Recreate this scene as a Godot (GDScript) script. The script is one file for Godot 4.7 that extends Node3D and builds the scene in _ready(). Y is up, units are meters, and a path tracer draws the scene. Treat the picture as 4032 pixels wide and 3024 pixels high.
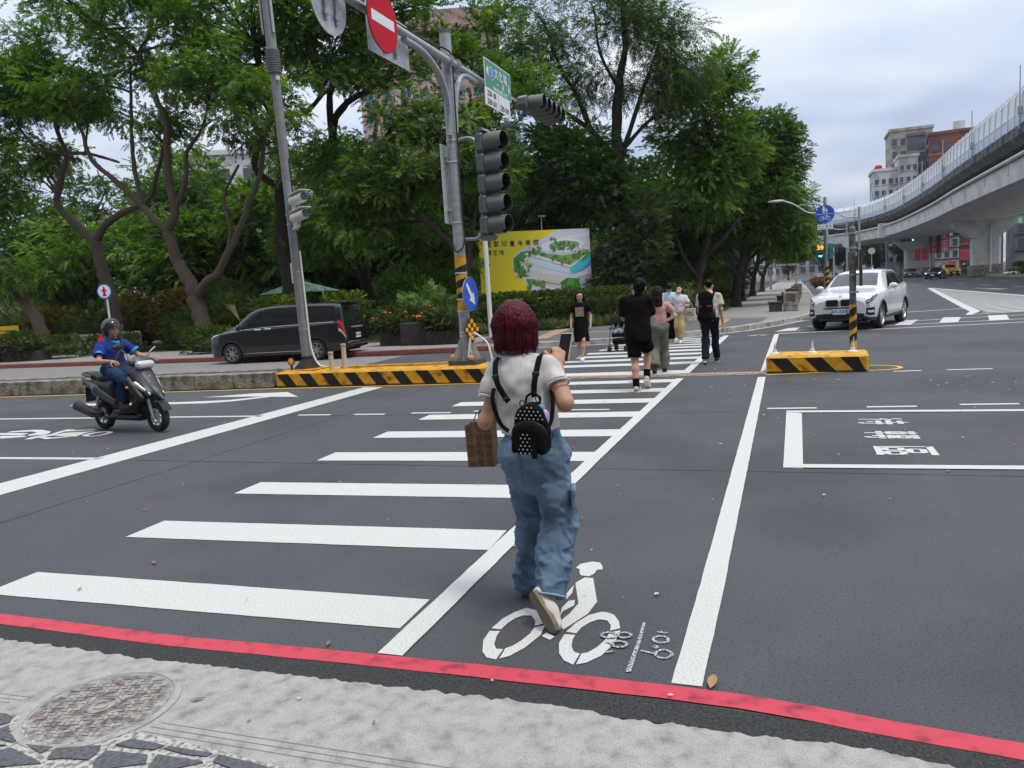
extends Node3D

# ------------------------------------------------------------------ mesh builder
class MB:
	var v := PackedVector3Array()
	var n := PackedVector3Array()
	var uv := PackedVector2Array()
	var col := PackedColorArray()
	var ix := PackedInt32Array()
	var cur := Color.WHITE
	var tinted := false

	func tint(c: Color) -> void:
		cur = c
		tinted = true

	func vert(p: Vector3, nn: Vector3, t := Vector2.ZERO) -> int:
		v.append(p)
		n.append(nn)
		uv.append(t)
		col.append(cur)
		return v.size() - 1

	func tri(a: Vector3, b: Vector3, c: Vector3) -> void:
		var nn := (b - a).cross(c - a).normalized()
		var i := vert(a, nn)
		vert(b, nn)
		vert(c, nn)
		ix.append(i)
		ix.append(i + 2)
		ix.append(i + 1)

	func quad(a: Vector3, b: Vector3, c: Vector3, d: Vector3) -> void:
		var nn := (c - a).cross(d - b).normalized()
		var i := vert(a, nn, Vector2(0, 1))
		vert(b, nn, Vector2(1, 1))
		vert(c, nn, Vector2(1, 0))
		vert(d, nn, Vector2(0, 0))
		for k in [0, 2, 1, 0, 3, 2]:
			ix.append(i + k)
	func box(c: Vector3, s: Vector3, b := Basis.IDENTITY, bev := .0) -> void:
		var h := s * .5
		if bev <= .0:
			for ax in 3:
				for sg in [-1.0, 1.0]:
					var e := [Vector3.ZERO, Vector3.ZERO, Vector3.ZERO]
					e[0][ax] = h[ax] * sg
					var a1 := (ax + 1) % 3
					var a2 := (ax + 2) % 3
					var p := []
					for q in [[-1, -1], [1, -1], [1, 1], [-1, 1]]:
						var w: Vector3 = e[0]
						w[a1] = h[a1] * q[0]
						w[a2] = h[a2] * q[1]
						p.append(c + b * w)
					if sg > 0:
						quad(p[0], p[1], p[2], p[3])
					else:
						quad(p[3], p[2], p[1], p[0])
			return
		bev = minf(bev, minf(h.x, minf(h.y, h.z)) * .98)
		var cor := {}
		for i in 8:
			var sg := Vector3(1 if i & 1 else -1, 1 if i & 2 else -1, 1 if i & 4 else -1)
			for ax in 3:
				var w := Vector3(h.x - bev, h.y - bev, h.z - bev)
				w[ax] = h[ax]
				cor[i * 3 + ax] = c + b * (w * sg)
		for ax in 3:
			var a1 := (ax + 1) % 3
			var a2 := (ax + 2) % 3
			for sg in 2:
				var ids := []
				for q in [[0, 0], [1, 0], [1, 1], [0, 1]]:
					ids.append(((sg << ax) | (q[0] << a1) | (q[1] << a2)) * 3 + ax)
				if sg:
					quad(cor[ids[0]], cor[ids[1]], cor[ids[2]], cor[ids[3]])
				else:
					quad(cor[ids[3]], cor[ids[2]], cor[ids[1]], cor[ids[0]])
			for s1 in 2:
				for s2 in 2:
					var i0: int = (s1 << a1) | (s2 << a2)
					var i1: int = i0 | (1 << ax)
					if s1 != s2:
						quad(cor[i1 * 3 + a1], cor[i0 * 3 + a1], cor[i0 * 3 + a2], cor[i1 * 3 + a2])
					else:
						quad(cor[i0 * 3 + a1], cor[i1 * 3 + a1], cor[i1 * 3 + a2], cor[i0 * 3 + a2])
		for i in 8:
			var odd: bool = ((i & 1) + ((i >> 1) & 1) + ((i >> 2) & 1)) % 2 == 1
			if odd:
				tri(cor[i * 3], cor[i * 3 + 1], cor[i * 3 + 2])
			else:
				tri(cor[i * 3 + 2], cor[i * 3 + 1], cor[i * 3])
	func grid(rows: Array, wrap := false, flip := false) -> void:
		var nr := rows.size()
		var nc: int = rows[0].size()
		var base := v.size()
		for r in nr:
			for c in nc:
				vert(rows[r][c], Vector3.ZERO, Vector2(float(c) / maxf(1, nc - 1), float(r) / maxf(1, nr - 1)))
		var cc := nc if wrap else nc - 1
		for r in nr - 1:
			for c in cc:
				var i0 := base + r * nc + c
				var i1 := base + r * nc + (c + 1) % nc
				var i2 := i1 + nc
				var i3 := i0 + nc
				for t in [[i0, i1, i2], [i0, i2, i3]]:
					var x: int = t[0]
					var y: int = t[2] if flip else t[1]
					var z: int = t[1] if flip else t[2]
					var nn := (v[y] - v[x]).cross(v[z] - v[x])
					if nn.length_squared() < 1e-16:
						continue
					n[x] += nn
					n[y] += nn
					n[z] += nn
					ix.append(x)
					ix.append(z)
					ix.append(y)
		for i in range(base, v.size()):
			n[i] = n[i].normalized() if n[i].length_squared() > 1e-20 else Vector3.UP

	func fan(ring: Array, flip := false) -> void:
		var c := Vector3.ZERO
		for p in ring:
			c += p
		c /= ring.size()
		for i in ring.size():
			var a: Vector3 = ring[i]
			var b: Vector3 = ring[(i + 1) % ring.size()]
			if flip:
				tri(c, b, a)
			else:
				tri(c, a, b)
	func tube(pts: Array, rad: Array, sides := 8, caps := true, squash := 1.0) -> void:
		var rows := []
		var prev := Vector3.ZERO
		for i in pts.size():
			var d: Vector3 = (pts[mini(i + 1, pts.size() - 1)] - pts[maxi(i - 1, 0)])
			d = d.normalized() if d.length() > 1e-9 else Vector3.UP
			var u := prev
			if u == Vector3.ZERO:
				u = Vector3.RIGHT if absf(d.x) < .9 else Vector3.FORWARD
			u = (u - d * u.dot(d)).normalized()
			prev = u
			var w := d.cross(u)
			var rr: float = rad[mini(i, rad.size() - 1)]
			var row := []
			for k in sides:
				var a := TAU * k / sides
				row.append(pts[i] + (u * cos(a) + w * sin(a) * squash) * rr)
			rows.append(row)
		grid(rows, true)
		if caps:
			fan(rows[0], true)
			fan(rows[-1])
	func lathe(prof: Array, xf := Transform3D.IDENTITY, sides := 24, smooth := false) -> void:
		var rows := []
		for p in prof:
			var row := []
			for k in sides:
				var a := TAU * k / sides
				row.append(xf * Vector3(cos(a) * p.x, p.y, -sin(a) * p.x))
			rows.append(row)
		if smooth:
			grid(rows, true)
		else:
			for i in rows.size() - 1:
				grid([rows[i], rows[i + 1]], true)
	func prism(poly: PackedVector2Array, depth: float, xf := Transform3D.IDENTITY, back := true) -> void:
		if Geometry2D.is_polygon_clockwise(poly):
			poly = poly.duplicate()
			poly.reverse()
		var t := Geometry2D.triangulate_polygon(poly)
		for i in range(0, t.size(), 3):
			var a := poly[t[i]]
			var b := poly[t[i + 1]]
			var c := poly[t[i + 2]]
			if (b - a).cross(c - a) < 0:
				var q := b
				b = c
				c = q
			tri(xf * Vector3(a.x, a.y, depth), xf * Vector3(b.x, b.y, depth), xf * Vector3(c.x, c.y, depth))
			if back:
				tri(xf * Vector3(a.x, a.y, 0), xf * Vector3(c.x, c.y, 0), xf * Vector3(b.x, b.y, 0))
		for i in poly.size():
			var a := poly[i]
			var b := poly[(i + 1) % poly.size()]
			quad(xf * Vector3(a.x, a.y, 0), xf * Vector3(b.x, b.y, 0), xf * Vector3(b.x, b.y, depth), xf * Vector3(a.x, a.y, depth))
	func flat(poly: PackedVector2Array, xf := Transform3D.IDENTITY, z := .0) -> void:
		var t := Geometry2D.triangulate_polygon(poly)
		for i in range(0, t.size(), 3):
			var a := poly[t[i]]
			var b := poly[t[i + 1]]
			var c := poly[t[i + 2]]
			if (b - a).cross(c - a) < 0:
				var q := b
				b = c
				c = q
			tri(xf * Vector3(a.x, a.y, z), xf * Vector3(b.x, b.y, z), xf * Vector3(c.x, c.y, z))
	func stroke(pts: Array, w: float, xf := Transform3D.IDENTITY, z := .0) -> void:
		for i in pts.size() - 1:
			var a: Vector2 = pts[i]
			var b: Vector2 = pts[i + 1]
			var d := (b - a).normalized() * w * .5
			var s := Vector2(-d.y, d.x)
			a -= d * .5
			b += d * .5
			var zz := z + .0002 * (i % 2)
			quad(xf * V3(a - s, zz), xf * V3(b - s, zz), xf * V3(b + s, zz), xf * V3(a + s, zz))

	func V3(p: Vector2, z: float) -> Vector3:
		return Vector3(p.x, p.y, z)

	func ball(c: Vector3, r: Vector3, b := Basis.IDENTITY, rings := 8, sides := 12) -> void:
		var rows := []
		for i in rings + 1:
			var t := PI * i / rings
			var row := []
			for k in sides:
				var a := TAU * k / sides
				row.append(c + b * Vector3(sin(t) * cos(a) * r.x, -cos(t) * r.y, -sin(t) * sin(a) * r.z))
			rows.append(row)
		grid(rows, true)

	func disc(c: Vector3, nn: Vector3, r: float, sides := 20, ry := -1.0) -> void:
		var u := Vector3.UP if absf(nn.y) < .9 else Vector3.RIGHT
		u = (u - nn * u.dot(nn)).normalized()
		var w := u.cross(nn).normalized()
		if ry < 0:
			ry = r
		var ring := []
		for k in sides:
			var a := TAU * k / sides
			ring.append(c + w * cos(a) * r + u * sin(a) * ry)
		for i in sides:
			tri(c, ring[i], ring[(i + 1) % sides])

	func arrays() -> Array:
		var a := []
		a.resize(Mesh.ARRAY_MAX)
		a[Mesh.ARRAY_VERTEX] = v
		a[Mesh.ARRAY_NORMAL] = n
		a[Mesh.ARRAY_TEX_UV] = uv
		if tinted:
			a[Mesh.ARRAY_COLOR] = col
		a[Mesh.ARRAY_INDEX] = ix
		return a

	func mesh(m: Material) -> ArrayMesh:
		var am := ArrayMesh.new()
		am.add_surface_from_arrays(Mesh.PRIMITIVE_TRIANGLES, arrays())
		am.surface_set_material(0, m)
		return am
class Car:
	var L := 4.9
	var top := []
	var belt := []
	var wb := []
	var wr := []
	var sill := .3
	var bot := []
	var wheels := []
	var rad := .37
	var arch := .44
	var host

	func yb(s: float) -> float:
		var y: float = host.tab(bot, s)
		for w in wheels:
			var d: float = absf(s - w)
			if d < arch:
				y = maxf(y, rad + sqrt(arch * arch - d * d) * .98)
		return y
	func section(s: float) -> Array:
		var yt: float = host.stab(top, s)
		var bl: float = minf(host.stab(belt, s), yt - .02)
		var b: float = host.stab(wb, s)
		var r: float = minf(host.stab(wr, s), b - .015)
		var y0 := yb(s)
		var ym := clampf(.62, y0 + .05, bl - .05)
		var lowcut := 1.0 if y0 < sill + .1 else .0
		var p := [Vector2(b - .03 * lowcut, y0), Vector2(b + .008, lerpf(y0, ym, .45)), Vector2(b + .02, ym), Vector2(b + .012, lerpf(ym, bl, .6)), Vector2(b, bl - .012), Vector2(b - .028, bl + .02)]
		var sh: Vector2 = p[5]
		var roof := Vector2(r, yt - minf(.075, (yt - bl) * .45))
		p.append(sh.lerp(roof, .5) + Vector2(.012, .0))
		p.append(roof)
		p.append(Vector2(r * .86, yt - minf(.028, (yt - bl) * .2)))
		p.append(Vector2(r * .5, yt - .006))
		p.append(Vector2(0, yt))
		return p

	func at(s: float, u: float, side: float) -> Vector3:
		var p := section(s)
		var t := clampf(u, 0, p.size() - 1.0)
		var i := mini(int(t), p.size() - 2)
		var f := t - i
		var a: Vector2 = p[maxi(i - 1, 0)]
		var b: Vector2 = p[i]
		var c: Vector2 = p[i + 1]
		var d: Vector2 = p[mini(i + 2, p.size() - 1)]
		if i == p.size() - 2:
			d = Vector2(-p[i].x, p[i].y)
		var q := b.cubic_interpolate(c, a, d, f) if i > 0 else b.lerp(c, f)
		return Vector3(L / 2 - s, q.y, q.x * side)

	func normal(s: float, u: float, side: float) -> Vector3:
		var e := .02
		var a := at(s + e, u, side) - at(s - e, u, side)
		var b := at(s, minf(u + .1, 10.0), side) - at(s, maxf(u - .1, .0), side)
		var n := a.cross(b).normalized()
		var out := Vector3(0, .25, side)
		if u > 7.5:
			out = Vector3(0, 1, 0)
		return n if n.dot(out) > 0 else -n

	func shell(b: MB, u0: float, u1: float) -> void:
		var ss := []
		var s := .0
		while s < L:
			ss.append(s)
			var step := .07
			for w in wheels:
				if absf(absf(s - w) - arch) < .12:
					step = .022
			if s < .2 or s > L - .25:
				step = .03
			s += step
		ss.append(L)
		for side in [-1.0, 1.0]:
			var rows := []
			for q in ss:
				var row := []
				var n := int((u1 - u0) * 3) + 1
				for i in n + 1:
					row.append(at(q, lerpf(u0, u1, float(i) / n), side))
				rows.append(row)
			b.grid(rows, false, side > 0)
		if u1 > 9.9:
			for q in [.0, L]:
				var ring := []
				for i in 31:
					ring.append(at(q, i / 3.0, 1.0))
				for i in range(29, -1, -1):
					ring.append(at(q, i / 3.0, -1.0))
				b.fan(ring, q > .0)
	func patch(b: MB, s0: float, s1: float, ua: Array, ub: Array, side: float, off: float, ns := 10, nu := 6) -> void:
		var rows := []
		for i in ns + 1:
			var f := float(i) / ns
			var s := lerpf(s0, s1, f)
			var row := []
			for k in nu + 1:
				var u := lerpf(lerpf(ua[0], ua[1], f), lerpf(ub[0], ub[1], f), float(k) / nu)
				row.append(at(s, u, side) + normal(s, u, side) * off)
			rows.append(row)
		b.grid(rows, false, side > 0)

# ------------------------------------------------------------------ scene helpers
var M := {}
const I3 := Transform3D.IDENTITY
const B0 := Basis.IDENTITY

func V(x: float, y: float, z: float) -> Vector3:
	return Vector3(x, y, z)

func U(x: float, y: float) -> Vector2:
	return Vector2(x, y)

var taken := {}
var rng := RandomNumberGenerator.new()

func numbered(called: String) -> String:
	if not taken.has(called):
		taken[called] = 0
		return called
	taken[called] += 1
	return "%s_%03d" % [called, taken[called]]

func tag(o: Node3D, label: String, category := "", group := "") -> Node3D:
	o.set_meta("label", label)
	if category != "":
		o.set_meta("category", category)
	if group != "":
		o.set_meta("group", group)
	return o
func thing(called: String, label: String, category: String, at := Vector3.ZERO, turn := .0, group := "") -> Node3D:
	var o := Node3D.new()
	o.name = numbered(called)
	add_child(o)
	o.position = at
	o.rotation.y = turn
	tag(o, label, category, group)
	return o
func setting(called: String, at := Vector3.ZERO) -> Node3D:
	var o := Node3D.new()
	o.name = numbered(called)
	add_child(o)
	o.position = at
	o.set_meta("kind", "structure")
	return o

func put(called: String, b: MB, m: Material, parent: Node3D = null) -> MeshInstance3D:
	var o := MeshInstance3D.new()
	o.mesh = b.mesh(m)
	if parent == null:
		o.name = numbered(called)
		add_child(o)
	else:
		o.name = called
		parent.add_child(o, true)
	return o

func put_mesh(called: String, am: Mesh, parent: Node3D, at := Transform3D.IDENTITY) -> MeshInstance3D:
	var o := MeshInstance3D.new()
	o.mesh = am
	o.name = called
	parent.add_child(o, true)
	o.transform = at
	return o

func struct(called: String, b: MB, m: Material) -> MeshInstance3D:
	var o := put(called, b, m)
	o.set_meta("kind", "structure")
	return o

func P2(a: Array) -> PackedVector2Array:
	var p := PackedVector2Array()
	for i in range(0, a.size(), 2):
		p.append(Vector2(a[i], a[i + 1]))
	return p
func P3(a: Array) -> Array:
	var p := []
	for i in range(0, a.size(), 3):
		p.append(Vector3(a[i], a[i + 1], a[i + 2]))
	return p

func bez(a: Vector3, b: Vector3, c: Vector3, n: int) -> Array:
	var o := []
	for i in n + 1:
		var t := float(i) / n
		o.append(a.lerp(b, t).lerp(b.lerp(c, t), t))
	return o
func smooth(pts: Array, per := 4) -> Array:
	var o := []
	for i in pts.size() - 1:
		var p0: Vector3 = pts[maxi(i - 1, 0)]
		var p1: Vector3 = pts[i]
		var p2: Vector3 = pts[i + 1]
		var p3: Vector3 = pts[mini(i + 2, pts.size() - 1)]
		for k in per:
			o.append(p1.cubic_interpolate(p2, p0, p3, float(k) / per))
	o.append(pts[-1])
	return o

func lerp_list(a: Array, n: int) -> Array:
	var o := []
	for i in n:
		var t := float(i) / (n - 1) * (a.size() - 1)
		var k := mini(int(t), a.size() - 2)
		o.append(lerpf(a[k], a[k + 1], t - k))
	return o
func tab(t: Array, x: float) -> float:
	if x <= t[0][0]:
		return t[0][1]
	for i in t.size() - 1:
		if x <= t[i + 1][0]:
			return lerpf(t[i][1], t[i + 1][1], (x - t[i][0]) / maxf(1e-6, t[i + 1][0] - t[i][0]))
	return t[-1][1]
func stab(t: Array, x: float) -> float:
	if x <= t[0][0]:
		return t[0][1]
	for i in t.size() - 1:
		if x <= t[i + 1][0]:
			var a: Array = t[maxi(i - 1, 0)]
			var b: Array = t[i]
			var c: Array = t[i + 1]
			var d: Array = t[mini(i + 2, t.size() - 1)]
			var w: float = c[0] - b[0]
			var u: float = (x - b[0]) / maxf(1e-6, w)
			var m0: float = (c[1] - a[1]) / maxf(1e-6, c[0] - a[0]) * w
			var m1: float = (d[1] - b[1]) / maxf(1e-6, d[0] - b[0]) * w
			var u2 := u * u
			var u3 := u2 * u
			return (2 * u3 - 3 * u2 + 1) * b[1] + (u3 - 2 * u2 + u) * m0 + (-2 * u3 + 3 * u2) * c[1] + (u3 - u2) * m1
	return t[-1][1]
func gy(z: float) -> float:
	var d := maxf(.0, -z - 32.0)
	return .0055 * d * d / (d + 12.0)

# ------------------------------------------------------------------ materials
func lin(r: float, g: float, b: float) -> Color:
	return Color(r, g, b).linear_to_srgb()

func mat(c: Color, rough := .8, metal := .0, spec := .5) -> StandardMaterial3D:
	var m := StandardMaterial3D.new()
	m.albedo_color = c
	m.roughness = rough
	m.metallic = metal
	m.metallic_specular = spec
	return m

func noise(freq: float, octaves := 4, sd := 1, kind := FastNoiseLite.TYPE_SIMPLEX_SMOOTH) -> FastNoiseLite:
	var f := FastNoiseLite.new()
	f.seed = sd
	f.noise_type = kind
	f.frequency = freq
	f.fractal_octaves = octaves
	return f

func ntex(freq: float, ramp: Array, octaves := 4, sd := 1, size := 512, kind := FastNoiseLite.TYPE_SIMPLEX_SMOOTH) -> NoiseTexture2D:
	var t := NoiseTexture2D.new()
	t.width = size
	t.height = size
	t.seamless = true
	t.noise = noise(freq, octaves, sd, kind)
	var g := Gradient.new()
	var off := PackedFloat32Array()
	var cs := PackedColorArray()
	for r in ramp:
		off.append(r[0])
		cs.append(r[1])
	g.offsets = off
	g.colors = cs
	t.color_ramp = g
	return t

func nbump(freq: float, strength: float, octaves := 4, sd := 1, size := 512, kind := FastNoiseLite.TYPE_SIMPLEX_SMOOTH) -> NoiseTexture2D:
	var t := NoiseTexture2D.new()
	t.width = size
	t.height = size
	t.seamless = true
	t.noise = noise(freq, octaves, sd, kind)
	t.as_normal_map = true
	t.bump_strength = strength
	return t
func trip(c: Color, tex: Texture2D, scale: float, rough := .85, nrm: Texture2D = null, nscale := 1.0, world := true) -> StandardMaterial3D:
	var m := mat(c, rough)
	m.albedo_texture = tex
	m.uv1_triplanar = true
	m.uv1_world_triplanar = world
	m.uv1_scale = Vector3.ONE * scale
	if nrm:
		m.normal_enabled = true
		m.normal_texture = nrm
		m.normal_scale = nscale
	return m

func gray(x: float) -> Color:
	return Color(x, x, x)

func vcol(rough := .7, spec := .4) -> StandardMaterial3D:
	var m := mat(Color.WHITE, rough, .0, spec)
	m.vertex_color_use_as_albedo = true
	return m

func glow(c: Color, e: float) -> StandardMaterial3D:
	var m := mat(c, .5)
	m.emission_enabled = true
	m.emission = c
	m.emission_energy_multiplier = e
	return m

# ------------------------------------------------------------------ camera, sky, sun
func make_sky() -> ImageTexture:
	var w := 1024
	var h := 512
	var im := Image.create(w, h, false, Image.FORMAT_RGBF)
	var f := noise(1.1, 5, 77)
	var g := noise(2.6, 5, 78)
	var patch := V(.30, .29, -.91).normalized()
	for j in h:
		var el := PI * (.5 - (j + .5) / h)
		for i in w:
			var az := TAU * ((i + .5) / w - .5)
			var d := V(sin(az) * cos(el), sin(el), -cos(az) * cos(el))
			var s := maxf(d.y, .0)
			var p := V(d.x, 0, d.z) / (s + .22) * .9
			var n := f.get_noise_3d(p.x, .3, p.z * 1.6) * .7 + g.get_noise_3d(p.x, 1.7, p.z * 1.8) * .35
			var lum := .42 + .78 * s + n * (.20 + .12 * s)
			var k := d.dot(patch)
			lum += .34 * exp(-(1.0 - k) * 190.0) * clampf(.7 + 1.8 * n, .0, 1.5)
			var blue := clampf(.75 - n * 1.1 - s * .55, .0, 1.0)
			var c := Color(.97, .99, 1.03).lerp(Color(.80, .95, 1.24), blue)
			if d.y < 0:
				lum = .35
				c = Color(.9, .95, 1.0)
			im.set_pixel(i, j, Color(c.r * lum, c.g * lum, c.b * lum))
	return ImageTexture.create_from_image(im)

func _ready() -> void:
	var cam := Camera3D.new()
	cam.name = "camera"
	add_child(cam)
	cam.transform = Transform3D(Basis(V(.93845371, -.06147371, -.33989061), V(.01832892, .99151146, -.12872095), V(.34491838, .11456882, .93161435)).orthonormalized(), V(0, 1.62, 0))
	cam.fov = 53.075
	cam.near = .1
	cam.far = 2000.0
	var env := Environment.new()
	env.tonemap_mode = Environment.TONE_MAPPER_LINEAR
	env.tonemap_exposure = 1.38
	env.background_mode = Environment.BG_SKY
	var sky := Sky.new()
	var pm := PanoramaSkyMaterial.new()
	pm.panorama = make_sky()
	sky.sky_material = pm
	env.sky = sky
	env.sdfgi_enabled = true
	env.ssao_enabled = true
	env.ssil_enabled = true
	env.fog_enabled = true
	env.fog_density = .00018
	env.fog_light_color = Color(.86, .90, .96)
	var we := WorldEnvironment.new()
	we.name = "environment"
	we.environment = env
	add_child(we)
	var sun := DirectionalLight3D.new()
	sun.name = "sun"
	sun.light_energy = .5
	sun.light_angular_distance = 14.0
	sun.light_color = Color(1.0, .97, .92)
	sun.shadow_enabled = true
	add_child(sun)
	sun.look_at_from_position(V(9, 26, 4), Vector3.ZERO, Vector3.UP)

	make_materials()
	build_ground()
	build_street_furniture()
	build_trees()
	build_plants()
	build_viaduct()
	build_far_street()
	build_vehicles()
	build_people()
	build_small_things()

# ------------------------------------------------------------------ the ground
func make_materials() -> void:
	var asph_a := ntex(.10, [[.0, gray(.35)], [.2, gray(.62)], [.3, gray(.9)], [.5, gray(.96)], [.8, gray(1.0)]], 4, 3, 1024)
	var asph_n := nbump(.3, 3.0, 2, 9, 512)
	M.asphalt = trip(lin(.074, .077, .087), asph_a, .55, .82, asph_n, .25)
	M.asphalt.detail_enabled = true
	M.asphalt.detail_blend_mode = BaseMaterial3D.BLEND_MODE_MUL
	M.asphalt.detail_albedo = ntex(.012, [[.2, gray(.86)], [.5, gray(1.0)], [.8, gray(.93)]], 5, 21, 512)
	M.asphalt.detail_uv_layer = BaseMaterial3D.DETAIL_UV_2
	M.asphalt.uv2_triplanar = true
	M.asphalt.uv2_world_triplanar = true
	M.asphalt.uv2_scale = Vector3.ONE * .043
	M.old_asphalt = trip(lin(.22, .216, .212), asph_a, .5, .9, asph_n, .4)
	M.dark_asphalt = trip(lin(.040, .042, .044), ntex(.08, [[.0, gray(.5)], [.4, gray(.8)], [.7, gray(1.0)]], 5, 31, 512), 1.1, .85, nbump(.09, 8.0, 4, 19, 512), .9)
	var paint := ntex(.07, [[.0, gray(.72)], [.25, gray(.9)], [.5, gray(.97)], [.7, gray(1.0)]], 6, 5, 1024)
	M.white = trip(lin(.56, .565, .545), paint, .9, .8)
	M.red = trip(lin(.50, .045, .072), ntex(.02, [[.0, gray(.62)], [.3, gray(.9)], [.5, gray(1.0)]], 6, 8, 512), .7, .75)
	M.yellow_line = trip(lin(.75, .42, .02), paint, .9, .7)
	M.apron = trip(lin(.37, .365, .35), ntex(.018, [[.05, gray(.76)], [.3, gray(.9)], [.5, gray(.96)], [.75, gray(1.0)]], 9, 13, 1024), .45, .92)
	M.apron.detail_enabled = true
	M.apron.detail_blend_mode = BaseMaterial3D.BLEND_MODE_MUL
	M.apron.detail_albedo = ntex(.16, [[.1, gray(.66)], [.28, gray(.93)], [.5, gray(1.0)]], 4, 22, 512)
	M.apron.detail_uv_layer = BaseMaterial3D.DETAIL_UV_2
	M.apron.uv2_triplanar = true
	M.apron.uv2_world_triplanar = true
	M.apron.uv2_scale = Vector3.ONE * 1.3
	M.concrete = trip(lin(.40, .385, .36), ntex(.014, [[.15, Color(.6, .6, .58)], [.45, Color(.9, .9, .89)], [.8, Color(1, 1, 1)]], 7, 15, 512), .35, .92, nbump(.05, 4.0, 5, 16, 512), .4)
	M.dirty_concrete = trip(lin(.30, .285, .25), ntex(.012, [[.15, Color(.62, .6, .56)], [.42, Color(.85, .83, .8)], [.75, Color(1, 1, 1)]], 7, 17, 512), .5, .95, nbump(.05, 6.0, 5, 16, 512), .6)
	M.slate = trip(lin(.105, .108, .122), ntex(.05, [[.1, gray(.75)], [.6, gray(1.0)]], 6, 23, 512), 1.3, .85, nbump(.08, 4.0, 5, 24, 512), .5)
	M.paver = trip(lin(.30, .295, .285), ntex(.05, [[.2, gray(.75)], [.7, gray(1.0)]], 6, 25, 512), .5, .95)
	M.dark_paver = trip(lin(.145, .145, .15), ntex(.06, [[.2, gray(.65)], [.7, gray(1.0)]], 6, 26, 512), .8, .95)
	M.tactile = trip(lin(.42, .27, .18), ntex(.05, [[.2, gray(.75)], [.7, gray(1.0)]], 5, 27, 256), 1.0, .9)
	M.soil = trip(lin(.07, .055, .04), ntex(.05, [[.2, gray(.5)], [.7, gray(1.0)]], 6, 28, 256), .7, 1.0)
	M.red_kerb = trip(lin(.25, .075, .058), ntex(.02, [[.12, Color(.75, .9, .9)], [.4, Color(.9, .88, .86)], [.6, gray(1.0)]], 6, 29, 512), .5, .9)
	M.iron = trip(lin(.34, .32, .30), ntex(.02, [[.2, gray(.6)], [.45, gray(.85)], [.7, gray(1.0)]], 6, 33, 512), 1.4, .8)
	M.safety = trip(lin(.64, .335, .012), ntex(.013, [[.12, Color(.55, .5, .45)], [.36, Color(.92, .9, .88)], [.6, gray(1.0)]], 7, 35, 512), .55, .6)
	M.black_paint = trip(lin(.018, .018, .019), ntex(.02, [[.1, Color(1, 1, 1)], [.3, Color(.75, .75, .75)], [1.0, gray(.8)]], 6, 36, 512), .6, .5)
func mark(b: MB, a: Array, y := .004) -> void:
	var p := PackedVector2Array()
	for i in range(0, a.size(), 2):
		p.append(U(a[i], -a[i + 1]))
	b.flat(p, Transform3D(Basis(Vector3.RIGHT, V(0, 0, -1), Vector3.UP), Vector3.ZERO), y)
func line(b: MB, a: Array, w: float, y := .004, wob := .0) -> void:
	var pts := []
	for i in range(0, a.size(), 2):
		pts.append(V(a[i], 0, a[i + 1]))
	var fine := []
	for i in pts.size() - 1:
		var n := maxi(1, int(pts[i].distance_to(pts[i + 1]) / (.12 if wob > 0 else 4.0)))
		for k in n:
			fine.append(pts[i].lerp(pts[i + 1], float(k) / n))
	fine.append(pts[-1])
	var rows := []
	for i in fine.size():
		var d: Vector3 = fine[mini(i + 1, fine.size() - 1)] - fine[maxi(i - 1, 0)]
		var s := V(d.z, 0, -d.x).normalized() * w * .5
		var l: Vector3 = fine[i] + s * (1.0 + rng.randf_range(-wob, wob))
		var r: Vector3 = fine[i] - s * (1.0 + rng.randf_range(-wob, wob))
		l.y = gy(l.z) + y
		r.y = gy(r.z) + y
		rows.append([r, l])
	b.grid(rows, false, false)
	for i in b.n.size():
		if b.n[i].y < 0:
			pass
func sheet(poly: PackedVector2Array, y: float, cell := 12.0) -> MB:
	var b := MB.new()
	var lo := poly[0]
	var hi := poly[0]
	for p in poly:
		lo = lo.min(p)
		hi = hi.max(p)
	var x := lo.x
	while x < hi.x:
		var z := lo.y
		while z < hi.y:
			var c := PackedVector2Array([U(x, z), U(x + cell * 8, z), U(x + cell * 8, z + cell), U(x, z + cell)])
			for q in Geometry2D.intersect_polygons(poly, c):
				var t := Geometry2D.triangulate_polygon(q)
				for i in range(0, t.size(), 3):
					var tr := []
					for k in 3:
						var p: Vector2 = q[t[i + k]]
						tr.append(V(p.x, gy(p.y) + y, p.y))
					if (tr[1] - tr[0]).cross(tr[2] - tr[0]).y < 0:
						tr.reverse()
					b.tri(tr[0], tr[1], tr[2])
			z += cell
		x += cell * 8
	return b

var kerb_line := [-90.0, -22.6, -45.0, -21.8, -29.6, -21.3, -18.9, -20.95, -13.0, -20.92, -9.6, -21.28, -8.7, -21.57, -7.5, -22.1, -6.5, -22.4, -5.1, -22.75, -4.0, -23.4, -2.6, -24.9, -1.6, -26.4, -.85, -28.2, -.3, -29.9, .2, -31.2, .6, -33.5, 1.0, -40.0, 1.3, -60.0, 1.5, -110.0, 1.8, -200.0]

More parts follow.
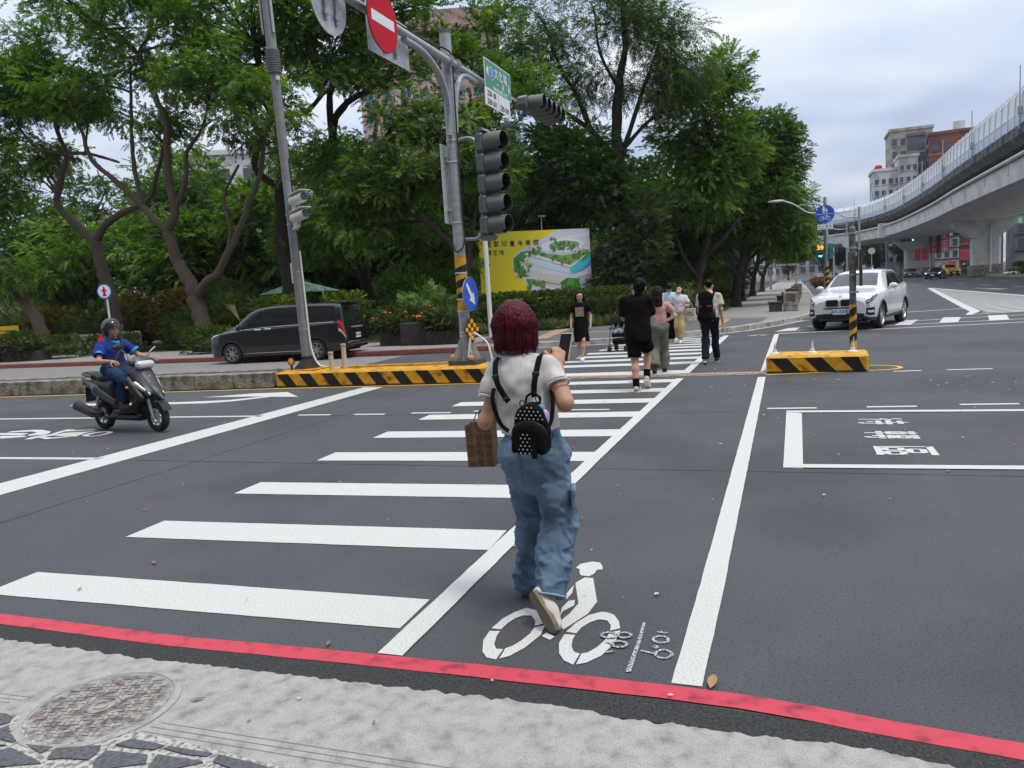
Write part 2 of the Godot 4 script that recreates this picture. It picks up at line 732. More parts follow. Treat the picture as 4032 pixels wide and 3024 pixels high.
func build_ground() -> void:
	rng.seed = 11
	var b := MB.new()
	var zs := [60.0, 10.0, .0, -10.0, -20.0, -32.0, -36.0, -40.0, -46.0, -54.0, -64.0, -80.0, -100.0, -130.0, -170.0, -230.0, -320.0, -500.0, -900.0]
	var rows := []
	for z in zs:
		var row := []
		for x in [-700.0, -200.0, -60.0, -20.0, .0, 20.0, 60.0, 200.0, 700.0]:
			row.append(V(x, gy(z), z))
		rows.append(row)
	b.grid(rows)
	struct("road", b, M.asphalt)
	struct("service_road", sheet(P2([-120, -14.3, -10.6, -14.3, -10.85, -17.39, -10.9, -18.74, -11.05, -20.6, -13.0, -20.92, -18.9, -20.95, -29.6, -21.3, -45, -21.8, -90, -22.6, -120, -22.9]), .005), M.old_asphalt)
	var edge := [-5.4, -2.63, -4.4, -2.64, -3.91, -2.65, -3.46, -2.66, -2.99, -2.65, -2.47, -2.67, -2.13, -2.68, -1.8, -2.69, -1.35, -2.7, -1.07, -2.71, -.80, -2.71, -.65, -2.68, -.43, -2.69, -.12, -2.69, .08, -2.7, .28, -2.69, .43, -2.66, 1.0, -2.6, 3.0, -2.5]
	var poly := PackedVector2Array()
	for i in range(0, edge.size() - 2, 2):
		var a := U(edge[i], edge[i + 1])
		var c := U(edge[i + 2], edge[i + 3])
		var nseg := maxi(1, int(a.distance_to(c) / .02))
		for k in nseg:
			poly.append(a.lerp(c, float(k) / nseg) + U(0, rng.randf_range(-.007, .007) + .010 * sin(47.0 * (a.x + k * .02)) * sin(9.0 * a.x + k * .11)))
	poly.append(U(3.0, -2.5))
	poly.append(U(3.0, 4.0))
	poly.append(U(-5.4, 4.0))
	b = MB.new()
	b.prism(mirror_y(poly), .010, floor_xf(), false)
	var ap := struct("pavement", b, M.apron)
	for l in [[-2.4, -2.215, -1.2, -2.235, .6, -2.27], [-2.42, -2.18, -1.2, -2.2, .6, -2.235], [-2.44, -2.145, -1.2, -2.165, .6, -2.2], [-3.6, -2.21, -3.14, -2.235], [-3.6, -2.18, -3.17, -2.205], [-3.6, -2.15, -3.2, -2.175]]:
		b = MB.new()
		line(b, l, .0045, .0108)
		put("scored_line", b, mat(lin(.16, .15, .16), .9), ap)
	b = MB.new()
	mark(b, [-3.8, -2.105, -3.06, -2.105, -2.41, -2.135, -2.01, -2.11, -1.42, -2.06, .6, -2.02, .6, 1.0, -3.8, 1.0], .013)
	var mortar := struct("paving_bed", b, trip(lin(.42, .42, .39), ntex(.06, [[.2, gray(.6)], [.6, gray(1.0)]], 5, 41, 256), 2.0, .95))
	var stones := [
		[-3.25, -2.09, -3.12, -2.1, -3.06, -2.09, -3.03, -2.05, -3.05, -2.02, -3.2, -1.98],
		[-3.2, -1.96, -3.03, -2.01, -3.02, -2.04, -2.94, -1.99, -2.87, -1.96, -2.88, -1.94, -2.95, -1.945],
		[-2.96, -1.905, -2.92, -1.925, -2.87, -1.93, -2.9, -1.91],
		[-2.88, -1.89, -2.85, -1.92, -2.77, -1.905, -2.65, -1.88, -2.62, -1.87, -2.79, -1.8],
		[-2.83, -1.95, -2.73, -1.96, -2.68, -1.965, -2.69, -1.915, -2.76, -1.93],
		[-2.67, -1.96, -2.54, -2.01, -2.5, -2.02, -2.47, -1.97, -2.47, -1.93, -2.58, -1.91, -2.63, -1.89, -2.65, -1.91],
		[-2.46, -2.035, -2.42, -2.09, -2.25, -2.085, -2.27, -2.045, -2.38, -2.03],
		[-2.46, -2.0, -2.36, -2.01, -2.27, -2.02, -2.23, -1.97, -2.4, -1.88, -2.45, -1.94],
		[-2.25, -2.06, -2.24, -2.085, -2.03, -2.09, -2.04, -2.06, -2.13, -2.05],
		[-2.24, -2.03, -2.14, -2.035, -2.04, -2.04, -2.02, -2.03, -2.16, -1.93, -2.21, -1.95],
		[-2.01, -2.09, -1.8, -2.075, -1.66, -2.04, -1.88, -2.02, -2.00, -2.04],
		[-1.99, -2.01, -1.85, -1.99, -1.8, -1.9, -2.08, -1.85, -2.1, -1.93]]
	for s in stones:
		b = MB.new()
		var sp := PackedVector2Array()
		for i in range(0, s.size(), 2):
			sp.append(U(s[i], -s[i + 1]))
		for q in Geometry2D.offset_polygon(sp, -.004):
			b.prism(q, .006, floor_xf(.0125), false)
		put("stone", b, M.slate, mortar)
	var mh := thing("manhole_cover", "worn round iron manhole cover set in the concrete pavement", "manhole cover", V(-2.76, .010, -2.25))
	b = MB.new()
	b.lathe([U(.315, .0), U(.315, .006), U(.285, .007), U(.281, .001), U(.275, .001)], I3, 64)
	put("ring", b, M.apron, mh)
	b = MB.new()
	b.lathe([U(.274, .001), U(.27, .005), U(.001, .005)], I3, 64)
	put("plate", b, M.iron, mh)
	b = MB.new()
	for i in range(-9, 10):
		for k in range(-9, 10):
			var p := U(i * .028, k * .028)
			if p.length() > .25 or p.length() < .085:
				continue
			var along := (i + k) % 2 == 0
			b.box(V(p.x, .006, p.y), V(.026 if along else .008, .005, .008 if along else .026))
	put("rib_pattern", b, M.iron, mh).rotation.y = .35
	b = MB.new()
	for rr in [.08, .062, .03]:
		b.lathe([U(rr, .004), U(rr, .0085), U(rr - .006, .0085), U(rr - .006, .004)], I3, 32)
	put("emblem", b, M.iron, mh)
	b = MB.new()
	line(b, [-9.0, -2.88, -4.19, -2.86, -3.52, -2.855, -2.96, -2.85, -2.39, -2.875, -1.92, -2.895, -1.2, -2.915, -.53, -2.925, -.23, -2.92, .05, -2.89, .33, -2.85, .70, -2.81, 2.5, -2.6], .108, .006, .05)
	struct("red_kerb_line", b, M.red)
	b = MB.new()
	line(b, [-9.0, -2.7, -4.1, -2.735, -2.9, -2.73, -1.9, -2.76, -.53, -2.78, .05, -2.75, .7, -2.68, 2.5, -2.45], .17, .004)
	struct("asphalt_joint", b, M.dark_asphalt)

	build_crosswalk()
	build_markings()
	build_far_pavement()

func floor_xf(y := .0) -> Transform3D:
	return Transform3D(Basis(Vector3.RIGHT, V(0, 0, -1), Vector3.UP), V(0, y, 0))

func mirror_y(p: PackedVector2Array) -> PackedVector2Array:
	var o := PackedVector2Array()
	for q in p:
		o.append(U(q.x, -q.y))
	return o

func build_crosswalk() -> void:
	var cw := setting("crosswalk")
	var left := [-3.5, -4.64, -5.88, -7.22, -8.46, -9.74, -10.93, -12.05, -13.2]
	for i in left.size():
		var z: float = left[i]
		var xl := -4.7 - .034 * i
		var dz := .10 if i == 0 else .19
		var w := .41 if i else .37
		var b := MB.new()
		line(b, [xl, z + w / 2, -1.88, z - dz + w / 2], w, .004, .012)
		put("stripe", b, M.white, cw)
	var far := [[-14.25, .55], [-15.95, .48], [-17.05, .46], [-18.1, .46], [-19.1, .46], [-20.1, .44], [-20.95, .42], [-21.75, .4], [-22.5, .38], [-23.2, .36]]
	for i in far.size():
		var z: float = far[i][0]
		var xl: float = -4.98 if i < 5 else -4.9 + .12 * maxf(0, i - 6)
		var b := MB.new()
		line(b, [xl, z + .15 - far[i][1] / 2, -1.93, z - far[i][1] / 2], far[i][1], .004, .015)
		put("stripe", b, M.white, cw)
	for l in [[[-1.78, -2.96, -1.83, -7.0, -1.87, -13.45], .13], [[-1.88, -14.25, -1.91, -24.1], .15]]:
		var b := MB.new()
		line(b, l[0], l[1], .0085, .03)
		put("edge_line", b, M.white, cw)

func ring_mark(o: Array, i: Array, b: MB) -> void:
	var n := o.size() / 2
	var m := i.size() / 2
	var c := Vector2.ZERO
	for k in m:
		c += U(i[k * 2], i[k * 2 + 1]) / m
	var inn := []
	for k in n:
		var d := U(o[k * 2], o[k * 2 + 1]) - c
		var best := .0
		for j in m:
			var p := U(i[j * 2], i[j * 2 + 1]) - c
			var q := U(i[((j + 1) % m) * 2], i[((j + 1) % m) * 2 + 1]) - c
			var hit = Geometry2D.segment_intersects_segment(Vector2.ZERO, d * 3.0, p, q)
			if hit != null:
				best = hit.length()
		inn.append(c + d.normalized() * (best if best > 0 else d.length() * .7))
	for k in n:
		if k % 4 == 3 and n > 11:
			var a0 := U(o[k * 2], o[k * 2 + 1])
			var a1 := U(o[((k + 1) % n) * 2], o[((k + 1) % n) * 2 + 1])
			var j1: Vector2 = inn[(k + 1) % n]
			var j0: Vector2 = inn[k]
			mark(b, [a0.lerp(a1, .22).x, a0.lerp(a1, .22).y, a1.x, a1.y, j1.x, j1.y, j0.lerp(j1, .22).x, j0.lerp(j1, .22).y])
			continue
		var k2 := (k + 1) % n
		mark(b, [o[k * 2], o[k * 2 + 1], o[k2 * 2], o[k2 * 2 + 1], inn[k2].x, inn[k2].y, inn[k].x, inn[k].y])

func build_markings() -> void:
	var b := MB.new()
	line(b, [-.435, -3.0, -.437, -4.1, -.515, -13.45], .125, .0045, .03)
	line(b, [-.50, -14.3, -.47, -23.95], .13, .0045, .03)
	struct("bicycle_lane_line", b, M.white)
	b = MB.new()
	mark(b, [-7.19, -3.0, -7.25, -5.12, -7.5, -13.05, -7.95, -13.1, -7.79, -5.51, -7.72, -3.0])
	struct("stop_line", b, M.white)
	b = MB.new()
	line(b, [-40.0, -9.0, -13.18, -9.52, -7.75, -9.7], .11)
	line(b, [-40.0, -5.9, -9.29, -6.62, -7.7, -6.7], .10)
	for d in [[-7.13, -6.56, -9.78], [-6.16, -5.65, -9.81], [-5.26, -4.64, -9.91], [-4.3, -3.75, -9.98], [-2.93, -2.35, -10.04]]:
		line(b, [d[0], d[2], d[1], d[2] - .01], .09, .0125 if d[0] > -4.7 else .004)
	for d in [[-.33, .25, -10.1], [.82, 1.37, -10.17], [1.84, 2.45, -10.3], [3.0, 3.6, -10.4], [1.52, 1.93, -13.85], [2.3, 2.94, -13.9], [3.4, 4.0, -13.95]]:
		line(b, [d[0], d[2], d[1], d[2] - .02], .09)
	struct("lane_line", b, M.white)
	b = MB.new()
	mark(b, [-13.35, -11.03, -13.45, -11.3, -10.97, -11.35, -10.23, -11.46, -9.89, -11.57, -9.43, -11.97, -10.96, -11.98, -10.58, -12.12, -10.12, -12.41, -9.35, -12.56, -8.58, -11.83, -9.24, -11.91, -9.67, -11.36, -10.12, -11.15, -11.08, -11.06])
	struct("lane_arrow", b, M.white)
	b = MB.new()
	for q in [
		[-11.37, -8.27, -11.43, -8.39, -11.1, -8.51, -10.91, -8.51, -10.57, -8.37, -10.44, -8.24, -10.39, -8.13, -10.61, -8.03, -10.7, -8.1, -10.73, -8.19, -10.71, -8.26, -10.95, -8.37],
		[-11.47, -8.23, -10.87, -8.24, -10.8, -8.16, -10.82, -8.07, -11.27, -8.08],
		[-11.15, -8.00, -10.72, -8.05, -10.54, -7.96, -10.89, -7.81],
		[-10.37, -7.78, -10.42, -7.93, -10.4, -8.06, -10.31, -8.15, -10.4, -8.35, -10.44, -8.55, -10.27, -8.54, -10.24, -8.5, -10.28, -8.36, -10.15, -8.05, -10.26, -7.93, -10.23, -7.78],
		[-10.25, -7.91, -10.26, -8.00, -10.01, -7.92, -9.81, -8.00, -9.68, -7.98, -9.97, -7.8],
		[-10.15, -8.06, -10.17, -8.27, -9.84, -8.39, -9.72, -8.44, -9.75, -8.28, -9.63, -8.00, -9.95, -8.03],
		[-10.27, -8.37, -10.22, -8.5, -9.98, -8.6, -9.73, -8.46, -9.91, -8.46]]:
		mark(b, q)
	ring_mark([-9.55, -8.04, -9.64, -8.12, -9.66, -8.3, -9.59, -8.39, -9.45, -8.41, -9.33, -8.37, -9.26, -8.29, -9.26, -8.13, -9.31, -8.03, -9.43, -8.01], [-9.48, -8.06, -9.33, -8.07, -9.32, -8.15, -9.37, -8.33, -9.45, -8.36, -9.54, -8.29, -9.54, -8.15], b)
	struct("lane_symbol", b, M.white)
	b = MB.new()
	ring_mark([-1.33, -3.6, -1.37, -3.54, -1.405, -3.45, -1.42, -3.33, -1.41, -3.2, -1.37, -3.09, -1.33, -3.04, -1.28, -3.03, -1.23, -3.08, -1.19, -3.17, -1.16, -3.31, -1.17, -3.42, -1.21, -3.52, -1.27, -3.58], [-1.33, -3.5, -1.355, -3.44, -1.37, -3.36, -1.365, -3.26, -1.34, -3.16, -1.31, -3.12, -1.27, -3.14, -1.245, -3.19, -1.22, -3.27, -1.21, -3.35, -1.22, -3.43, -1.25, -3.49, -1.28, -3.52], b)
	ring_mark([-.94, -3.63, -.99, -3.58, -1.03, -3.48, -1.05, -3.37, -1.05, -3.25, -1.02, -3.15, -.98, -3.09, -.93, -3.06, -.88, -3.09, -.83, -3.17, -.80, -3.3, -.80, -3.44, -.83, -3.54, -.87, -3.61, -.91, -3.63], [-.93, -3.54, -.97, -3.49, -.995, -3.42, -1.0, -3.34, -.995, -3.26, -.97, -3.19, -.94, -3.16, -.90, -3.18, -.87, -3.24, -.85, -3.31, -.845, -3.42, -.86, -3.5, -.89, -3.54], b)
	for q in [
		[-1.23, -4.21, -1.22, -4.28, -1.16, -4.33, -1.11, -4.32, -1.08, -4.26, -1.07, -4.21, -1.1, -4.2, -1.1, -4.14, -1.12, -4.09, -1.17, -4.1, -1.19, -4.14, -1.2, -4.19],
		[-1.17, -3.98, -1.14, -4.07, -1.09, -4.07, -.99, -3.75, -1.00, -3.59, -1.07, -3.39, -1.115, -3.47, -1.09, -3.58, -1.08, -3.71],
		[-1.18, -3.78, -1.17, -3.95, -1.15, -3.84, -1.155, -3.75],
		[-1.15, -3.64, -1.14, -3.73, -1.11, -3.75, -1.095, -3.68, -1.13, -3.6, -1.13, -3.53],
		[-1.15, -3.3, -1.14, -3.34, -1.09, -3.31, -1.1, -3.27]]:
		mark(b, q)
	struct("cycle_stencil", b, M.white)
	var spray := trip(lin(.42, .44, .47), ntex(.08, [[.25, gray(.35)], [.55, gray(1.0)]], 5, 43, 256), 3.0, .9)
	b = MB.new()
	line(b, [-.705, -3.55, -.685, -3.05], .018, .005, .35)
	var loops := [[[-.84, -3.37], .035, .03], [[-.77, -3.385], .032, .028], [[-.775, -3.29], .035, .03], [[-.60, -3.385], .035, .035], [[-.565, -3.245], .036, .04], [[-.61, -3.305], .008, .008]]
	for lo in loops:
		var q := []
		for k in 13:
			q.append(lo[0][0] + cos(TAU * k / 12) * lo[1])
			q.append(lo[0][1] + sin(TAU * k / 12) * lo[2])
		line(b, q, .015, .0092 if lo[0][0] < -.7 else .005, .3)
	line(b, [-.63, -3.46, -.58, -3.455], .016, .005, .3)
	line(b, [-.67, -3.255, -.60, -3.24], .016, .0055, .3)
	line(b, [-.84, -3.3, -.80, -3.28], .014, .0085, .3)
	line(b, [-.82, -3.2, -.78, -3.215], .014, .0085, .3)
	struct("spray_marking", b, spray)
	b = MB.new()
	mark(b, [-.10, -9.86, -.105, -6.86, .055, -6.86, .075, -9.73])
	line(b, [-.10, -9.83, 2.4, -9.83, 6.0, -9.95], .13, .008)
	line(b, [-.105, -6.93, 1.7, -7.01, 6.0, -7.2], .13, .008)
	struct("turn_box", b, M.white)
	b = MB.new()
	var glyphs := {"a": [[.64, 1.14, -9.33, -8.97]], "b": [[.66, 1.14, -8.58, -8.19]], "c": [[.67, 1.18, -7.83, -7.44]]}
	var st := {
		"a": [[[8, 92], [0, 74]], [[22, 72], [2, 48]], [[13, 56], [13, 4]], [[40, 84], [92, 84]], [[66, 100], [66, 62]], [[32, 62], [100, 62]], [[36, 42], [98, 42]], [[82, 56], [82, 8], [66, 6]], [[50, 32], [58, 18]]],
		"b": [[[4, 90], [44, 90]], [[8, 74], [40, 74], [40, 46], [8, 46], [8, 74]], [[8, 60], [40, 60]], [[0, 28], [48, 28]], [[24, 100], [24, 0]], [[54, 92], [100, 92]], [[60, 80], [94, 80], [94, 58], [60, 58], [60, 80]], [[77, 100], [77, 46]], [[54, 46], [98, 46]], [[52, 30], [100, 30]], [[86, 38], [86, 2], [74, 4]], [[62, 24], [68, 12]]],
		"c": [[[2, 94], [98, 94]], [[6, 94], [6, 8]], [[2, 8], [100, 8]], [[34, 80], [74, 80], [74, 58], [34, 58], [34, 80]], [[18, 46], [48, 46], [48, 20], [18, 20], [18, 46]], [[60, 46], [92, 46], [92, 20], [60, 20], [60, 46]]]}
	for g in st:
		var q: Array = glyphs[g][0]
		for s in st[g]:
			for i in s.size() - 1:
				var a := U(lerpf(q[0], q[1], s[i][1] / 100.0), lerpf(q[2], q[3], s[i][0] / 100.0))
				var c := U(lerpf(q[0], q[1], s[i + 1][1] / 100.0), lerpf(q[2], q[3], s[i + 1][0] / 100.0))
				line(b, [a.x, a.y, c.x, c.y], lerpf(.035, .06, absf((c - a).normalized().y)), .004 + .0004 * (i % 3))
	struct("turn_box_lettering", b, M.white)
	b = MB.new()
	line(b, [-40.0, -11.3, -17.5, -12.52, -10.2, -13.12, -3.95, -13.42], .09)
	var q2 := [-.46, -13.76, .6, -13.93, 1.3, -14.05]
	for k in 9:
		var t := PI * k / 8
		q2.append(1.25 + .45 * sin(t))
		q2.append(-14.45 + .38 * cos(t))
	q2.append_array([.9, -14.86])
	line(b, q2, .075)
	struct("yellow_line", b, M.yellow_line)
	b = MB.new()
	line(b, [-.42, -24.15, 2.3, -24.4, 6.0, -25.0, 20.0, -27.0], .16)
	line(b, [-.45, -25.1, 2.49, -25.85, 6.37, -26.5, 20.0, -28.6], .14)
	line(b, [.46, -27.0, 6.85, -28.6, 20.0, -30.6], .14)
	line(b, [4.1, -33.7, 6.5, -34.8], .18)
	for q in [[4.13, -26.21, 4.67, -28.92, 5.15, -28.72, 4.62, -26.2], [2.85, -25.84, 3.42, -28.21, 3.85, -28.28, 3.29, -25.72], [5.43, -26.18, 5.96, -28.94, 6.49, -28.95, 5.97, -26.3], [-.56, -25.01, -.15, -26.6, .2, -26.6, .05, -25.2], [.9, -25.4, 1.4, -27.0, 1.8, -27.1, 1.4, -25.5]]:
		mark(b, q, .008)
	for l in [[10.08, -68.34, 6.52, -35.04], [6.52, -35.04, 6.24, -32.28, 5.62, -30.0, 7.42, -30.85, 12.0, -33.0], [10.08, -68.34, 10.78, -44.83, 11.6, -34.0]]:
		line(b, l, .34)
	for k in 34:
		var z0 := -31.2 - k * .95
		var xl := tab([[-68.0, 10.0], [-35.0, 6.6], [-32.3, 6.4], [-30.0, 6.0]], z0)
		var xr := tab([[-68.3, 10.1], [-44.8, 10.7], [-34.0, 11.5], [-30.0, 12.0]], z0)
		if xr - xl > .5:
			line(b, [xl + .1, z0, xr - .1, z0 - .25 * (xr - xl)], .42)
	for q in [[13.97, -98.79, 14.12, -96.24], [13.64, -87.4, 13.78, -85.42], [13.71, -78.64, 13.94, -76.57], [13.88, -70.28, 14.06, -67.32], [14.04, -61.16, 14.17, -58.96], [14.2, -52.0, 14.3, -49.5], [17.31, -89.99, 17.35, -86.74], [17.17, -79.78, 17.36, -77.11], [17.3, -70.0, 17.4, -67.0], [17.4, -60.0, 17.5, -57.5], [10.6, -82.0, 10.8, -79.5], [10.9, -92.0, 11.0, -89.5]]:
		line(b, q, .16)
	line(b, [12.0, -62.0, 12.35, -58.6], .22)
	line(b, [12.2, -58.8, 12.5, -56.4], .6)
	struct("street_marking", b, M.white)
	b = MB.new()
	ring_mark([-1.3, -23.7, -1.15, -23.85, -1.0, -23.7, -1.15, -23.5], [-1.25, -23.7, -1.15, -23.78, -1.06, -23.7, -1.15, -23.58], b)
	ring_mark([-.93, -23.7, -.82, -23.85, -.7, -23.7, -.82, -23.5], [-.9, -23.7, -.82, -23.78, -.74, -23.7, -.82, -23.58], b)
	line(b, [-1.15, -23.7, -.98, -24.0, -.82, -23.7], .08)
	struct("small_cycle_symbol", b, M.white)
	b = MB.new()
	for q in [[-30.0, -6.5, 8.0, -6.78], [-30.0, -9.3, 8.0, -10.0], [-6.2, -3.0, -6.4, -13.0], [3.2, -3.0, 3.6, -13.4]]:
		line(b, q, .009, .0025, .4)
	struct("asphalt_seam", b, M.dark_asphalt)
	var ts := setting("tactile_strip")
	b = MB.new()
	line(b, [-4.0, -13.98, -.46, -14.03], .42, .006)
	put("base", b, M.concrete, ts)
	for k in 12:
		b = MB.new()
		var x := -3.98 + k * .295
		b.box(V(x + .145, .011, -13.985 - .004 * k), V(.285, .008, .26))
		for j in 4:
			b.box(V(x + .04 + j * .07, .016, -13.985 - .004 * k), V(.028, .006, .25))
		put("tactile_tile", b, M.tactile, ts)

func build_far_pavement() -> void:
	var poly := PackedVector2Array()
	for i in range(0, kerb_line.size(), 2):
		poly.append(U(kerb_line[i], kerb_line[i + 1] - .02))
	for q in [[-3.0, -200.0], [-3.3, -50.0], [-4.2, -40.0], [-5.6, -34.0], [-7.1, -31.6], [-9.3, -28.6], [-11.0, -26.4], [-13.5, -25.8], [-19.0, -25.5], [-27.3, -25.8], [-35.0, -27.1], [-90.0, -29.0]]:
		poly.append(U(q[0], q[1]))
	struct("footpath", sheet(poly, .152, 8.0), M.paver)
	struct("corner_paving", sheet(P2([-9.6, -21.8, -7.4, -22.4, -5.1, -23.0, -4.0, -23.7, -2.7, -25.1, -1.8, -26.6, -1.1, -28.4, -.9, -31.6, -4.4, -34.2, -5.4, -33.4, -7.0, -31.2, -9.1, -28.3, -10.0, -27.0]), .157), M.dark_paver)
	var t := setting("tactile_paving")
	for q in [[-8.9, -29.6, -8.3, -29.6, -7.5, -23.8, -8.0, -23.7], [-7.2, -26.9, -5.6, -26.2, -5.6, -25.8, -7.2, -26.5], [-3.1, -26.4, -2.7, -29.2, -2.7, -31.8, -2.3, -31.6, -2.3, -27.0], [-4.4, -33.2, -1.0, -31.0, -1.0, -30.6, -4.4, -32.8]]:
		var p := PackedVector2Array()
		for i in range(0, q.size(), 2):
			p.append(U(q[i], q[i + 1]))
		put("tactile_band", sheet(p, .162), M.tactile, t)
	struct("park_ground", sheet(P2([-200, -27.5, -90, -28.9, -35, -27.0, -27.3, -25.7, -19, -25.4, -13.5, -25.7, -11, -26.3, -9.3, -28.5, -7.1, -31.5, -5.6, -33.9, -4.2, -39.9, -3.3, -49.9, -3.0, -199, -200, -199]), .17, 10.0), M.soil)
	var red := setting("red_kerb")
	var pale := setting("corner_kerb")
	var pts := []
	for i in range(0, kerb_line.size(), 2):
		pts.append(V(kerb_line[i], 0, kerb_line[i + 1]))
	var along := .0
	var rest := .0
	for i in pts.size() - 1:
		var a: Vector3 = pts[i]
		var c: Vector3 = pts[i + 1]
		if a.x < -46 or a.z < -70:
			continue
		var len := a.distance_to(c)
		var n := maxi(1, int(round(len / 1.0)))
		var d := (c - a).normalized()
		for k in n:
			var m := a.lerp(c, (k + .5) / n)
			var b := MB.new()
			var is_red := m.x < -8.2
			b.box(V(0, .08, 0), V(len / n - .012, .17, .17 if is_red else .22), B0, .022)
			var o := put("kerb_stone", b, M.red_kerb if is_red else M.concrete, red if is_red else pale)
			o.position = V(m.x, gy(m.z), m.z)
			o.rotation.y = -atan2(d.z, d.x)
	var b := MB.new()
	line(b, [-8.4, -21.6, -7.3, -22.0, -6.4, -22.2, -5.1, -22.5, -3.9, -23.15, -2.45, -24.7, -1.4, -26.3, -.65, -28.1, -.1, -29.8, .4, -31.1], .42, .005)
	struct("gutter", b, M.concrete)

# ------------------------------------------------------------------ lettering
var HAN := {
	"文": [[50, 100, 50, 84], [8, 78, 92, 78], [74, 76, 50, 40, 8, 4], [26, 76, 50, 40, 94, 4]],
	"化": [[34, 98, 6, 52], [24, 70, 24, 2], [86, 76, 52, 52], [52, 98, 52, 16, 58, 6, 88, 6, 92, 24]],
	"路": [[10, 92, 42, 92, 42, 66, 10, 66, 10, 92], [27, 66, 27, 16], [27, 42, 44, 42], [10, 50, 10, 12], [4, 10, 46, 20], [66, 98, 50, 66], [62, 86, 88, 86, 50, 40], [58, 76, 96, 38], [60, 34, 90, 34, 90, 4, 60, 4, 60, 34]],
	"一": [[6, 50, 94, 50]],
	"段": [[36, 96, 14, 88, 14, 8], [14, 70, 38, 70], [14, 48, 38, 48], [4, 20, 44, 30], [58, 96, 56, 70, 48, 60], [58, 94, 82, 94, 82, 68, 96, 68], [52, 46, 88, 46, 48, 2], [56, 40, 96, 2]],
	"國": [[8, 96, 92, 96, 92, 4, 8, 4, 8, 96], [22, 74, 80, 74], [28, 60, 48, 60, 48, 44, 28, 44, 28, 60], [22, 28, 52, 32], [56, 88, 62, 40, 80, 22], [78, 56, 54, 22], [68, 88, 76, 82]],
	"家": [[50, 100, 50, 88], [10, 70, 10, 86, 90, 86, 90, 70], [26, 72, 76, 72], [54, 72, 18, 46], [40, 60, 58, 40, 54, 6, 42, 8], [50, 46, 12, 20], [54, 34, 14, 4], [84, 58, 60, 44], [60, 48, 94, 8]],
	"兒": [[30, 96, 12, 90, 12, 48], [12, 70, 36, 70], [12, 50, 40, 50], [60, 94, 88, 94, 88, 48], [62, 72, 88, 72], [60, 50, 88, 50], [40, 42, 36, 18, 8, 4], [60, 42, 60, 10, 92, 10, 94, 24]],
	"童": [[50, 100, 50, 90], [20, 88, 80, 88], [34, 84, 40, 72], [66, 84, 60, 72], [6, 70, 94, 70], [24, 60, 76, 60, 76, 34, 24, 34, 24, 60], [24, 47, 76, 47], [50, 60, 50, 6], [18, 20, 82, 20], [6, 4, 94, 4]],
	"未": [[22, 78, 78, 78], [6, 54, 94, 54], [50, 100, 50, 0], [48, 52, 8, 14], [52, 52, 94, 14]],
	"來": [[10, 84, 90, 84], [50, 100, 50, 0], [30, 78, 14, 50], [30, 70, 42, 54], [72, 78, 58, 50], [72, 70, 88, 54], [8, 42, 92, 42], [48, 42, 8, 6], [52, 42, 94, 6]],
	"館": [[26, 98, 4, 70], [26, 98, 46, 76], [14, 68, 38, 68, 38, 44, 14, 44], [14, 56, 38, 56], [14, 68, 14, 10, 34, 18], [20, 36, 44, 8], [72, 100, 72, 90], [52, 76, 52, 88, 96, 88, 96, 76], [60, 72, 60, 4], [60, 72, 88, 72, 88, 52, 60, 52], [60, 36, 90, 36, 90, 6, 60, 6]],
	"預": [[8, 92, 40, 92, 22, 72], [14, 80, 34, 66], [4, 60, 44, 60, 38, 50], [24, 60, 24, 8, 14, 12], [50, 94, 98, 94], [74, 94, 70, 80], [56, 78, 92, 78, 92, 28, 56, 28, 56, 78], [56, 62, 92, 62], [56, 46, 92, 46], [66, 24, 50, 4], [80, 24, 98, 4]],
	"定": [[50, 100, 50, 88], [10, 70, 10, 86, 90, 86, 90, 70], [24, 66, 76, 66], [50, 66, 50, 10], [50, 40, 76, 40], [30, 46, 26, 22, 6, 4], [26, 22, 50, 8, 94, 6]],
	"地": [[4, 66, 40, 66], [22, 94, 22, 20], [2, 14, 42, 28], [46, 50, 92, 70, 90, 36, 80, 38], [68, 98, 68, 28], [54, 80, 54, 14, 62, 6, 92, 6, 96, 22]],
	"部": [[28, 100, 28, 88], [6, 86, 54, 86], [16, 82, 22, 66], [44, 82, 38, 66], [2, 62, 58, 62], [12, 46, 48, 46, 48, 10, 12, 10, 12, 46], [66, 94, 66, 2], [66, 94, 92, 94, 80, 64, 94, 44, 84, 30, 72, 34]],
	"行": [[34, 98, 8, 76], [36, 74, 6, 44], [22, 58, 22, 2], [48, 84, 92, 84], [44, 58, 98, 58], [74, 58, 74, 4, 60, 8]],
	"人": [[50, 96, 42, 50, 6, 4], [46, 60, 94, 4]],
	"優": [[28, 98, 6, 52], [20, 70, 20, 2], [40, 92, 96, 92], [50, 82, 88, 82, 88, 56, 50, 56, 50, 82], [50, 69, 88, 69], [38, 46, 96, 46], [54, 40, 84, 40], [62, 32, 40, 14], [56, 26, 86, 26, 40, 0], [58, 18, 96, 0]],
	"先": [[30, 92, 14, 66], [26, 78, 84, 78], [52, 100, 52, 52], [6, 52, 94, 52], [38, 50, 34, 22, 6, 4], [62, 50, 62, 8, 92, 8, 94, 24]],
}

func han(b: MB, word: String, at: Vector2, size: float, step: float, w: float, xf: Transform3D, z: float) -> void:
	for i in word.length():
		var g: Array = HAN[word[i]]
		for s in g:
			var pts := []
			for k in range(0, s.size(), 2):
				pts.append(at + U(i * step, 0) + U(s[k], s[k + 1]) * size / 100.0)
			b.stroke(pts, w, xf, z)

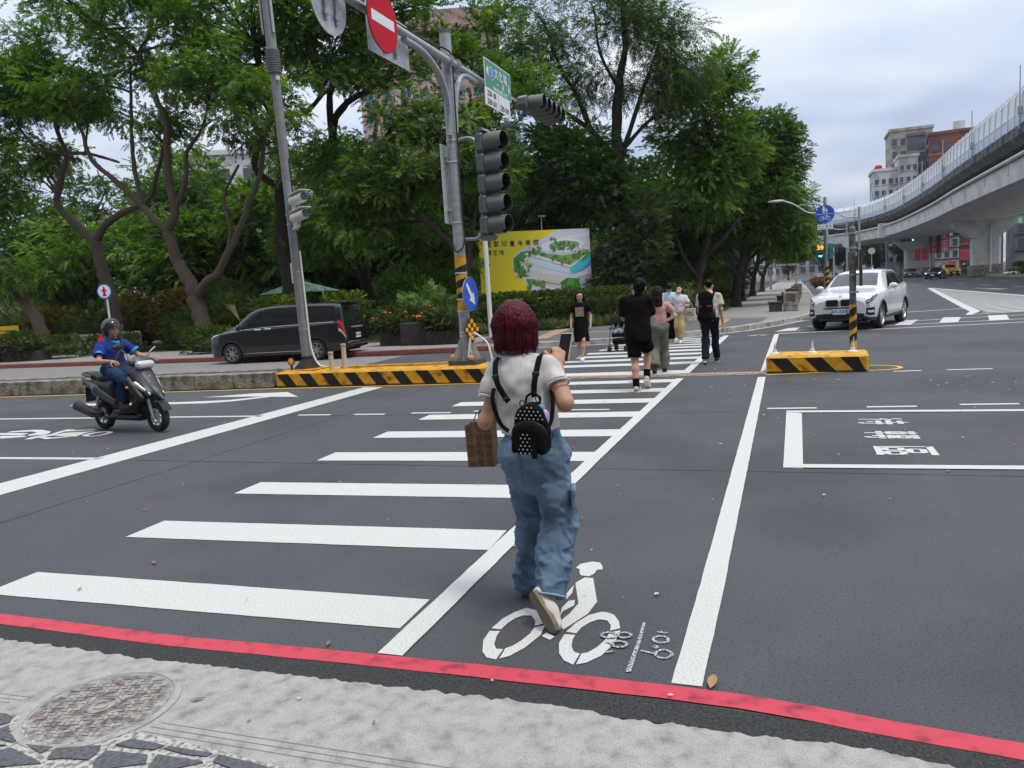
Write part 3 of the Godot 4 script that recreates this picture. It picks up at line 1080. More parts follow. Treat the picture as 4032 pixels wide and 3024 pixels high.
func latin(called: String, s: String, height: float, m: Material, parent: Node3D, xf: Transform3D, squeeze := 1.0, bold := true) -> MeshInstance3D:
	var t := TextMesh.new()
	t.text = s
	var f := SystemFont.new()
	f.font_names = PackedStringArray(["Droid Sans"])
	f.font_weight = 700 if bold else 400
	t.font = f
	t.font_size = 64
	t.pixel_size = height / 46.0
	t.depth = .003
	t.material = m
	var o := put_mesh(called, t, parent, xf)
	o.transform = xf * Transform3D(Basis.from_scale(V(squeeze, 1, 1)), Vector3.ZERO)
	return o
func face_x(at: Vector3, toward := .0) -> Transform3D:
	return Transform3D(Basis(Vector3.UP, toward) * Basis(V(0, 0, -1), Vector3.UP, Vector3.RIGHT), at)

func rect(w: float, h: float, r := .0) -> PackedVector2Array:
	if r <= 0:
		return P2([-w / 2, -h / 2, w / 2, -h / 2, w / 2, h / 2, -w / 2, h / 2])
	var p := PackedVector2Array()
	for c in [[1, -1, -PI / 2], [1, 1, .0], [-1, 1, PI / 2], [-1, -1, PI]]:
		for k in 5:
			var a: float = c[2] + PI / 2 * k / 4
			p.append(U(c[0] * (w / 2 - r) + cos(a) * r, c[1] * (h / 2 - r) + sin(a) * r))
	return p

func circle(r: float, n := 36, c := Vector2.ZERO) -> PackedVector2Array:
	var p := PackedVector2Array()
	for k in n:
		p.append(c + U(cos(TAU * k / n), sin(TAU * k / n)) * r)
	return p

func build_street_furniture() -> void:
	rng.seed = 5
	var galv_t := ntex(.02, [[.2, gray(.88)], [.5, gray(.97)], [.8, gray(1.0)]], 6, 51, 512)
	M.galv = trip(lin(.40, .42, .44), galv_t, .9, .5)
	M.galv.metallic = .35
	M.pole_grey = trip(lin(.22, .225, .23), ntex(.012, [[.2, Color(.88, .86, .85)], [.5, gray(.97)], [.8, gray(1.0)]], 6, 52, 512), .7, .55)
	M.alu = trip(lin(.58, .59, .60), galv_t, .7, .5)
	M.alu.metallic = .25
	M.signal = mat(lin(.10, .112, .114), .5)
	M.signal_in = mat(lin(.012, .012, .013), .8)
	M.rubber = mat(lin(.022, .022, .023), .75)
	M.sign_white = mat(lin(.72, .73, .74), .4)
	M.sign_red = mat(lin(.52, .008, .022), .6, .0, .25)
	M.sign_green = mat(lin(.012, .23, .12), .4)
	M.sign_blue = mat(lin(.012, .09, .50), .4)
	M.ink = mat(lin(.015, .015, .017), .6)
	M.navy = mat(lin(.02, .04, .20), .5)
	M.amber = mat(lin(.80, .36, .01), .3)
	M.white_plastic = mat(lin(.66, .65, .62), .45)
	M.lens = mat(lin(.03, .03, .035), .15)
	build_median()
	build_lamp_pole()
	build_signal_pole()
	build_right_barrier()
	build_billboard()
	build_park_items()

func barrier(called: String, label: String, at: Vector3, size: Vector3, turn: float, bands: Array, slant: float) -> Node3D:
	var o := thing(called, label, "barrier", at, turn, "striped concrete barriers on the median")
	var b := MB.new()
	b.box(V(size.x / 2, size.y / 2, -size.z / 2), size, B0, .035)
	put("body", b, M.safety, o)
	for x in bands:
		b = MB.new()
		var w: float = bands[1] - bands[0] if bands.size() > 1 else .5
		w *= .5
		var x0 := maxf(.04, x)
		var q := P2([x0, size.y - .035, minf(x + w, size.x - .035), size.y - .035, minf(x + w + slant, size.x - .035), .0, minf(x + slant, size.x - .036), .0])
		b.prism(q, .003, Transform3D(B0, V(0, 0, -.001)), false)
		put("black_band", b, M.black_paint, o)
	return o

func build_median() -> void:
	var md := setting("median_kerb")
	var a := V(-40.0, 0, -11.0)
	var c := V(-10.24, 0, -13.27)
	var d := (c - a).normalized()
	var n := 31
	var len := a.distance_to(c) / n
	for k in n:
		var p := a.lerp(c, (k + .5) / n)
		var b := MB.new()
		b.box(V(0, .165, -.13), V(len - .014, .335 + rng.randf_range(-.006, .006), .26), B0, .02)
		var o := put("kerb_stone", b, M.dirty_concrete, md)
		o.position = p + V(0, 0, rng.randf_range(-.006, .006))
		o.rotation.y = -atan2(d.z, d.x)
	var f := MB.new()
	f.box(V(0, .155, -.53), V(a.distance_to(c), .31, .52))
	var fill := put("earth_fill", f, M.soil, md)
	fill.position = a.lerp(c, .5)
	fill.rotation.y = -atan2(d.z, d.x)
	f = MB.new()
	f.box(V(0, .165, -.87), V(a.distance_to(c), .33, .14), B0, .02)
	fill = put("back_kerb", f, M.dirty_concrete, md)
	fill.position = a.lerp(c, .5)
	fill.rotation.y = -atan2(d.z, d.x)
	var bands := []
	for k in 11:
		bands.append(.05 + k * .535)
	barrier("striped_barrier", "long yellow and black striped concrete barrier carrying the traffic signal pole", V(-10.2, 0, -13.32), V(5.75, .315, .95), .012, bands, .22)
	var b := MB.new()
	b.tube(smooth(P3([-8.95, .34, -13.9, -8.0, .345, -13.98, -7.0, .345, -14.0, -6.5, .36, -14.02, -6.36, .42, -14.02]), 4), [.022], 8)
	tag(put("conduit", b, M.safety), "yellow painted cable conduit lying on the long striped barrier", "conduit")
	for q in [[-8.93, -13.52, .36, "shorter"], [-8.78, -13.78, .50, "taller"]]:
		var st := thing("pipe_stub", "%s of two capped cream pipe stubs beside the grey camera pole" % q[3], "pipe", V(q[0], .315, q[1]), .0, "pipe stubs")
		b = MB.new()
		b.lathe([U(.052, 0), U(.048, q[2])], I3, 16)
		put("pipe", b, mat(lin(.48, .42, .33), .6), st)
		b = MB.new()
		b.lathe([U(.056, q[2] - .03), U(.057, q[2] + .01), U(.04, q[2] + .022), U(.001, q[2] + .024)], I3, 16)
		put("cap", b, mat(lin(.42, .27, .19), .7), st)
	var rf := thing("reflector_post", "small round amber reflector on a black stub post by the barrier end", "reflector", V(-9.98, .315, -13.62))
	b = MB.new()
	b.box(V(0, .06, 0), V(.05, .13, .03), B0, .008)
	b.box(V(0, .008, 0), V(.13, .016, .09), B0, .005)
	put("post", b, M.rubber, rf)
	b = MB.new()
	b.lathe([U(.075, -.012), U(.085, -.008), U(.085, .010), U(.068, .014)], Transform3D(Basis(Vector3.RIGHT, PI / 2), V(0, .2, 0)), 20)
	put("rim", b, M.rubber, rf)
	b = MB.new()
	b.lathe([U(.068, .012), U(.04, .02), U(.001, .022)], Transform3D(Basis(Vector3.RIGHT, PI / 2), V(0, .2, 0)), 20, true)
	b.lathe([U(.001, -.016), U(.068, -.012)], Transform3D(Basis(Vector3.RIGHT, PI / 2), V(0, .2, 0)), 20, true)
	put("lens", b, M.amber, rf)

func build_lamp_pole() -> void:
	var p := thing("camera_pole", "tall leaning grey steel pole with a ribbed collar and rubber boot", "pole", V(-9.76, .315, -13.9))
	p.rotation.z = .026
	var b := MB.new()
	b.lathe([U(.112, .0), U(.108, 1.0), U(.098, 3.5), U(.09, 6.1), U(.105, 6.62), U(.1, 9.5)], I3, 20, true)
	put("shaft", b, M.pole_grey, p)
	b = MB.new()
	var prof := [U(.32, .02)]
	for k in 6:
		var r := .31 - k * .034
		prof.append_array([U(r, .025 + k * .036), U(r - .006, .048 + k * .036), U(r - .03, .052 + k * .036)])
	prof.append_array([U(.125, .26), U(.12, .29)])
	b.lathe(prof, I3, 24)
	put("boot", b, M.rubber, p)
	b = MB.new()
	b.box(V(0, .012, 0), V(.78, .03, .7), B0, .01)
	put("base_plate", b, M.safety, p)
	b = MB.new()
	prof = [U(.1, 6.12)]
	for k in 10:
		prof.append_array([U(.142, 6.135 + k * .047), U(.142, 6.16 + k * .047), U(.118, 6.165 + k * .047), U(.118, 6.18 + k * .047)])
	prof.append(U(.1, 6.62))
	b.lathe(prof, I3, 24)
	put("ribbed_collar", b, mat(lin(.14, .145, .15), .5), p)
	for s in [-1.0, 1.0]:
		b = MB.new()
		b.box(V(s * .125, 8.0, .05), V(.03, 2.2, .07), B0, .008)
		put("rail", b, M.galv, p)
	b = MB.new()
	b.box(V(.1, 6.0, .06), V(.07, .09, .06), B0, .01)
	put("junction_box", b, M.white_plastic, p)
	for y in [.85, 2.05, 3.05, 3.25]:
		b = MB.new()
		b.lathe([U(.112, y), U(.114, y + .012), U(.112, y + .024)], I3, 20)
		put("band", b, M.galv, p)
	b = MB.new()
	b.tube(smooth(P3([.45, .05, .05, .34, .07, .06, .22, .25, .06, .15, .6, .05, .135, 1.2, .03, .125, 2.5, .02]), 4), [.021], 8)
	put("white_conduit", b, M.white_plastic, p)
	b = MB.new()
	b.tube(P3([.11, 2.5, .0, .1, 4.4, .0]), [.016], 6)
	put("black_cable", b, M.rubber, p)
	b = MB.new()
	b.box(V(-.1, 2.05, .045), V(.035, .42, .05), B0, .005)
	put("tag_plate", b, M.white_plastic, p)
	var ys := [3.8, 3.46]
	for i in 2:
		var c := thing("security_camera", "%s of the two white security cameras on the grey pole" % ["upper", "lower"][i], "camera", V(-9.83, ys[i], -13.86), -.4, "pole cameras")
		c.scale = Vector3.ONE * 1.2
		b = MB.new()
		b.lathe([U(.001, -.02), U(.075, -.02), U(.085, .0), U(.085, .36), U(.07, .38)], Transform3D(Basis(V(0, 0, 1), -PI / 2 + .12), V(.10, .02, 0)), 18)
		put("housing", b, M.white_plastic, c)
		b = MB.new()
		b.box(V(.30, .145, 0), V(.44, .012, .19), Basis(V(0, 0, 1), .12), .004)
		put("sun_shield", b, M.white_plastic, c)
		b = MB.new()
		b.disc(V(.478, .066, 0), V(.993, .12, 0), .06, 18)
		put("lens", b, M.lens, c)
		b = MB.new()
		b.box(V(.13, -.10, 0), V(.05, .16, .06), B0, .008)
		b.tube(P3([.0, -.16, 0, .16, -.16, 0, .26, -.12, 0, .28, -.03, 0]), [.022], 8)
		put("bracket", b, M.white_plastic, c)
		b = MB.new()
		b.tube(smooth(P3([.30, -.06, .03, .36, -.16, .03, .26, -.22, .03, .12, -.17, .02]), 4), [.008], 6)
		put("cable", b, M.rubber, c)
	b = MB.new()

func spiral(b: MB, r: float, y0: float, y1: float, turns: float, share: float) -> void:
	var rows := []
	var n := int(turns * 20)
	for i in n + 1:
		var t := float(i) / n
		var a := TAU * turns * t
		var y := lerpf(y0, y1 - (y1 - y0) / turns * share, t)
		var dh := (y1 - y0) / turns * share
		rows.append([V(cos(a) * r, y, -sin(a) * r), V(cos(a) * r, minf(y + dh, y1), -sin(a) * r)])
	b.grid(rows, false, true)

func striped_sleeve(p: Node3D, r: float, y0: float, y1: float, turns: float) -> void:
	var b := MB.new()
	b.lathe([U(r, y0), U(r, y1)], I3, 22)
	var s := put("striped_sleeve", b, M.safety, p)
	b = MB.new()
	spiral(b, r + .0025, y0, y1, turns, .5)
	put("black_spiral", b, M.black_paint, s)

func signal_head(o: Node3D, dir: Vector3, count: int, pitch: float, rad: float, body_depth: float) -> void:
	var b := MB.new()
	var nrm := Vector3.RIGHT
	var along := dir.normalized()
	var side := along.cross(nrm)
	var bas := Basis(nrm, along, side)
	for k in count:
		var c := along * pitch * (k + .5)
		b.box(c, V(body_depth, pitch - .008, rad * 2.0), bas, .05)
	put("housing", b, M.signal, o)
	for k in count:
		var c := along * pitch * (k + .5) + nrm * body_depth * .5
		b = MB.new()
		var rows := []
		for u in [.0, 1.0]:
			var row := []
			for i in 29:
				var a := TAU * (i / 28.0)
				var off := Vector3.UP * sin(a) + (Vector3.UP.cross(nrm)) * cos(a)
				var cut: float = .36 if sin(a) > -.75 else .26
				row.append(c + off * rad * (1.0 - .03 * u) + nrm * (u * cut))
			rows.append(row)
		b.grid(rows)
		var inner := []
		for row in rows:
			var r2 := []
			for q in row:
				r2.append(q + (c + nrm * (q - c).dot(nrm) - q) * .05)
			inner.append(r2)
		b.grid([rows[1], inner[1]])
		var vz := put("visor", b, M.signal, o)
		b = MB.new()
		b.grid(inner, false, true)
		put("visor_lining", b, M.signal_in, vz)
		b = MB.new()
		b.disc(c + nrm * .012, nrm, rad * .93, 24)
		put("lens", b, M.lens, vz)

func build_signal_pole() -> void:
	var X := -6.1
	var zp := -14.0
	var p := thing("signal_pole", "galvanised traffic signal pole with long horizontal arm on the striped barrier", "pole", V(X, .315, zp))
	var b := MB.new()
	b.lathe([U(.112, .03), U(.11, 3.0), U(.108, 6.33)], I3, 24)
	put("shaft", b, M.galv, p)
	b = MB.new()
	b.lathe([U(.117, 6.3), U(.117, 6.345), U(.001, 6.36)], I3, 24)
	put("cap", b, mat(lin(.12, .11, .10), .6), p)
	b = MB.new()
	b.box(V(0, .045, 0), V(.60, .11, .52), B0, .012)
	put("foot_block", b, mat(lin(.06, .06, .058), .8), p)
	for k in 4:
		b = MB.new()
		var bs := Basis(Vector3.UP, k * PI / 2 + PI / 4)
		b.prism(P2([.1, .1, .30, .1, .29, .14, .11, .55, .1, .55]), .014, Transform3D(bs, bs * V(0, 0, -.007)))
		put("gusset", b, M.galv, p)
	for k in 4:
		b = MB.new()
		var a := k * PI / 2
		b.lathe([U(.028, .1), U(.028, .125), U(.015, .127), U(.015, .165), U(.001, .168)], Transform3D(B0, V(cos(a) * .2, 0, sin(a) * .18)), 6)
		put("anchor_bolt", b, M.galv, p)
	striped_sleeve(p, .1155, 1.08, 2.12, 3.6)
	for y in [.55, .62, 1.04, 1.27, 1.78, 2.75, 3.9, 4.3]:
		b = MB.new()
		b.lathe([U(.1185, y), U(.1215, y + .01), U(.1185, y + .03)], I3, 22)
		put("band", b, M.alu, p)
	var ay := 5.74
	b = MB.new()
	b.tube(P3([.1, ay, 6.4, .1, ay, 3.0, .1, ay, .0]), [.055, .065, .075], 14)
	b.tube(P3([.1, ay, .0, .1, ay + .02, -1.6, .1, ay + .06, -3.7]), [.07, .055, .032], 14)
	put("arm", b, M.galv, p)
	for z in [-.17, .17]:
		b = MB.new()
		b.lathe([U(.125, -.012), U(.125, .012)], Transform3D(Basis(Vector3.RIGHT, PI / 2), V(.1, ay, z)), 18)
		b.disc(V(.1, ay, z + .012), Vector3.BACK, .125, 18)
		b.disc(V(.1, ay, z - .012), Vector3.FORWARD, .125, 18)
		put("flange", b, M.galv, p)
	b = MB.new()
	b.tube(smooth(P3([.1, ay - .10, 1.95, .1, ay - .12, 1.25, .1, ay - .35, .62, .07, ay - .75, .26, .03, ay - 1.1, .17, .02, ay - 1.35, .165]), 5), [.06], 12)
	put("brace", b, M.galv, p)
	b = MB.new()
	b.tube(smooth(P3([.1, ay - .08, -1.15, .1, ay - .08, -.62, .1, ay - .22, -.33, .06, ay - .55, -.2, .03, ay - .95, -.16, .02, ay - 1.25, -.16]), 5), [.052], 12)
	put("brace", b, M.galv, p)
	b = MB.new()
	b.tube(smooth(P3([.11, ay + .08, 3.0, .13, ay + .09, 1.2, .15, ay + .16, .3, .16, ay + .02, .12, .14, ay - .8, .07, .13, 3.0, .05, .14, 2.5, .04, .12, 2.28, .12, .0, 2.2, .16, -.08, 2.35, .12]), 4), [.017], 6)
	put("cable", b, M.rubber, p)
	b = MB.new()
	b.tube(smooth(P3([.12, .15, .2, .2, .6, .15, .42, .52, .18, .55, .38, .2, .62, .1, .22]), 4), [.02], 8)
	put("white_conduit", b, M.white_plastic, p)
	for q in [[.2, .15, .26], [-.22, .17, .2]]:
		b = MB.new()
		b.ball(V(q[0], q[1], q[2]), V(.055, .045, .02))
		put("base_reflector", b, M.amber, p)
	var s := thing("no_entry_sign", "round red no entry sign with a white bar on the signal arm", "sign", V(X + .28, 5.91, -11.01))
	b = MB.new()
	b.prism(circle(.47, 48), .012, face_x(V(-.006, 0, 0)))
	put("backing", b, M.ink, s)
	b = MB.new()
	b.prism(circle(.462, 48), .004, face_x(V(.006, 0, 0)), false)
	put("face", b, M.sign_red, s)
	b = MB.new()
	b.prism(rect(.70, .155), .002, face_x(V(.010, 0, 0)), false)
	put("white_bar", b, M.sign_white, s)
	sign_brackets(s, -.02, .3)
	s = thing("round_sign", "back of a round white metal sign at the top edge on the arm", "sign", V(X - .02, 5.92, -9.98))
	b = MB.new()
	b.prism(circle(.46, 44), .012, face_x(Vector3.ZERO))
	put("plate", b, M.alu, s)
	sign_brackets(s, .02, .28)
	s = thing("direction_sign", "back of a rectangular bare metal sign behind the no entry sign", "sign", V(X - .05, 5.93, -11.78))
	b = MB.new()
	b.prism(rect(1.38, .74, .03), .01, face_x(Vector3.ZERO))
	put("plate", b, M.alu, s)
	sign_brackets(s, .02, .35)
	s = thing("street_name_sign", "green street name sign reading 文化路一段 on the signal arm", "sign", V(X + .29, 6.17, -16.0))
	b = MB.new()
	b.prism(rect(1.56, .60, .02), .012, face_x(V(-.012, 0, 0)))
	put("border", b, M.sign_white, s)
	b = MB.new()
	b.prism(rect(1.52, .56, .015), .002, face_x(V(0, 0, 0)), false)
	put("face", b, M.sign_green, s)
	b = MB.new()
	han(b, "文化路", U(-.22, .0), .21, .27, .028, face_x(Vector3.ZERO), .0045)
	han(b, "一", U(-.12, -.16), .12, .2, .02, face_x(Vector3.ZERO), .0045)
	han(b, "段", U(.2, -.16), .13, .2, .016, face_x(Vector3.ZERO), .0045)
	b.flat(P2([-.70, .06, -.58, -.06, -.58, .18]), face_x(Vector3.ZERO), .0045)
	b.flat(P2([.70, -.06, .60, -.18, .60, .06]), face_x(Vector3.ZERO), .0045)
	put("lettering", b, M.sign_white, s).set_meta("kind", "stuff")
	latin("romanised_name", "Wenhua Rd. Sec.1", .085, M.sign_white, s, face_x(V(.004, -.225, -.12)), .9)
	b = MB.new()
	b.prism(circle(.135, 24), .003, face_x(V(.002, .05, .4)), false)
	put("route_badge", b, M.sign_white, s)
	b = MB.new()
	b.prism(circle(.118, 24), .003, face_x(V(.005, .05, .4)), false)
	put("route_shield", b, M.sign_blue, s)
	latin("route_number", "3", .13, M.sign_white, s, face_x(V(.0095, .05, .4)))
	s = thing("house_number_sign", "white house number board hung under the green street name sign", "sign", V(X + .29, 5.7, -15.92))
	b = MB.new()
	b.prism(rect(1.48, .34, .012), .012, face_x(V(-.012, 0, 0)))
	put("face", b, M.sign_white, s)
	latin("numbers", "220- 88", .11, M.ink, s, face_x(V(.002, .085, .36)))
	latin("numbers", "329-241", .11, M.ink, s, face_x(V(.002, -.085, .36)))
	latin("numbers", "239-181", .11, M.ink, s, face_x(V(.002, -.085, -.38)))
	b = MB.new()
	b.stroke([U(.02, .15), U(.02, -.15)], .012, face_x(Vector3.ZERO), .003)
	put("divider", b, M.ink, s)
	s = thing("traffic_signal", "horizontal dark grey five-lamp traffic signal at the end of the arm", "traffic signal", V(X + .22, 6.11, -17.85))
	signal_head(s, V(0, 0, -1), 5, .40, .182, .2)
	b = MB.new()
	b.prism(P2([0, -.16, .2, -.07, .2, .07, 0, .16]), .2, Transform3D(Basis(V(0, 0, 1), Vector3.UP, V(-1, 0, 0)), V(.1, 0, 0)))
	put("end_cone", b, M.signal, s)
	s = thing("traffic_signal", "vertical dark grey five-lamp traffic signal on the side of the pole", "traffic signal", V(-5.47, 2.78, -14.0), -.16)
	signal_head(s, Vector3.UP, 5, .385, .182, .2)
	b = MB.new()
	b.prism(P2([-.13, 0, .13, 0, .07, -.09, -.07, -.09]), .3, Transform3D(B0, V(0, 0, -.15)))
	put("end_cap", b, M.signal, s)
	b = MB.new()
	b.prism(P2([-.13, 1.925, .13, 1.925, .05, 2.0, -.05, 2.0]), .3, Transform3D(B0, V(0, 0, -.15)))
	put("end_cap", b, M.signal, s)
	b = MB.new()
	b.tube(smooth(P3([-.55, 1.87, 0, -.34, 1.88, 0, -.2, 1.83, 0, -.15, 1.7, 0, -.15, 1.52, 0]), 5), [.032], 10)
	put("mounting_pipe", b, M.galv, s)
	b = MB.new()
	b.tube(smooth(P3([-.55, -.02, 0, -.3, -.03, 0, -.18, .02, 0, -.15, .14, 0, -.15, .32, 0]), 5), [.032], 10)
	put("mounting_pipe", b, M.galv, s)
	s = thing("panel_sign", "tall narrow white panel fixed upright to the signal pole", "sign", V(X - .17, 3.82, -14.0))
	b = MB.new()
	b.box(Vector3.ZERO, V(.022, 1.5, .42), B0, .006)
	put("plate", b, M.alu, s)
	b = MB.new()
	b.box(V(.03, .05, .05), V(.035, .95, .05), B0, .006)
	put("stiffener", b, M.galv, s)
	for y in [-.5, .42]:
		b = MB.new()
		b.box(V(.06, y, .0), V(.1, .03, .2), B0, .004)
		put("bracket", b, M.galv, s)
	s = thing("keep_right_sign", "round blue sign with a white slanting arrow on the signal pole", "sign", V(X + .20, 1.69, -13.93), -.06)
	b = MB.new()
	b.prism(circle(.335, 40), .01, face_x(V(-.01, 0, 0)))
	put("plate", b, M.alu, s)
	b = MB.new()
	b.prism(circle(.332, 40), .003, face_x(Vector3.ZERO), false)
	put("face", b, M.sign_blue, s)
	b = MB.new()
	var rot := Transform3D(Basis(V(0, 0, 1), -PI / 4 - .12), Vector3.ZERO)
	b.flat(P2([-.26, -.035, .04, -.05, .04, -.13, .27, .0, .04, .13, .04, .05, -.26, .035]), face_x(Vector3.ZERO) * rot, .005)
	put("arrow", b, M.sign_white, s)
	s = thing("hazard_marker", "black diamond plate with nine round yellow reflectors on the signal pole", "sign", V(X + .17, 1.0, -13.95), -.35)
	b = MB.new()
	b.prism(P2([0, -.27, .24, 0, 0, .27, -.24, 0]), .01, face_x(V(-.01, 0, 0)))
	put("plate", b, M.ink, s)
	for i in 3:
		for k in 3:
			b = MB.new()
			var u := U((i - k) * .075, (i + k - 2) * .082)
			b.prism(circle(.043, 18, u), .008, face_x(Vector3.ZERO), false)
			put("reflector", b, M.amber, s)

func sign_brackets(s: Node3D, x: float, half: float) -> void:
	for z in [-half * .5, half * .5]:
		var b := MB.new()
		b.box(V(x + (.02 if x > 0 else -.02), 0, z), V(.03, .62, .04), B0, .004)
		for y in [-.2, .2]:
			b.box(V(x + (.03 if x > 0 else -.03), y, z), V(.03, .07, .1), B0, .004)
		put("bracket", b, M.galv, s)

func build_right_barrier() -> void:
	barrier("striped_barrier", "short yellow and black striped concrete barrier at the right of the cycle lane", V(-.46, 0, -13.97), V(1.62, .295, .88), -.06, [.06, .62, 1.18], .24)
	var names := ["leftmost", "middle", "rightmost"]
	var xs := [-.32, .30, .95]
	for i in 3:
		var s := thing("broken_post", "%s of three snapped white flexible posts on the short barrier" % names[i], "post", V(xs[i], .295, -14.42), .4 * i, "snapped posts")
		var b := MB.new()
		b.lathe([U(.085, 0), U(.075, .02), U(.04, .03), U(.036, .07), U(.03, .075)], I3, 16)
		put("base", b, M.white_plastic, s)
		b = MB.new()
		b.prism(P2([-.02, .07, .02, .07, .018, .14, .006, .22 + .02 * i, -.006, .15, -.016, .17]), .012, Transform3D(B0, V(0, 0, .012)))
		b.prism(P2([-.012, .07, .02, .07, .012, .16, -.002, .19]), .01, Transform3D(B0, V(0, 0, -.02)))
		put("torn_sleeve", b, mat(lin(.62, .56, .53), .5), s)
	var p := thing("sign_post", "thin grey post with a black and yellow striped foot on the short barrier", "post", V(.97, .295, -14.55))
	var b := MB.new()
	b.lathe([U(.055, 0), U(.055, 2.1), U(.03, 2.14), U(.001, 2.14)], I3, 16)
	put("shaft", b, trip(lin(.17, .16, .15), ntex(.02, [[.2, gray(.6)], [.6, gray(1.0)]], 5, 61, 256), 1.0, .6), p)
	striped_sleeve(p, .059, .0, .80, 3.0)
	for y in [1.0, 1.3, 1.75, 2.0]:
		b = MB.new()
		b.lathe([U(.062, y), U(.064, y + .012), U(.062, y + .03)], I3, 16)
		b.box(V(.075, y + .015, 0), V(.04, .03, .02))
		put("clamp", b, M.galv, p)
	var s := thing("edge_on_sign", "small sign plate seen edge-on beside the thin grey post", "sign", V(1.1, 1.72, -14.55), .06)
	b = MB.new()
	b.box(V(0, 0, 0), V(.014, .62, .30), B0, .004)
	b.box(V(.012, .0, 0), V(.012, .5, .05))
	put("plate", b, mat(lin(.05, .045, .045), .6), s)

func build_billboard() -> void:
	var L := V(-13.02, 0, -32.0)
	var Rr := V(-8.72, 0, -35.0)
	var w := L.distance_to(Rr)
	var turn := -atan2(Rr.z - L.z, Rr.x - L.x)
	var o := thing("billboard", "large yellow billboard with a drawn building standing behind the hedge", "billboard", L + V(0, .17, 0), turn)
	var y0 := 1.22
	var H := 3.06
	var b := MB.new()
	b.box(V(w / 2, y0 + H / 2, -.03), V(w, H, .06))
	put("panel", b, mat(lin(.80, .66, .012), .5), o)
	for x in [.08, w / 2, w - .08]:
		b = MB.new()
		b.box(V(x, y0 * .5 + .2, -.10), V(.1, y0 + .6, .08), B0, .01)
		put("post", b, M.galv, o)
	var k := w / 962.0
	var ky := H / 590.0
	var T := func(a: Array) -> PackedVector2Array:
		var p := PackedVector2Array()
		for i in range(0, a.size(), 2):
			p.append(U(clampf((a[i] - 405.0) * k, .0, w), y0 + clampf((620.0 - a[i + 1]) * ky, .0, H)))
		return p
	var art := [
		[lin(.62, .64, .72), [1100, 30, 1367, 28, 1367, 620, 830, 600, 790, 500, 770, 440, 700, 400, 676, 330, 690, 250, 760, 190, 900, 130, 990, 80]],
		[lin(.72, .73, .76), [1040, 110, 1367, 60, 1367, 90, 1100, 130]],
		[lin(.10, .30, .06), [690, 260, 760, 210, 830, 200, 800, 260, 740, 300, 790, 400, 830, 420, 780, 430, 690, 370]],
		[lin(.42, .55, .18), [760, 300, 830, 270, 880, 330, 790, 330]],
		[lin(.66, .68, .72), [820, 250, 1180, 360, 1175, 400, 820, 300]],
		[lin(.55, .68, .80), [870, 300, 1180, 375, 1175, 420, 860, 330]],
		[lin(.62, .58, .52), [830, 370, 1120, 440, 1120, 500, 850, 430]],
		[lin(.72, .70, .66), [850, 430, 1100, 500, 1090, 540, 900, 480]],
		[lin(.45, .30, .24), [880, 450, 1080, 500, 1080, 520, 900, 480]],
		[lin(.06, .55, .56), [1180, 370, 1367, 250, 1367, 310, 1180, 420]],
		[lin(.05, .24, .62), [1190, 430, 1367, 330, 1367, 350, 1200, 450]],
		[lin(.10, .42, .75), [1200, 400, 1367, 310, 1367, 330, 1220, 425]],
		[lin(.60, .60, .62), [1150, 440, 1367, 380, 1367, 420, 1180, 470]],
		[lin(.40, .42, .46), [1180, 480, 1367, 420, 1367, 500, 1260, 520]],
		[lin(.72, .72, .72), [780, 230, 1180, 365, 1372, 240, 1367, 225, 1180, 345, 820, 215]],
		[lin(.22, .38, .10), [830, 205, 960, 190, 1240, 210, 1367, 215, 1180, 342]],
		[lin(.55, .57, .66), [910, 205, 940, 160, 1040, 120, 1160, 112, 1280, 130, 1322, 165, 1310, 210, 1240, 245, 1120, 255, 980, 235]],
		[lin(.76, .77, .80), [925, 190, 950, 150, 1050, 112, 1160, 106, 1280, 126, 1318, 155, 1290, 195, 1200, 225, 1090, 228, 980, 212]],
		[lin(.20, .36, .20), [1000, 175, 1040, 140, 1140, 125, 1250, 140, 1280, 165, 1230, 200, 1120, 210, 1030, 200]],
		[lin(.58, .62, .66), [1060, 195, 1120, 180, 1180, 190, 1140, 207, 1090, 207]],
		[lin(.05, .22, .03), [1090, 540, 1100, 490, 1150, 455, 1220, 460, 1260, 500, 1265, 545, 1180, 560]],
		[lin(.10, .32, .05), [1120, 520, 1140, 470, 1190, 462, 1230, 490, 1200, 520]],
		[lin(.16, .30, .06), [790, 440, 860, 450, 950, 500, 955, 530, 880, 500, 800, 470]],
		[lin(.30, .31, .36), [815, 530, 860, 560, 900, 580, 850, 582]],
		[lin(.7, .25, .02), [1148, 140, 1165, 140, 1165, 172, 1148, 172]],
	]
	b = MB.new()
	var z := .0015
	for a in art:
		b.tint(a[0].srgb_to_linear())
		b.flat(T.call(a[1]), I3, z)
		z += .0012
	rng.seed = 99
	var zones := [[700, 260, 830, 420, 26], [800, 450, 950, 530, 22], [830, 170, 930, 240, 16], [940, 235, 1200, 330, 34], [1200, 210, 1365, 300, 20], [1010, 140, 1280, 205, 30], [1020, 100, 1090, 120, 4], [1290, 510, 1365, 545, 8], [1090, 470, 1260, 550, 26]]
	for q in zones:
		for i in q[4]:
			var c := U(rng.randf_range(q[0], q[2]), rng.randf_range(q[1], q[3]))
			if c.x > 1350 or (q[0] == 940 and (c.y < 225 + (c.x - 940) * .25 or c.y > 260 + (c.x - 940) * .42)):
				continue
			var rr := rng.randf_range(7, 16)
			var g := rng.randf_range(.5, 1.5)
			b.tint(Color(.07 * g, .24 * g, .045 * g))
			var pl := []
			for j in 7:
				var an := TAU * j / 7
				pl.append_array([c.x + cos(an) * rr * rng.randf_range(.7, 1.1), c.y + sin(an) * rr * rng.randf_range(.7, 1.1)])
			b.flat(T.call(pl), I3, z)
			z += .0001
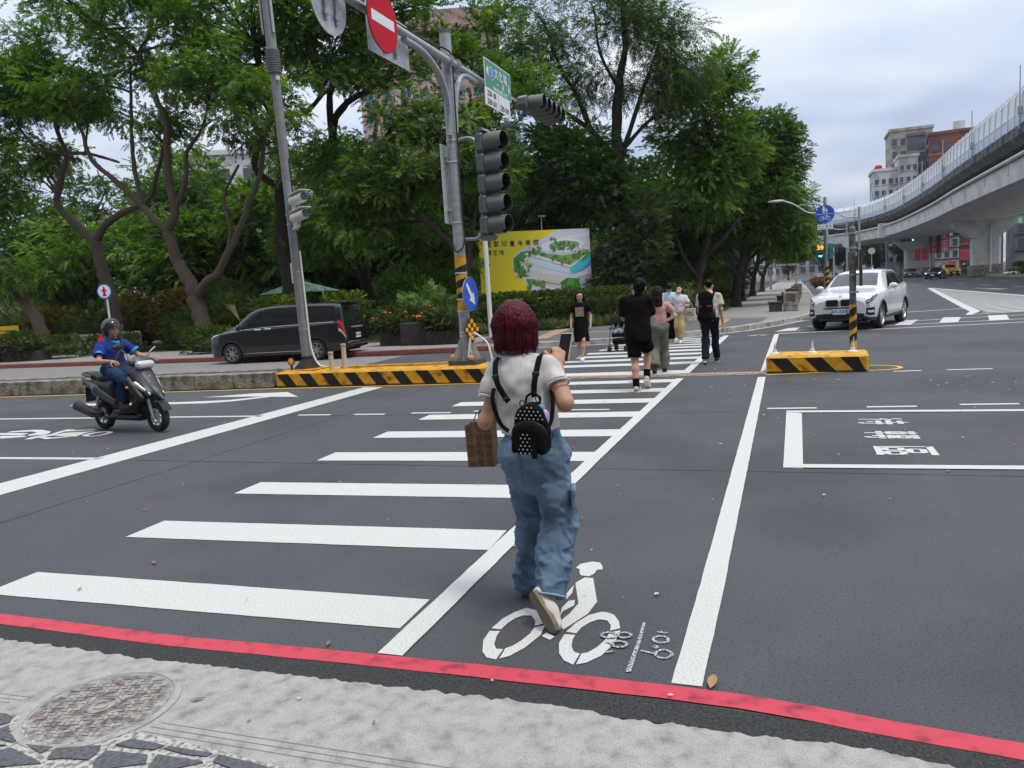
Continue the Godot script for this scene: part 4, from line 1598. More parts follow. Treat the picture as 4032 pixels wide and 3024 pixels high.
	put("print", b, vcol(.45), o)
	b = MB.new()
	var P := func(x: float, y: float) -> Vector2: return T.call([x, y])[0]
	han(b, "國家兒童未來館", P.call(460, 158), .26, .372, .032, I3, .003)
	han(b, "預定地", P.call(465, 228), .235, .29, .028, I3, .003)
	han(b, "文化部", P.call(548, 572), .20, .30, .026, I3, .003)
	b.flat(T.call([490, 565, 500, 548, 520, 545, 532, 560, 525, 585, 505, 588]), I3, .003)
	b.stroke([P.call(560, 595), P.call(680, 590)], .02, I3, .003)
	put("lettering", b, M.ink, o).set_meta("kind", "stuff")
	for x in [-.07, w + .07]:
		b = MB.new()
		b.box(V(x, y0 + .25, .0), V(.08, .9, .06), B0, .006)
		var g := put("edge_guard", b, M.safety, o)
		for j in 4:
			b = MB.new()
			b.box(V(x, y0 - .08 + j * .22, .0315), V(.078, .09, .004))
			put("black_stripe", b, M.black_paint, g)
	for i in 2:
		var f := thing("floodlight", "%s of two small floodlights on stalks above the yellow billboard" % ["left", "right"][i], "floodlight", o.transform * V(1.1 + i * 1.9, y0 + H, -.1), turn, "billboard floodlights")
		b = MB.new()
		b.tube(P3([0, 0, 0, 0, .6, 0]), [.025], 8)
		put("stalk", b, M.galv, f)
		b = MB.new()
		b.box(V(.02, .62, .03), V(.32, .06, .16), Basis(Vector3.RIGHT, .2), .01)
		put("lamp_head", b, M.pole_grey, f)

func build_park_items() -> void:
	var p := thing("white_pole", "slim white pole on a concrete footing in front of the billboard", "pole", V(-9.1, .155, -22.95))
	var b := MB.new()
	b.lathe([U(.075, .1), U(.07, 4.9), U(.001, 4.92)], I3, 14)
	put("shaft", b, M.white_plastic, p)
	b = MB.new()
	b.box(V(0, .09, 0), V(.46, .2, .4), B0, .02)
	put("footing", b, M.dirty_concrete, p)
	p = thing("hydrant_sign", "round white sign with blue rim and red hydrant symbol", "sign", V(-26.2, .17, -24.0), .30)
	b = MB.new()
	b.tube(P3([.02, 0, 0, 0, 2.9, 0]), [.038], 10)
	put("post", b, M.white_plastic, p)
	b = MB.new()
	b.prism(circle(.31, 36), .012, Transform3D(B0, V(-.05, 2.62, .04)))
	put("rim", b, M.sign_blue, p)
	b = MB.new()
	b.prism(circle(.262, 36), .004, Transform3D(B0, V(-.05, 2.62, .052)), false)
	put("face", b, M.sign_white, p)
	b = MB.new()
	b.flat(P2([-.09, -.2, .09, -.2, .09, -.15, .055, -.14, .055, .0, .12, .0, .12, .06, .055, .06, .055, .1, .0, .21, -.055, .1, -.055, .06, -.12, .06, -.12, .0, -.055, .0, -.055, -.14, -.09, -.15]), Transform3D(B0, V(-.05, 2.62, .052)), .006)
	put("hydrant_symbol", b, M.sign_red, p)
	p = thing("fire_hydrant", "red fire hydrant half hidden by a clipped bush", "hydrant", V(-27.45, .17, -24.6))
	b = MB.new()
	b.lathe([U(.16, 0), U(.16, .05), U(.1, .08), U(.1, .55), U(.14, .58), U(.14, .62), U(.1, .7), U(.05, .8), U(.03, .85), U(.001, .86)], I3, 16)
	put("barrel", b, M.sign_red, p)
	for s in [-1, 1]:
		b = MB.new()
		b.tube([V(0, .48, 0), V(s * .2, .48, 0)], [.05, .055], 10)
		put("outlet", b, M.sign_red, p)
	p = thing("notice_board", "small yellow notice board on legs at the left edge", "sign", V(-35.2, .17, -26.0), .35)
	b = MB.new()
	b.box(V(0, 1.22, 0), V(1.7, .5, .04), B0, .008)
	put("panel", b, mat(lin(.72, .50, .01), .5), p)
	b = MB.new()
	b.stroke([U(-.5, 1.24), U(.72, 1.24)], .06, I3, .023)
	b.stroke([U(-.3, 1.12), U(.6, 1.12)], .04, I3, .023)
	put("text_lines", b, mat(lin(.30, .17, .02), .6), p)
	for x in [-.7, .7]:
		b = MB.new()
		b.tube([V(x, 0, -.03), V(x, 1.4, -.03)], [.025], 8)
		put("leg", b, M.galv, p)
	var walls := [[-35.05, -33.3, .86, "far left low concrete wall behind the leaning tree"], [-32.6, -29.2, .87, "long stained low concrete wall with faint graffiti"], [-29.0, -27.1, .90, "stained low concrete wall right of the scooter rider"], [-23.75, -23.0, 1.0, "short grey concrete block just beside the forked tree"], [-22.95, -20.6, .84, "stepped grey concrete wall hidden behind the van"]]
	for i in walls.size():
		var q: Array = walls[i]
		p = thing("low_wall", q[3], "wall", V(q[0], .17, -26.15 + .05 * i), .05, "low concrete walls in the park")
		b = MB.new()
		b.box(V((q[1] - q[0]) / 2, q[2] / 2, -.15), V(q[1] - q[0], q[2], .4), B0, .07)
		put("block", b, M.dirty_concrete, p)
		b = MB.new()
		b.box(V((q[1] - q[0]) / 2, .06, -.12), V(q[1] - q[0] + .1, .12, .56), B0, .02)
		put("plinth", b, M.dirty_concrete, p)
		if i == 1:
			b = MB.new()
			for k in 5:
				var x := .35 + k * .17
				b.stroke([U(x, .3), U(x + .06, .55), U(x + .1, .36), U(x + .16, .52)], .018, I3, .053)
			put("graffiti", b, mat(lin(.09, .09, .09), .9), p)
	var brown := trip(lin(.060, .045, .038), ntex(.03, [[.2, gray(.6)], [.6, gray(1.0)]], 5, 63, 256), .8, .8)
	var pl := [[-13.35, -12.4, .47, -23.25, "left ribbed brown planter under the pink flowered shrub"], [-12.36, -11.42, .76, -22.95, "taller middle ribbed brown planter by the kerb"], [-11.36, -9.95, .45, -22.85, "ribbed brown planter just left of the signal pole foot"], [-33.2, -31.1, .55, -22.2, "dark planter box at the far left edge"], [-30.95, -28.95, .40, -22.75, "low dark planter box below the orange flowers"]]
	for i in pl.size():
		var q: Array = pl[i]
		p = thing("planter", q[4], "planter", V(q[0], .155, q[3]), .05, "brown planters on the far footpath")
		var W: float = q[1] - q[0]
		b = MB.new()
		b.box(V(W / 2, q[2] / 2, -.3), V(W, q[2], .6), B0, .015)
		put("box", b, brown, p)
		b = MB.new()
		b.box(V(W / 2, q[2] + .005, -.3), V(W - .12, .02, .48))
		put("soil", b, M.soil, p)
		var n := int(W / .075)
		for k in n:
			b = MB.new()
			b.box(V((k + .5) * W / n, q[2] / 2, .012), V(W / n - .022, q[2] - .03, .024), B0, .006)
			put("board", b, brown, p)
	p = thing("park_kiosk", "small kiosk with green corrugated roof among the trees behind the van", "kiosk", V(-23.7, .17, -33.6), .05)
	var roof := Node3D.new()
	roof.name = "roof"
	p.add_child(roof, true)
	var rm := trip(lin(.16, .30, .23), ntex(.02, [[.2, Color(.6, .62, .6)], [.6, gray(1.0)]], 6, 65, 256), .5, .6)
	var ring := []
	for k in 8:
		var a := TAU * k / 8 + .2
		ring.append(V(cos(a) * 2.2, 2.22, sin(a) * 1.7))
	for k in 8:
		b = MB.new()
		var a: Vector3 = ring[k]
		var c: Vector3 = ring[(k + 1) % 8]
		var top := V(0, 2.88, 0)
		var rows := []
		for u in 2:
			var row := []
			for j in 25:
				var q := a.lerp(c, j / 24.0)
				var e := q.lerp(top, .97 * (1 - u))
				row.append(e + Vector3.UP * .028 * (j % 2) * (.3 + .7 * u))
			rows.append(row)
		b.grid(rows)
		put("roof_sheet", b, rm, roof)
	for k in 6:
		b = MB.new()
		var a := TAU * k / 6 + .3
		b.tube([V(cos(a) * 1.8, 0, sin(a) * 1.35), V(cos(a) * 1.8, 2.35, sin(a) * 1.35)], [.05], 8)
		put("post", b, M.galv, p)
	b = MB.new()
	b.box(V(1.2, .95, .9), V(1.3, 1.9, .2), Basis(Vector3.UP, .1), .02)
	b.box(V(-.6, .8, .95), V(2.0, 1.6, .2), Basis(Vector3.UP, -.1), .02)
	put("wall", b, M.dirty_concrete, p)
	b = MB.new()
	b.box(V(-2.1, 1.65, 1.3), V(.62, .85, .03), Basis(Vector3.UP, .1))
	put("banner", b, mat(lin(.55, .53, .50), .7), p)
	b = MB.new()
	b.box(V(.9, 1.62, 1.02), V(.3, .18, .02), Basis(Vector3.UP, .1))
	put("notice", b, mat(lin(.6, .62, .7), .6), p)
	b = MB.new()
	b.lathe([U(.12, 1.9), U(.12, 2.06), U(.001, 2.07)], Transform3D(B0, V(1.75, -.1, .95)), 12)
	put("yellow_bucket", b, M.safety, p)
	p = thing("broom", "twig broom sticking up behind the van's bonnet", "broom", V(-20.9, .2, -25.2), .2)
	b = MB.new()
	b.tube(P3([.5, 0, 0, .15, 1.1, 0]), [.015], 6)
	put("handle", b, mat(lin(.3, .2, .1), .8), p)
	b = MB.new()
	for k in 26:
		var t := V(-.18 + rng.randf_range(-.2, .2), 1.72 + rng.randf_range(-.08, .06), rng.randf_range(-.1, .1))
		b.tube([V(.15, 1.1, 0), V(.02, 1.4, 0).lerp(t, .5), t], [.012, .01, .004], 4, false)
	put("bristles", b, mat(lin(.36, .22, .12), .9), p)

# ------------------------------------------------------------------ vehicles
func car_wheel(o: Node3D, at: Vector3, r: float, w: float, side: float, spokes: int, rim_m: Material, detail := true) -> void:
	var xf := Transform3D(Basis(Vector3.RIGHT, PI / 2 * side), at)
	var wh := Node3D.new()
	wh.name = "wheel"
	o.add_child(wh, true)
	wh.transform = xf
	var b := MB.new()
	var h := w / 2
	b.lathe([U(r * .66, -h * .8), U(r * .9, -h), U(r * .985, -h * .7), U(r, 0), U(r * .985, h * .7), U(r * .9, h), U(r * .68, h * .9), U(r * .66, h * .6)], I3, 40, true)
	put("tyre", b, M.tyre, wh)
	b = MB.new()
	b.lathe([U(.001, -h * .2), U(r * .6, -h * .2), U(r * .64, h * .5)], I3, 32)
	put("barrel", b, M.dark_metal, wh)
	b = MB.new()
	b.lathe([U(r * .62, h * .55), U(r * .68, h * .86), U(r * .655, h * .9), U(r * .62, h * .6)], I3, 32)
	for k in spokes:
		var a := TAU * k / spokes
		for e in ([-.11, .11] if detail else [.0]):
			var d := V(cos(a + e * 1.3), 0, sin(a + e * 1.3))
			var d0 := V(cos(a + e), 0, sin(a + e))
			var t := d.cross(Vector3.UP) * r * (.035 if detail else .06)
			var p0 := d0 * r * .12 + Vector3.UP * h * .78
			var p1 := d * r * .64 + Vector3.UP * h * .74
			var dn := Vector3.UP * h * .3
			b.quad(p0 - t, p1 - t * .9, p1 + t * .9, p0 + t)
			b.quad(p0 - t - dn, p1 - t - dn, p1 - t * .9, p0 - t)
			b.quad(p0 + t, p1 + t * .9, p1 + t - dn, p0 + t - dn)
	b.lathe([U(r * .2, h * .6), U(r * .18, h * .84), U(r * .1, h * .88), U(.001, h * .88)], I3, 20)
	put("rim", b, rim_m, wh)

func glass_mat(c := Color(.02, .022, .024)) -> StandardMaterial3D:
	var m := mat(c, .06, .0, .6)
	return m

func paint_mat(c: Color) -> StandardMaterial3D:
	var m := mat(c, .32, .0, .5)
	m.clearcoat_enabled = true
	m.clearcoat = 1.0
	m.clearcoat_roughness = .04
	return m

func plate(o: Node3D, text: String, xf: Transform3D, frame := .0) -> void:
	var b := MB.new()
	b.prism(rect(.38, .16, .012), .008, xf)
	var p := put("number_plate", b, mat(lin(.70, .72, .74), .5), o)
	latin("plate_text", text, .095, M.navy, p, xf * Transform3D(B0, V(0, 0, .0095)), .78)

func strip(c: Car, o: Node3D, called: String, pts: Array, side: float, r: float, m: Material) -> void:
	var p := []
	for q in pts:
		p.append(c.at(q[0], q[1], side) + c.normal(q[0], q[1], side) * .001)
	var b := MB.new()
	b.tube(p, [r], 4, false)
	put(called, b, m, o)

func build_vehicles() -> void:
	M.tyre = mat(lin(.018, .018, .019), .85)
	M.dark_metal = mat(lin(.03, .03, .032), .5, .4)
	M.chrome = mat(lin(.70, .71, .72), .12, .95)
	M.alloy = mat(lin(.50, .51, .53), .3, .8)
	M.trim = mat(lin(.02, .02, .021), .55)
	M.lamp_glass = mat(lin(.55, .57, .60), .08, .3)
	M.lamp_red = mat(lin(.35, .008, .012), .12)
	M.gap = mat(lin(.006, .006, .006), .9)
	build_suv()
	build_van()
	build_scooter()
	build_far_cars()

func suv_shape() -> Car:
	var c := Car.new()
	c.host = self
	c.L = 4.88
	c.top = [[0, .88], [.05, .97], [.25, 1.04], [.8, 1.12], [1.25, 1.18], [1.42, 1.24], [1.75, 1.47], [2.1, 1.645], [2.5, 1.715], [3.2, 1.735], [3.9, 1.7], [4.35, 1.62], [4.55, 1.45], [4.72, 1.18], [4.82, 1.02], [4.88, .80]]
	c.belt = [[0, .78], [.1, .88], [.4, .985], [1.0, 1.04], [1.5, 1.085], [2.5, 1.11], [3.6, 1.15], [4.3, 1.19], [4.6, 1.12], [4.88, .76]]
	c.wb = [[0, .66], [.06, .76], [.2, .86], [.5, .935], [1.0, .955], [2.5, .955], [3.8, .965], [4.4, .92], [4.75, .82], [4.88, .70]]
	c.wr = [[0, .56], [.2, .74], [.6, .82], [1.25, .83], [1.45, .80], [2.1, .665], [2.6, .65], [3.6, .64], [4.3, .62], [4.55, .66], [4.75, .70], [4.88, .60]]
	c.bot = [[0, .36], [.1, .28], [.6, .26], [4.4, .30], [4.88, .42]]
	c.wheels = [.90, 3.83]
	c.rad = .375
	c.arch = .445
	return c

func build_suv() -> void:
	var fr := V(.72, 0, -25.2)
	var heading := V(-.31, 0, .95).normalized()
	var o := thing("parked_suv", "white SUV with twin kidney grille turning at the right", "car", V(2.02, .004, -26.6), -atan2(heading.z, heading.x))
	var c := suv_shape()
	var white := paint_mat(lin(.58, .59, .60))
	var b := MB.new()
	c.shell(b, .55, 10.0)
	put("body", b, white, o)
	b = MB.new()
	c.shell(b, .0, .62)
	put("cladding", b, M.trim, o)
	b = MB.new()
	b.box(V(0, .42, 0), V(4.5, .34, 1.36))
	put("underbody", b, M.gap, o)
	var gl := glass_mat()
	for side in [-1.0, 1.0]:
		for q in [[1.78, 2.66, [5.35, 5.35], [5.45, 6.92]], [2.7, 3.55, [5.35, 5.35], [6.93, 6.9]], [3.6, 4.22, [5.35, 5.5], [6.85, 6.2]]]:
			b = MB.new()
			c.patch(b, q[0], q[1], q[2], q[3], side, .005)
			put("side_window", b, gl, o)
		strip(c, o, "window_trim", [[1.7, 5.25], [2.2, 5.2], [3.0, 5.2], [3.8, 5.2], [4.25, 5.35]], side, .009, M.chrome)
		strip(c, o, "door_gap", [[1.62, .7], [1.62, 2.5], [1.66, 5.1]], side, .005, M.gap)
		strip(c, o, "door_gap", [[2.68, .7], [2.68, 2.5], [2.68, 5.1]], side, .005, M.gap)
		strip(c, o, "door_gap", [[3.42, 2.2], [3.5, 3.5], [3.56, 5.1]], side, .005, M.gap)
		strip(c, o, "roof_rail", [[2.3, 7.3], [3.0, 7.3], [3.9, 7.3]], side, .016, M.alloy)
		strip(c, o, "sill_trim", [[1.4, .7], [2.4, .72], [3.35, .75]], side, .014, M.chrome)
		for s in [2.5, 3.32]:
			b = MB.new()
			b.box(c.at(s, 4.1, side) + V(0, 0, side * .022), V(.2, .035, .03), B0, .012)
			put("door_handle", b, white, o)
		for w in c.wheels:
			b = MB.new()
			var arc := []
			for k in 21:
				var a := lerpf(.12, PI - .12, k / 20.0)
				arc.append(V(c.L / 2 - w + cos(a) * (c.arch + .005), c.rad + sin(a) * (c.arch + .005) * .98, side * .962))
			b.tube(arc, [.032], 6)
			put("wheel_arch", b, M.trim, o)
			car_wheel(o, V(c.L / 2 - w, c.rad, side * .83), c.rad, .26, side, 5, M.alloy)
		b = MB.new()
		b.ball(V(c.L / 2 - 1.78, 1.21, side * 1.06), V(.075, .085, .125))
		b.box(V(c.L / 2 - 1.76, 1.13, side * .96), V(.08, .04, .14))
		put("mirror", b, white, o)
		b = MB.new()
		c.patch(b, .03, .46, [2.9, 4.15], [4.9, 5.0], side, .006)
		var hl := put("headlight", b, mat(lin(.10, .105, .11), .06), o)
		for k in 2:
			b = MB.new()
			var cc := c.at(.07 + k * .14, 4.05 + .1 * k, side)
			var nn := (c.normal(.12 + k * .12, 4.2, side) + V(1.2, 0, 0)).normalized()
			var ring := []
			var uu := Vector3.UP
			var ww := uu.cross(nn).normalized()
			for j in 17:
				ring.append(cc + nn * .014 + (uu * sin(TAU * j / 16) + ww * cos(TAU * j / 16)) * .042)
			b.tube(ring, [.008], 5, false)
			b.disc(cc + nn * .01, nn, .034, 16)
			put("lamp_ring", b, M.lamp_glass, hl)
		b = MB.new()
		c.patch(b, .02, .24, [.9, 1.0], [2.1, 2.2], side, .004, 6, 4)
		put("side_intake", b, M.gap, o)
		b = MB.new()
		c.patch(b, .04, .2, [1.35, 1.4], [1.7, 1.75], side, .014, 6, 3)
		put("intake_blade", b, white, o)
		b = MB.new()
		b.disc(c.at(.05, 2.6, side) + V(.02, 0, 0), V(1, 0, side * .4).normalized(), .05, 16)
		put("fog_lamp", b, M.lamp_glass, o)
		b = MB.new()
		c.patch(b, 4.6, 4.84, [3.2, 3.0], [5.0, 4.8], side, .005)
		put("tail_light", b, M.lamp_red, o)
		b = MB.new()
		c.patch(b, 1.46, 2.06, [8.05, 7.9], [10, 10], side, .004, 10, 6)
		put("windscreen", b, glass_mat(lin(.05, .055, .062)), o)
		b = MB.new()
		c.patch(b, 4.42, 4.66, [8.0, 8.0], [10, 10], side, .004)
		put("rear_window", b, gl, o)
	var fx := c.L / 2
	for side in [-1.0, 1.0]:
		var xf := Transform3D(Basis(V(0, 0, -1), Vector3.UP, Vector3.RIGHT), V(fx - .006, .80, side * .205))
		b = MB.new()
		b.prism(rect(.37, .215, .06), .034, xf)
		var g := put("grille_frame", b, M.chrome, o)
		b = MB.new()
		b.prism(rect(.335, .18, .05), .037, xf, false)
		put("grille_opening", b, M.gap, g)
		for k in 8:
			b = MB.new()
			b.box(xf * V(-.14 + k * .04, 0, .038), V(.016, .165, .008), B0, .002)
			put("grille_bar", b, M.trim, g)
	var fxf := Transform3D(Basis(V(0, 0, -1), Vector3.UP, Vector3.RIGHT), V(fx, .0, 0))
	b = MB.new()
	b.prism(P2([-.62, .34, .62, .34, .68, .48, .45, .50, -.45, .50, -.68, .48]), .012, fxf, false)
	put("lower_intake", b, M.gap, o)
	b = MB.new()
	b.prism(P2([-.42, .635, .42, .635, .45, .665, -.45, .665]), .012, fxf, false)
	put("upper_intake", b, M.gap, o)
	b = MB.new()
	b.prism(P2([-.6, .30, .6, .30, .62, .345, -.62, .345]), .02, fxf)
	put("lower_lip", b, M.trim, o)
	plate(o, "AYC-8208", Transform3D(fxf.basis, V(fx + .02, .555, 0)))
	b = MB.new()
	b.disc(c.at(.1, 10, 1.0) + V(.01, .01, 0), V(.6, .8, 0).normalized(), .042, 18)
	var em := put("emblem", b, M.sign_blue, o)
	b = MB.new()
	b.disc(c.at(.1, 10, 1.0) + V(.012, .013, 0), V(.6, .8, 0).normalized(), .026, 18)
	put("emblem_centre", b, M.sign_white, em)
	b = MB.new()
	b.ball(c.at(3.9, 10, 1.0) + V(0, .03, 0), V(.09, .045, .03))
	put("aerial_fin", b, white, o)

func build_van() -> void:
	var a := V(-16.58, 0, -19.69)
	var r := V(-13.73, 0, -20.03)
	var d := (a - r).normalized()
	var c := Car.new()
	c.host = self
	c.L = 5.1
	c.top = [[0, .86], [.04, .95], [.2, 1.02], [.6, 1.12], [.9, 1.2], [1.05, 1.27], [1.5, 1.6], [1.85, 1.79], [2.2, 1.855], [3.0, 1.88], [4.4, 1.86], [4.85, 1.82], [4.95, 1.74], [5.02, 1.25], [5.07, .95], [5.1, .75]]
	c.belt = [[0, .76], [.2, .93], [.8, 1.03], [1.4, 1.08], [3.0, 1.13], [4.7, 1.18], [4.95, 1.16], [5.1, .70]]
	c.wb = [[0, .64], [.08, .78], [.25, .88], [.6, .94], [1.2, .955], [4.3, .955], [4.85, .93], [5.02, .87], [5.1, .80]]
	c.wr = [[0, .55], [.3, .76], [.9, .84], [1.1, .84], [1.8, .79], [2.4, .78], [4.5, .77], [4.85, .76], [4.98, .78], [5.1, .70]]
	c.bot = [[0, .32], [.1, .24], [.6, .22], [4.5, .24], [5.1, .36]]
	c.wheels = [.92, 4.02]
	c.rad = .345
	c.arch = .40
	var side_v := V(-d.z, 0, d.x)
	if side_v.z < 0:
		side_v = -side_v
	var mid := (a + r) * .5 - side_v * .84
	var o := thing("parked_van", "glossy black passenger van parked at the far kerb", "van", mid + V(0, .005, 0) + d * (c.wheels[0] + c.wheels[1] - c.L) * .5, -atan2(d.z, d.x))
	o.scale = Vector3.ONE * .935
	var black := paint_mat(lin(.003, .003, .0035))
	var b := MB.new()
	c.shell(b, .5, 10.0)
	put("body", b, black, o)
	b = MB.new()
	c.shell(b, .0, .56)
	put("sill", b, black, o)
	b = MB.new()
	b.box(V(0, .40, 0), V(4.6, .3, 1.4))
	put("underbody", b, M.gap, o)
	var gl := glass_mat(lin(.012, .013, .014))
	for side in [-1.0, 1.0]:
		for q in [[1.42, 2.12, [5.4, 5.4], [5.6, 6.85]], [2.2, 3.42, [5.4, 5.4], [6.88, 6.9]], [3.5, 4.72, [5.4, 5.4], [6.9, 6.85]]]:
			b = MB.new()
			c.patch(b, q[0], q[1], q[2], q[3], side, .005)
			put("side_window", b, gl, o)
		strip(c, o, "waist_trim", [[.95, 5.0], [1.4, 5.15], [2.2, 5.15], [3.2, 5.15], [4.0, 5.15], [4.72, 5.15]], side, .014, M.chrome)
		strip(c, o, "sill_trim", [[1.45, .6], [2.4, .6], [3.5, .6]], side, .012, M.alloy)
		for s in [1.32, 2.16, 3.46]:
			strip(c, o, "door_gap", [[s, .6], [s, 2.5], [s, 5.0]], side, .005, M.gap)
		for s in [1.98, 2.35]:
			b = MB.new()
			b.box(c.at(s, 4.2, side) + V(0, 0, side * .02), V(.24, .045, .03), B0, .014)
			put("door_handle", b, M.chrome, o)
		for w in c.wheels:
			car_wheel(o, V(c.L / 2 - w, c.rad, side * .84), c.rad, .24, side, 7, M.alloy)
		b = MB.new()
		b.ball(V(c.L / 2 - 1.32, 1.2, side * 1.06), V(.07, .11, .12))
		var mi := put("mirror", b, black, o)
		b = MB.new()
		b.ball(V(c.L / 2 - 1.27, 1.2, side * 1.12), V(.03, .025, .05))
		put("indicator", b, M.amber, mi)
		b = MB.new()
		c.patch(b, .04, .5, [3.4, 4.3], [4.9, 4.95], side, .006)
		put("headlight", b, M.lamp_glass, o)
		b = MB.new()
		c.patch(b, 4.86, 5.06, [3.1, 2.9], [5.4, 5.0], side, .006, 6, 10)
		put("tail_light", b, M.lamp_red, o)
		b = MB.new()
		c.patch(b, 4.87, 5.07, [2.85, 2.7], [3.15, 3.0], side, .007, 6, 3)
		put("reverse_lamp", b, M.lamp_glass, o)
		b = MB.new()
		c.patch(b, 1.1, 1.78, [8.05, 7.95], [10, 10], side, .004)
		put("windscreen", b, gl, o)
		b = MB.new()
		b.box(c.at(.45, 3.6, side) + V(0, 0, side * .008), V(.09, .02, .008))
		put("badge", b, M.chrome, o)
	var bx := -c.L / 2
	var xf := Transform3D(Basis(V(0, 0, 1), Vector3.UP, Vector3.LEFT), V(bx, 0, 0))
	b = MB.new()
	var rows := []
	for i in 9:
		var t := i / 8.0
		var y := lerpf(1.1, 1.7, t)
		var s := tab([[.95, 5.075], [1.25, 5.03], [1.74, 4.965]], y)
		var row := []
		for k in 9:
			var u := lerpf(-1.0, 1.0, k / 8.0)
			row.append(V(c.L / 2 - s - .012 + .03 * u * u, y, u * lerpf(.70, .66, t)))
		rows.append(row)
	b.grid(rows)
	put("rear_window", b, gl, o)
	b = MB.new()
	b.box(V(bx + .12, 1.86, 0), V(.24, .035, 1.34), Basis(V(0, 0, 1), .08), .012)
	put("roof_spoiler", b, black, o)
	b = MB.new()
	b.box(V(bx - .005, 1.02, 0), V(.03, .045, .9), B0, .01)
	put("tailgate_trim", b, M.chrome, o)
	b = MB.new()
	b.tube(P3([bx - .02, 1.12, -.1, bx + .0, 1.16, .1, bx + .01, 1.18, .35]), [.012], 6)
	put("rear_wiper", b, M.trim, o)
	plate(o, "RDU-0060", Transform3D(xf.basis, V(bx - .012, .74, .02)))
	b = MB.new()
	b.disc(V(bx - .022, .93, 0), Vector3.LEFT, .05, 18)
	put("emblem", b, M.chrome, o)
	b = MB.new()
	b.box(V(bx + .02, .5, 0), V(.14, .10, 1.66), B0, .03)
	put("rear_bumper", b, black, o)
	b = MB.new()
	b.box(V(bx - .045, .556, 0), V(.02, .012, 1.4), B0, .003)
	put("bumper_trim", b, M.chrome, o)
	for z in [-.62, .62]:
		b = MB.new()
		b.box(V(bx - .05, .42, z), V(.02, .035, .16), B0, .004)
		put("reflector", b, M.lamp_red, o)

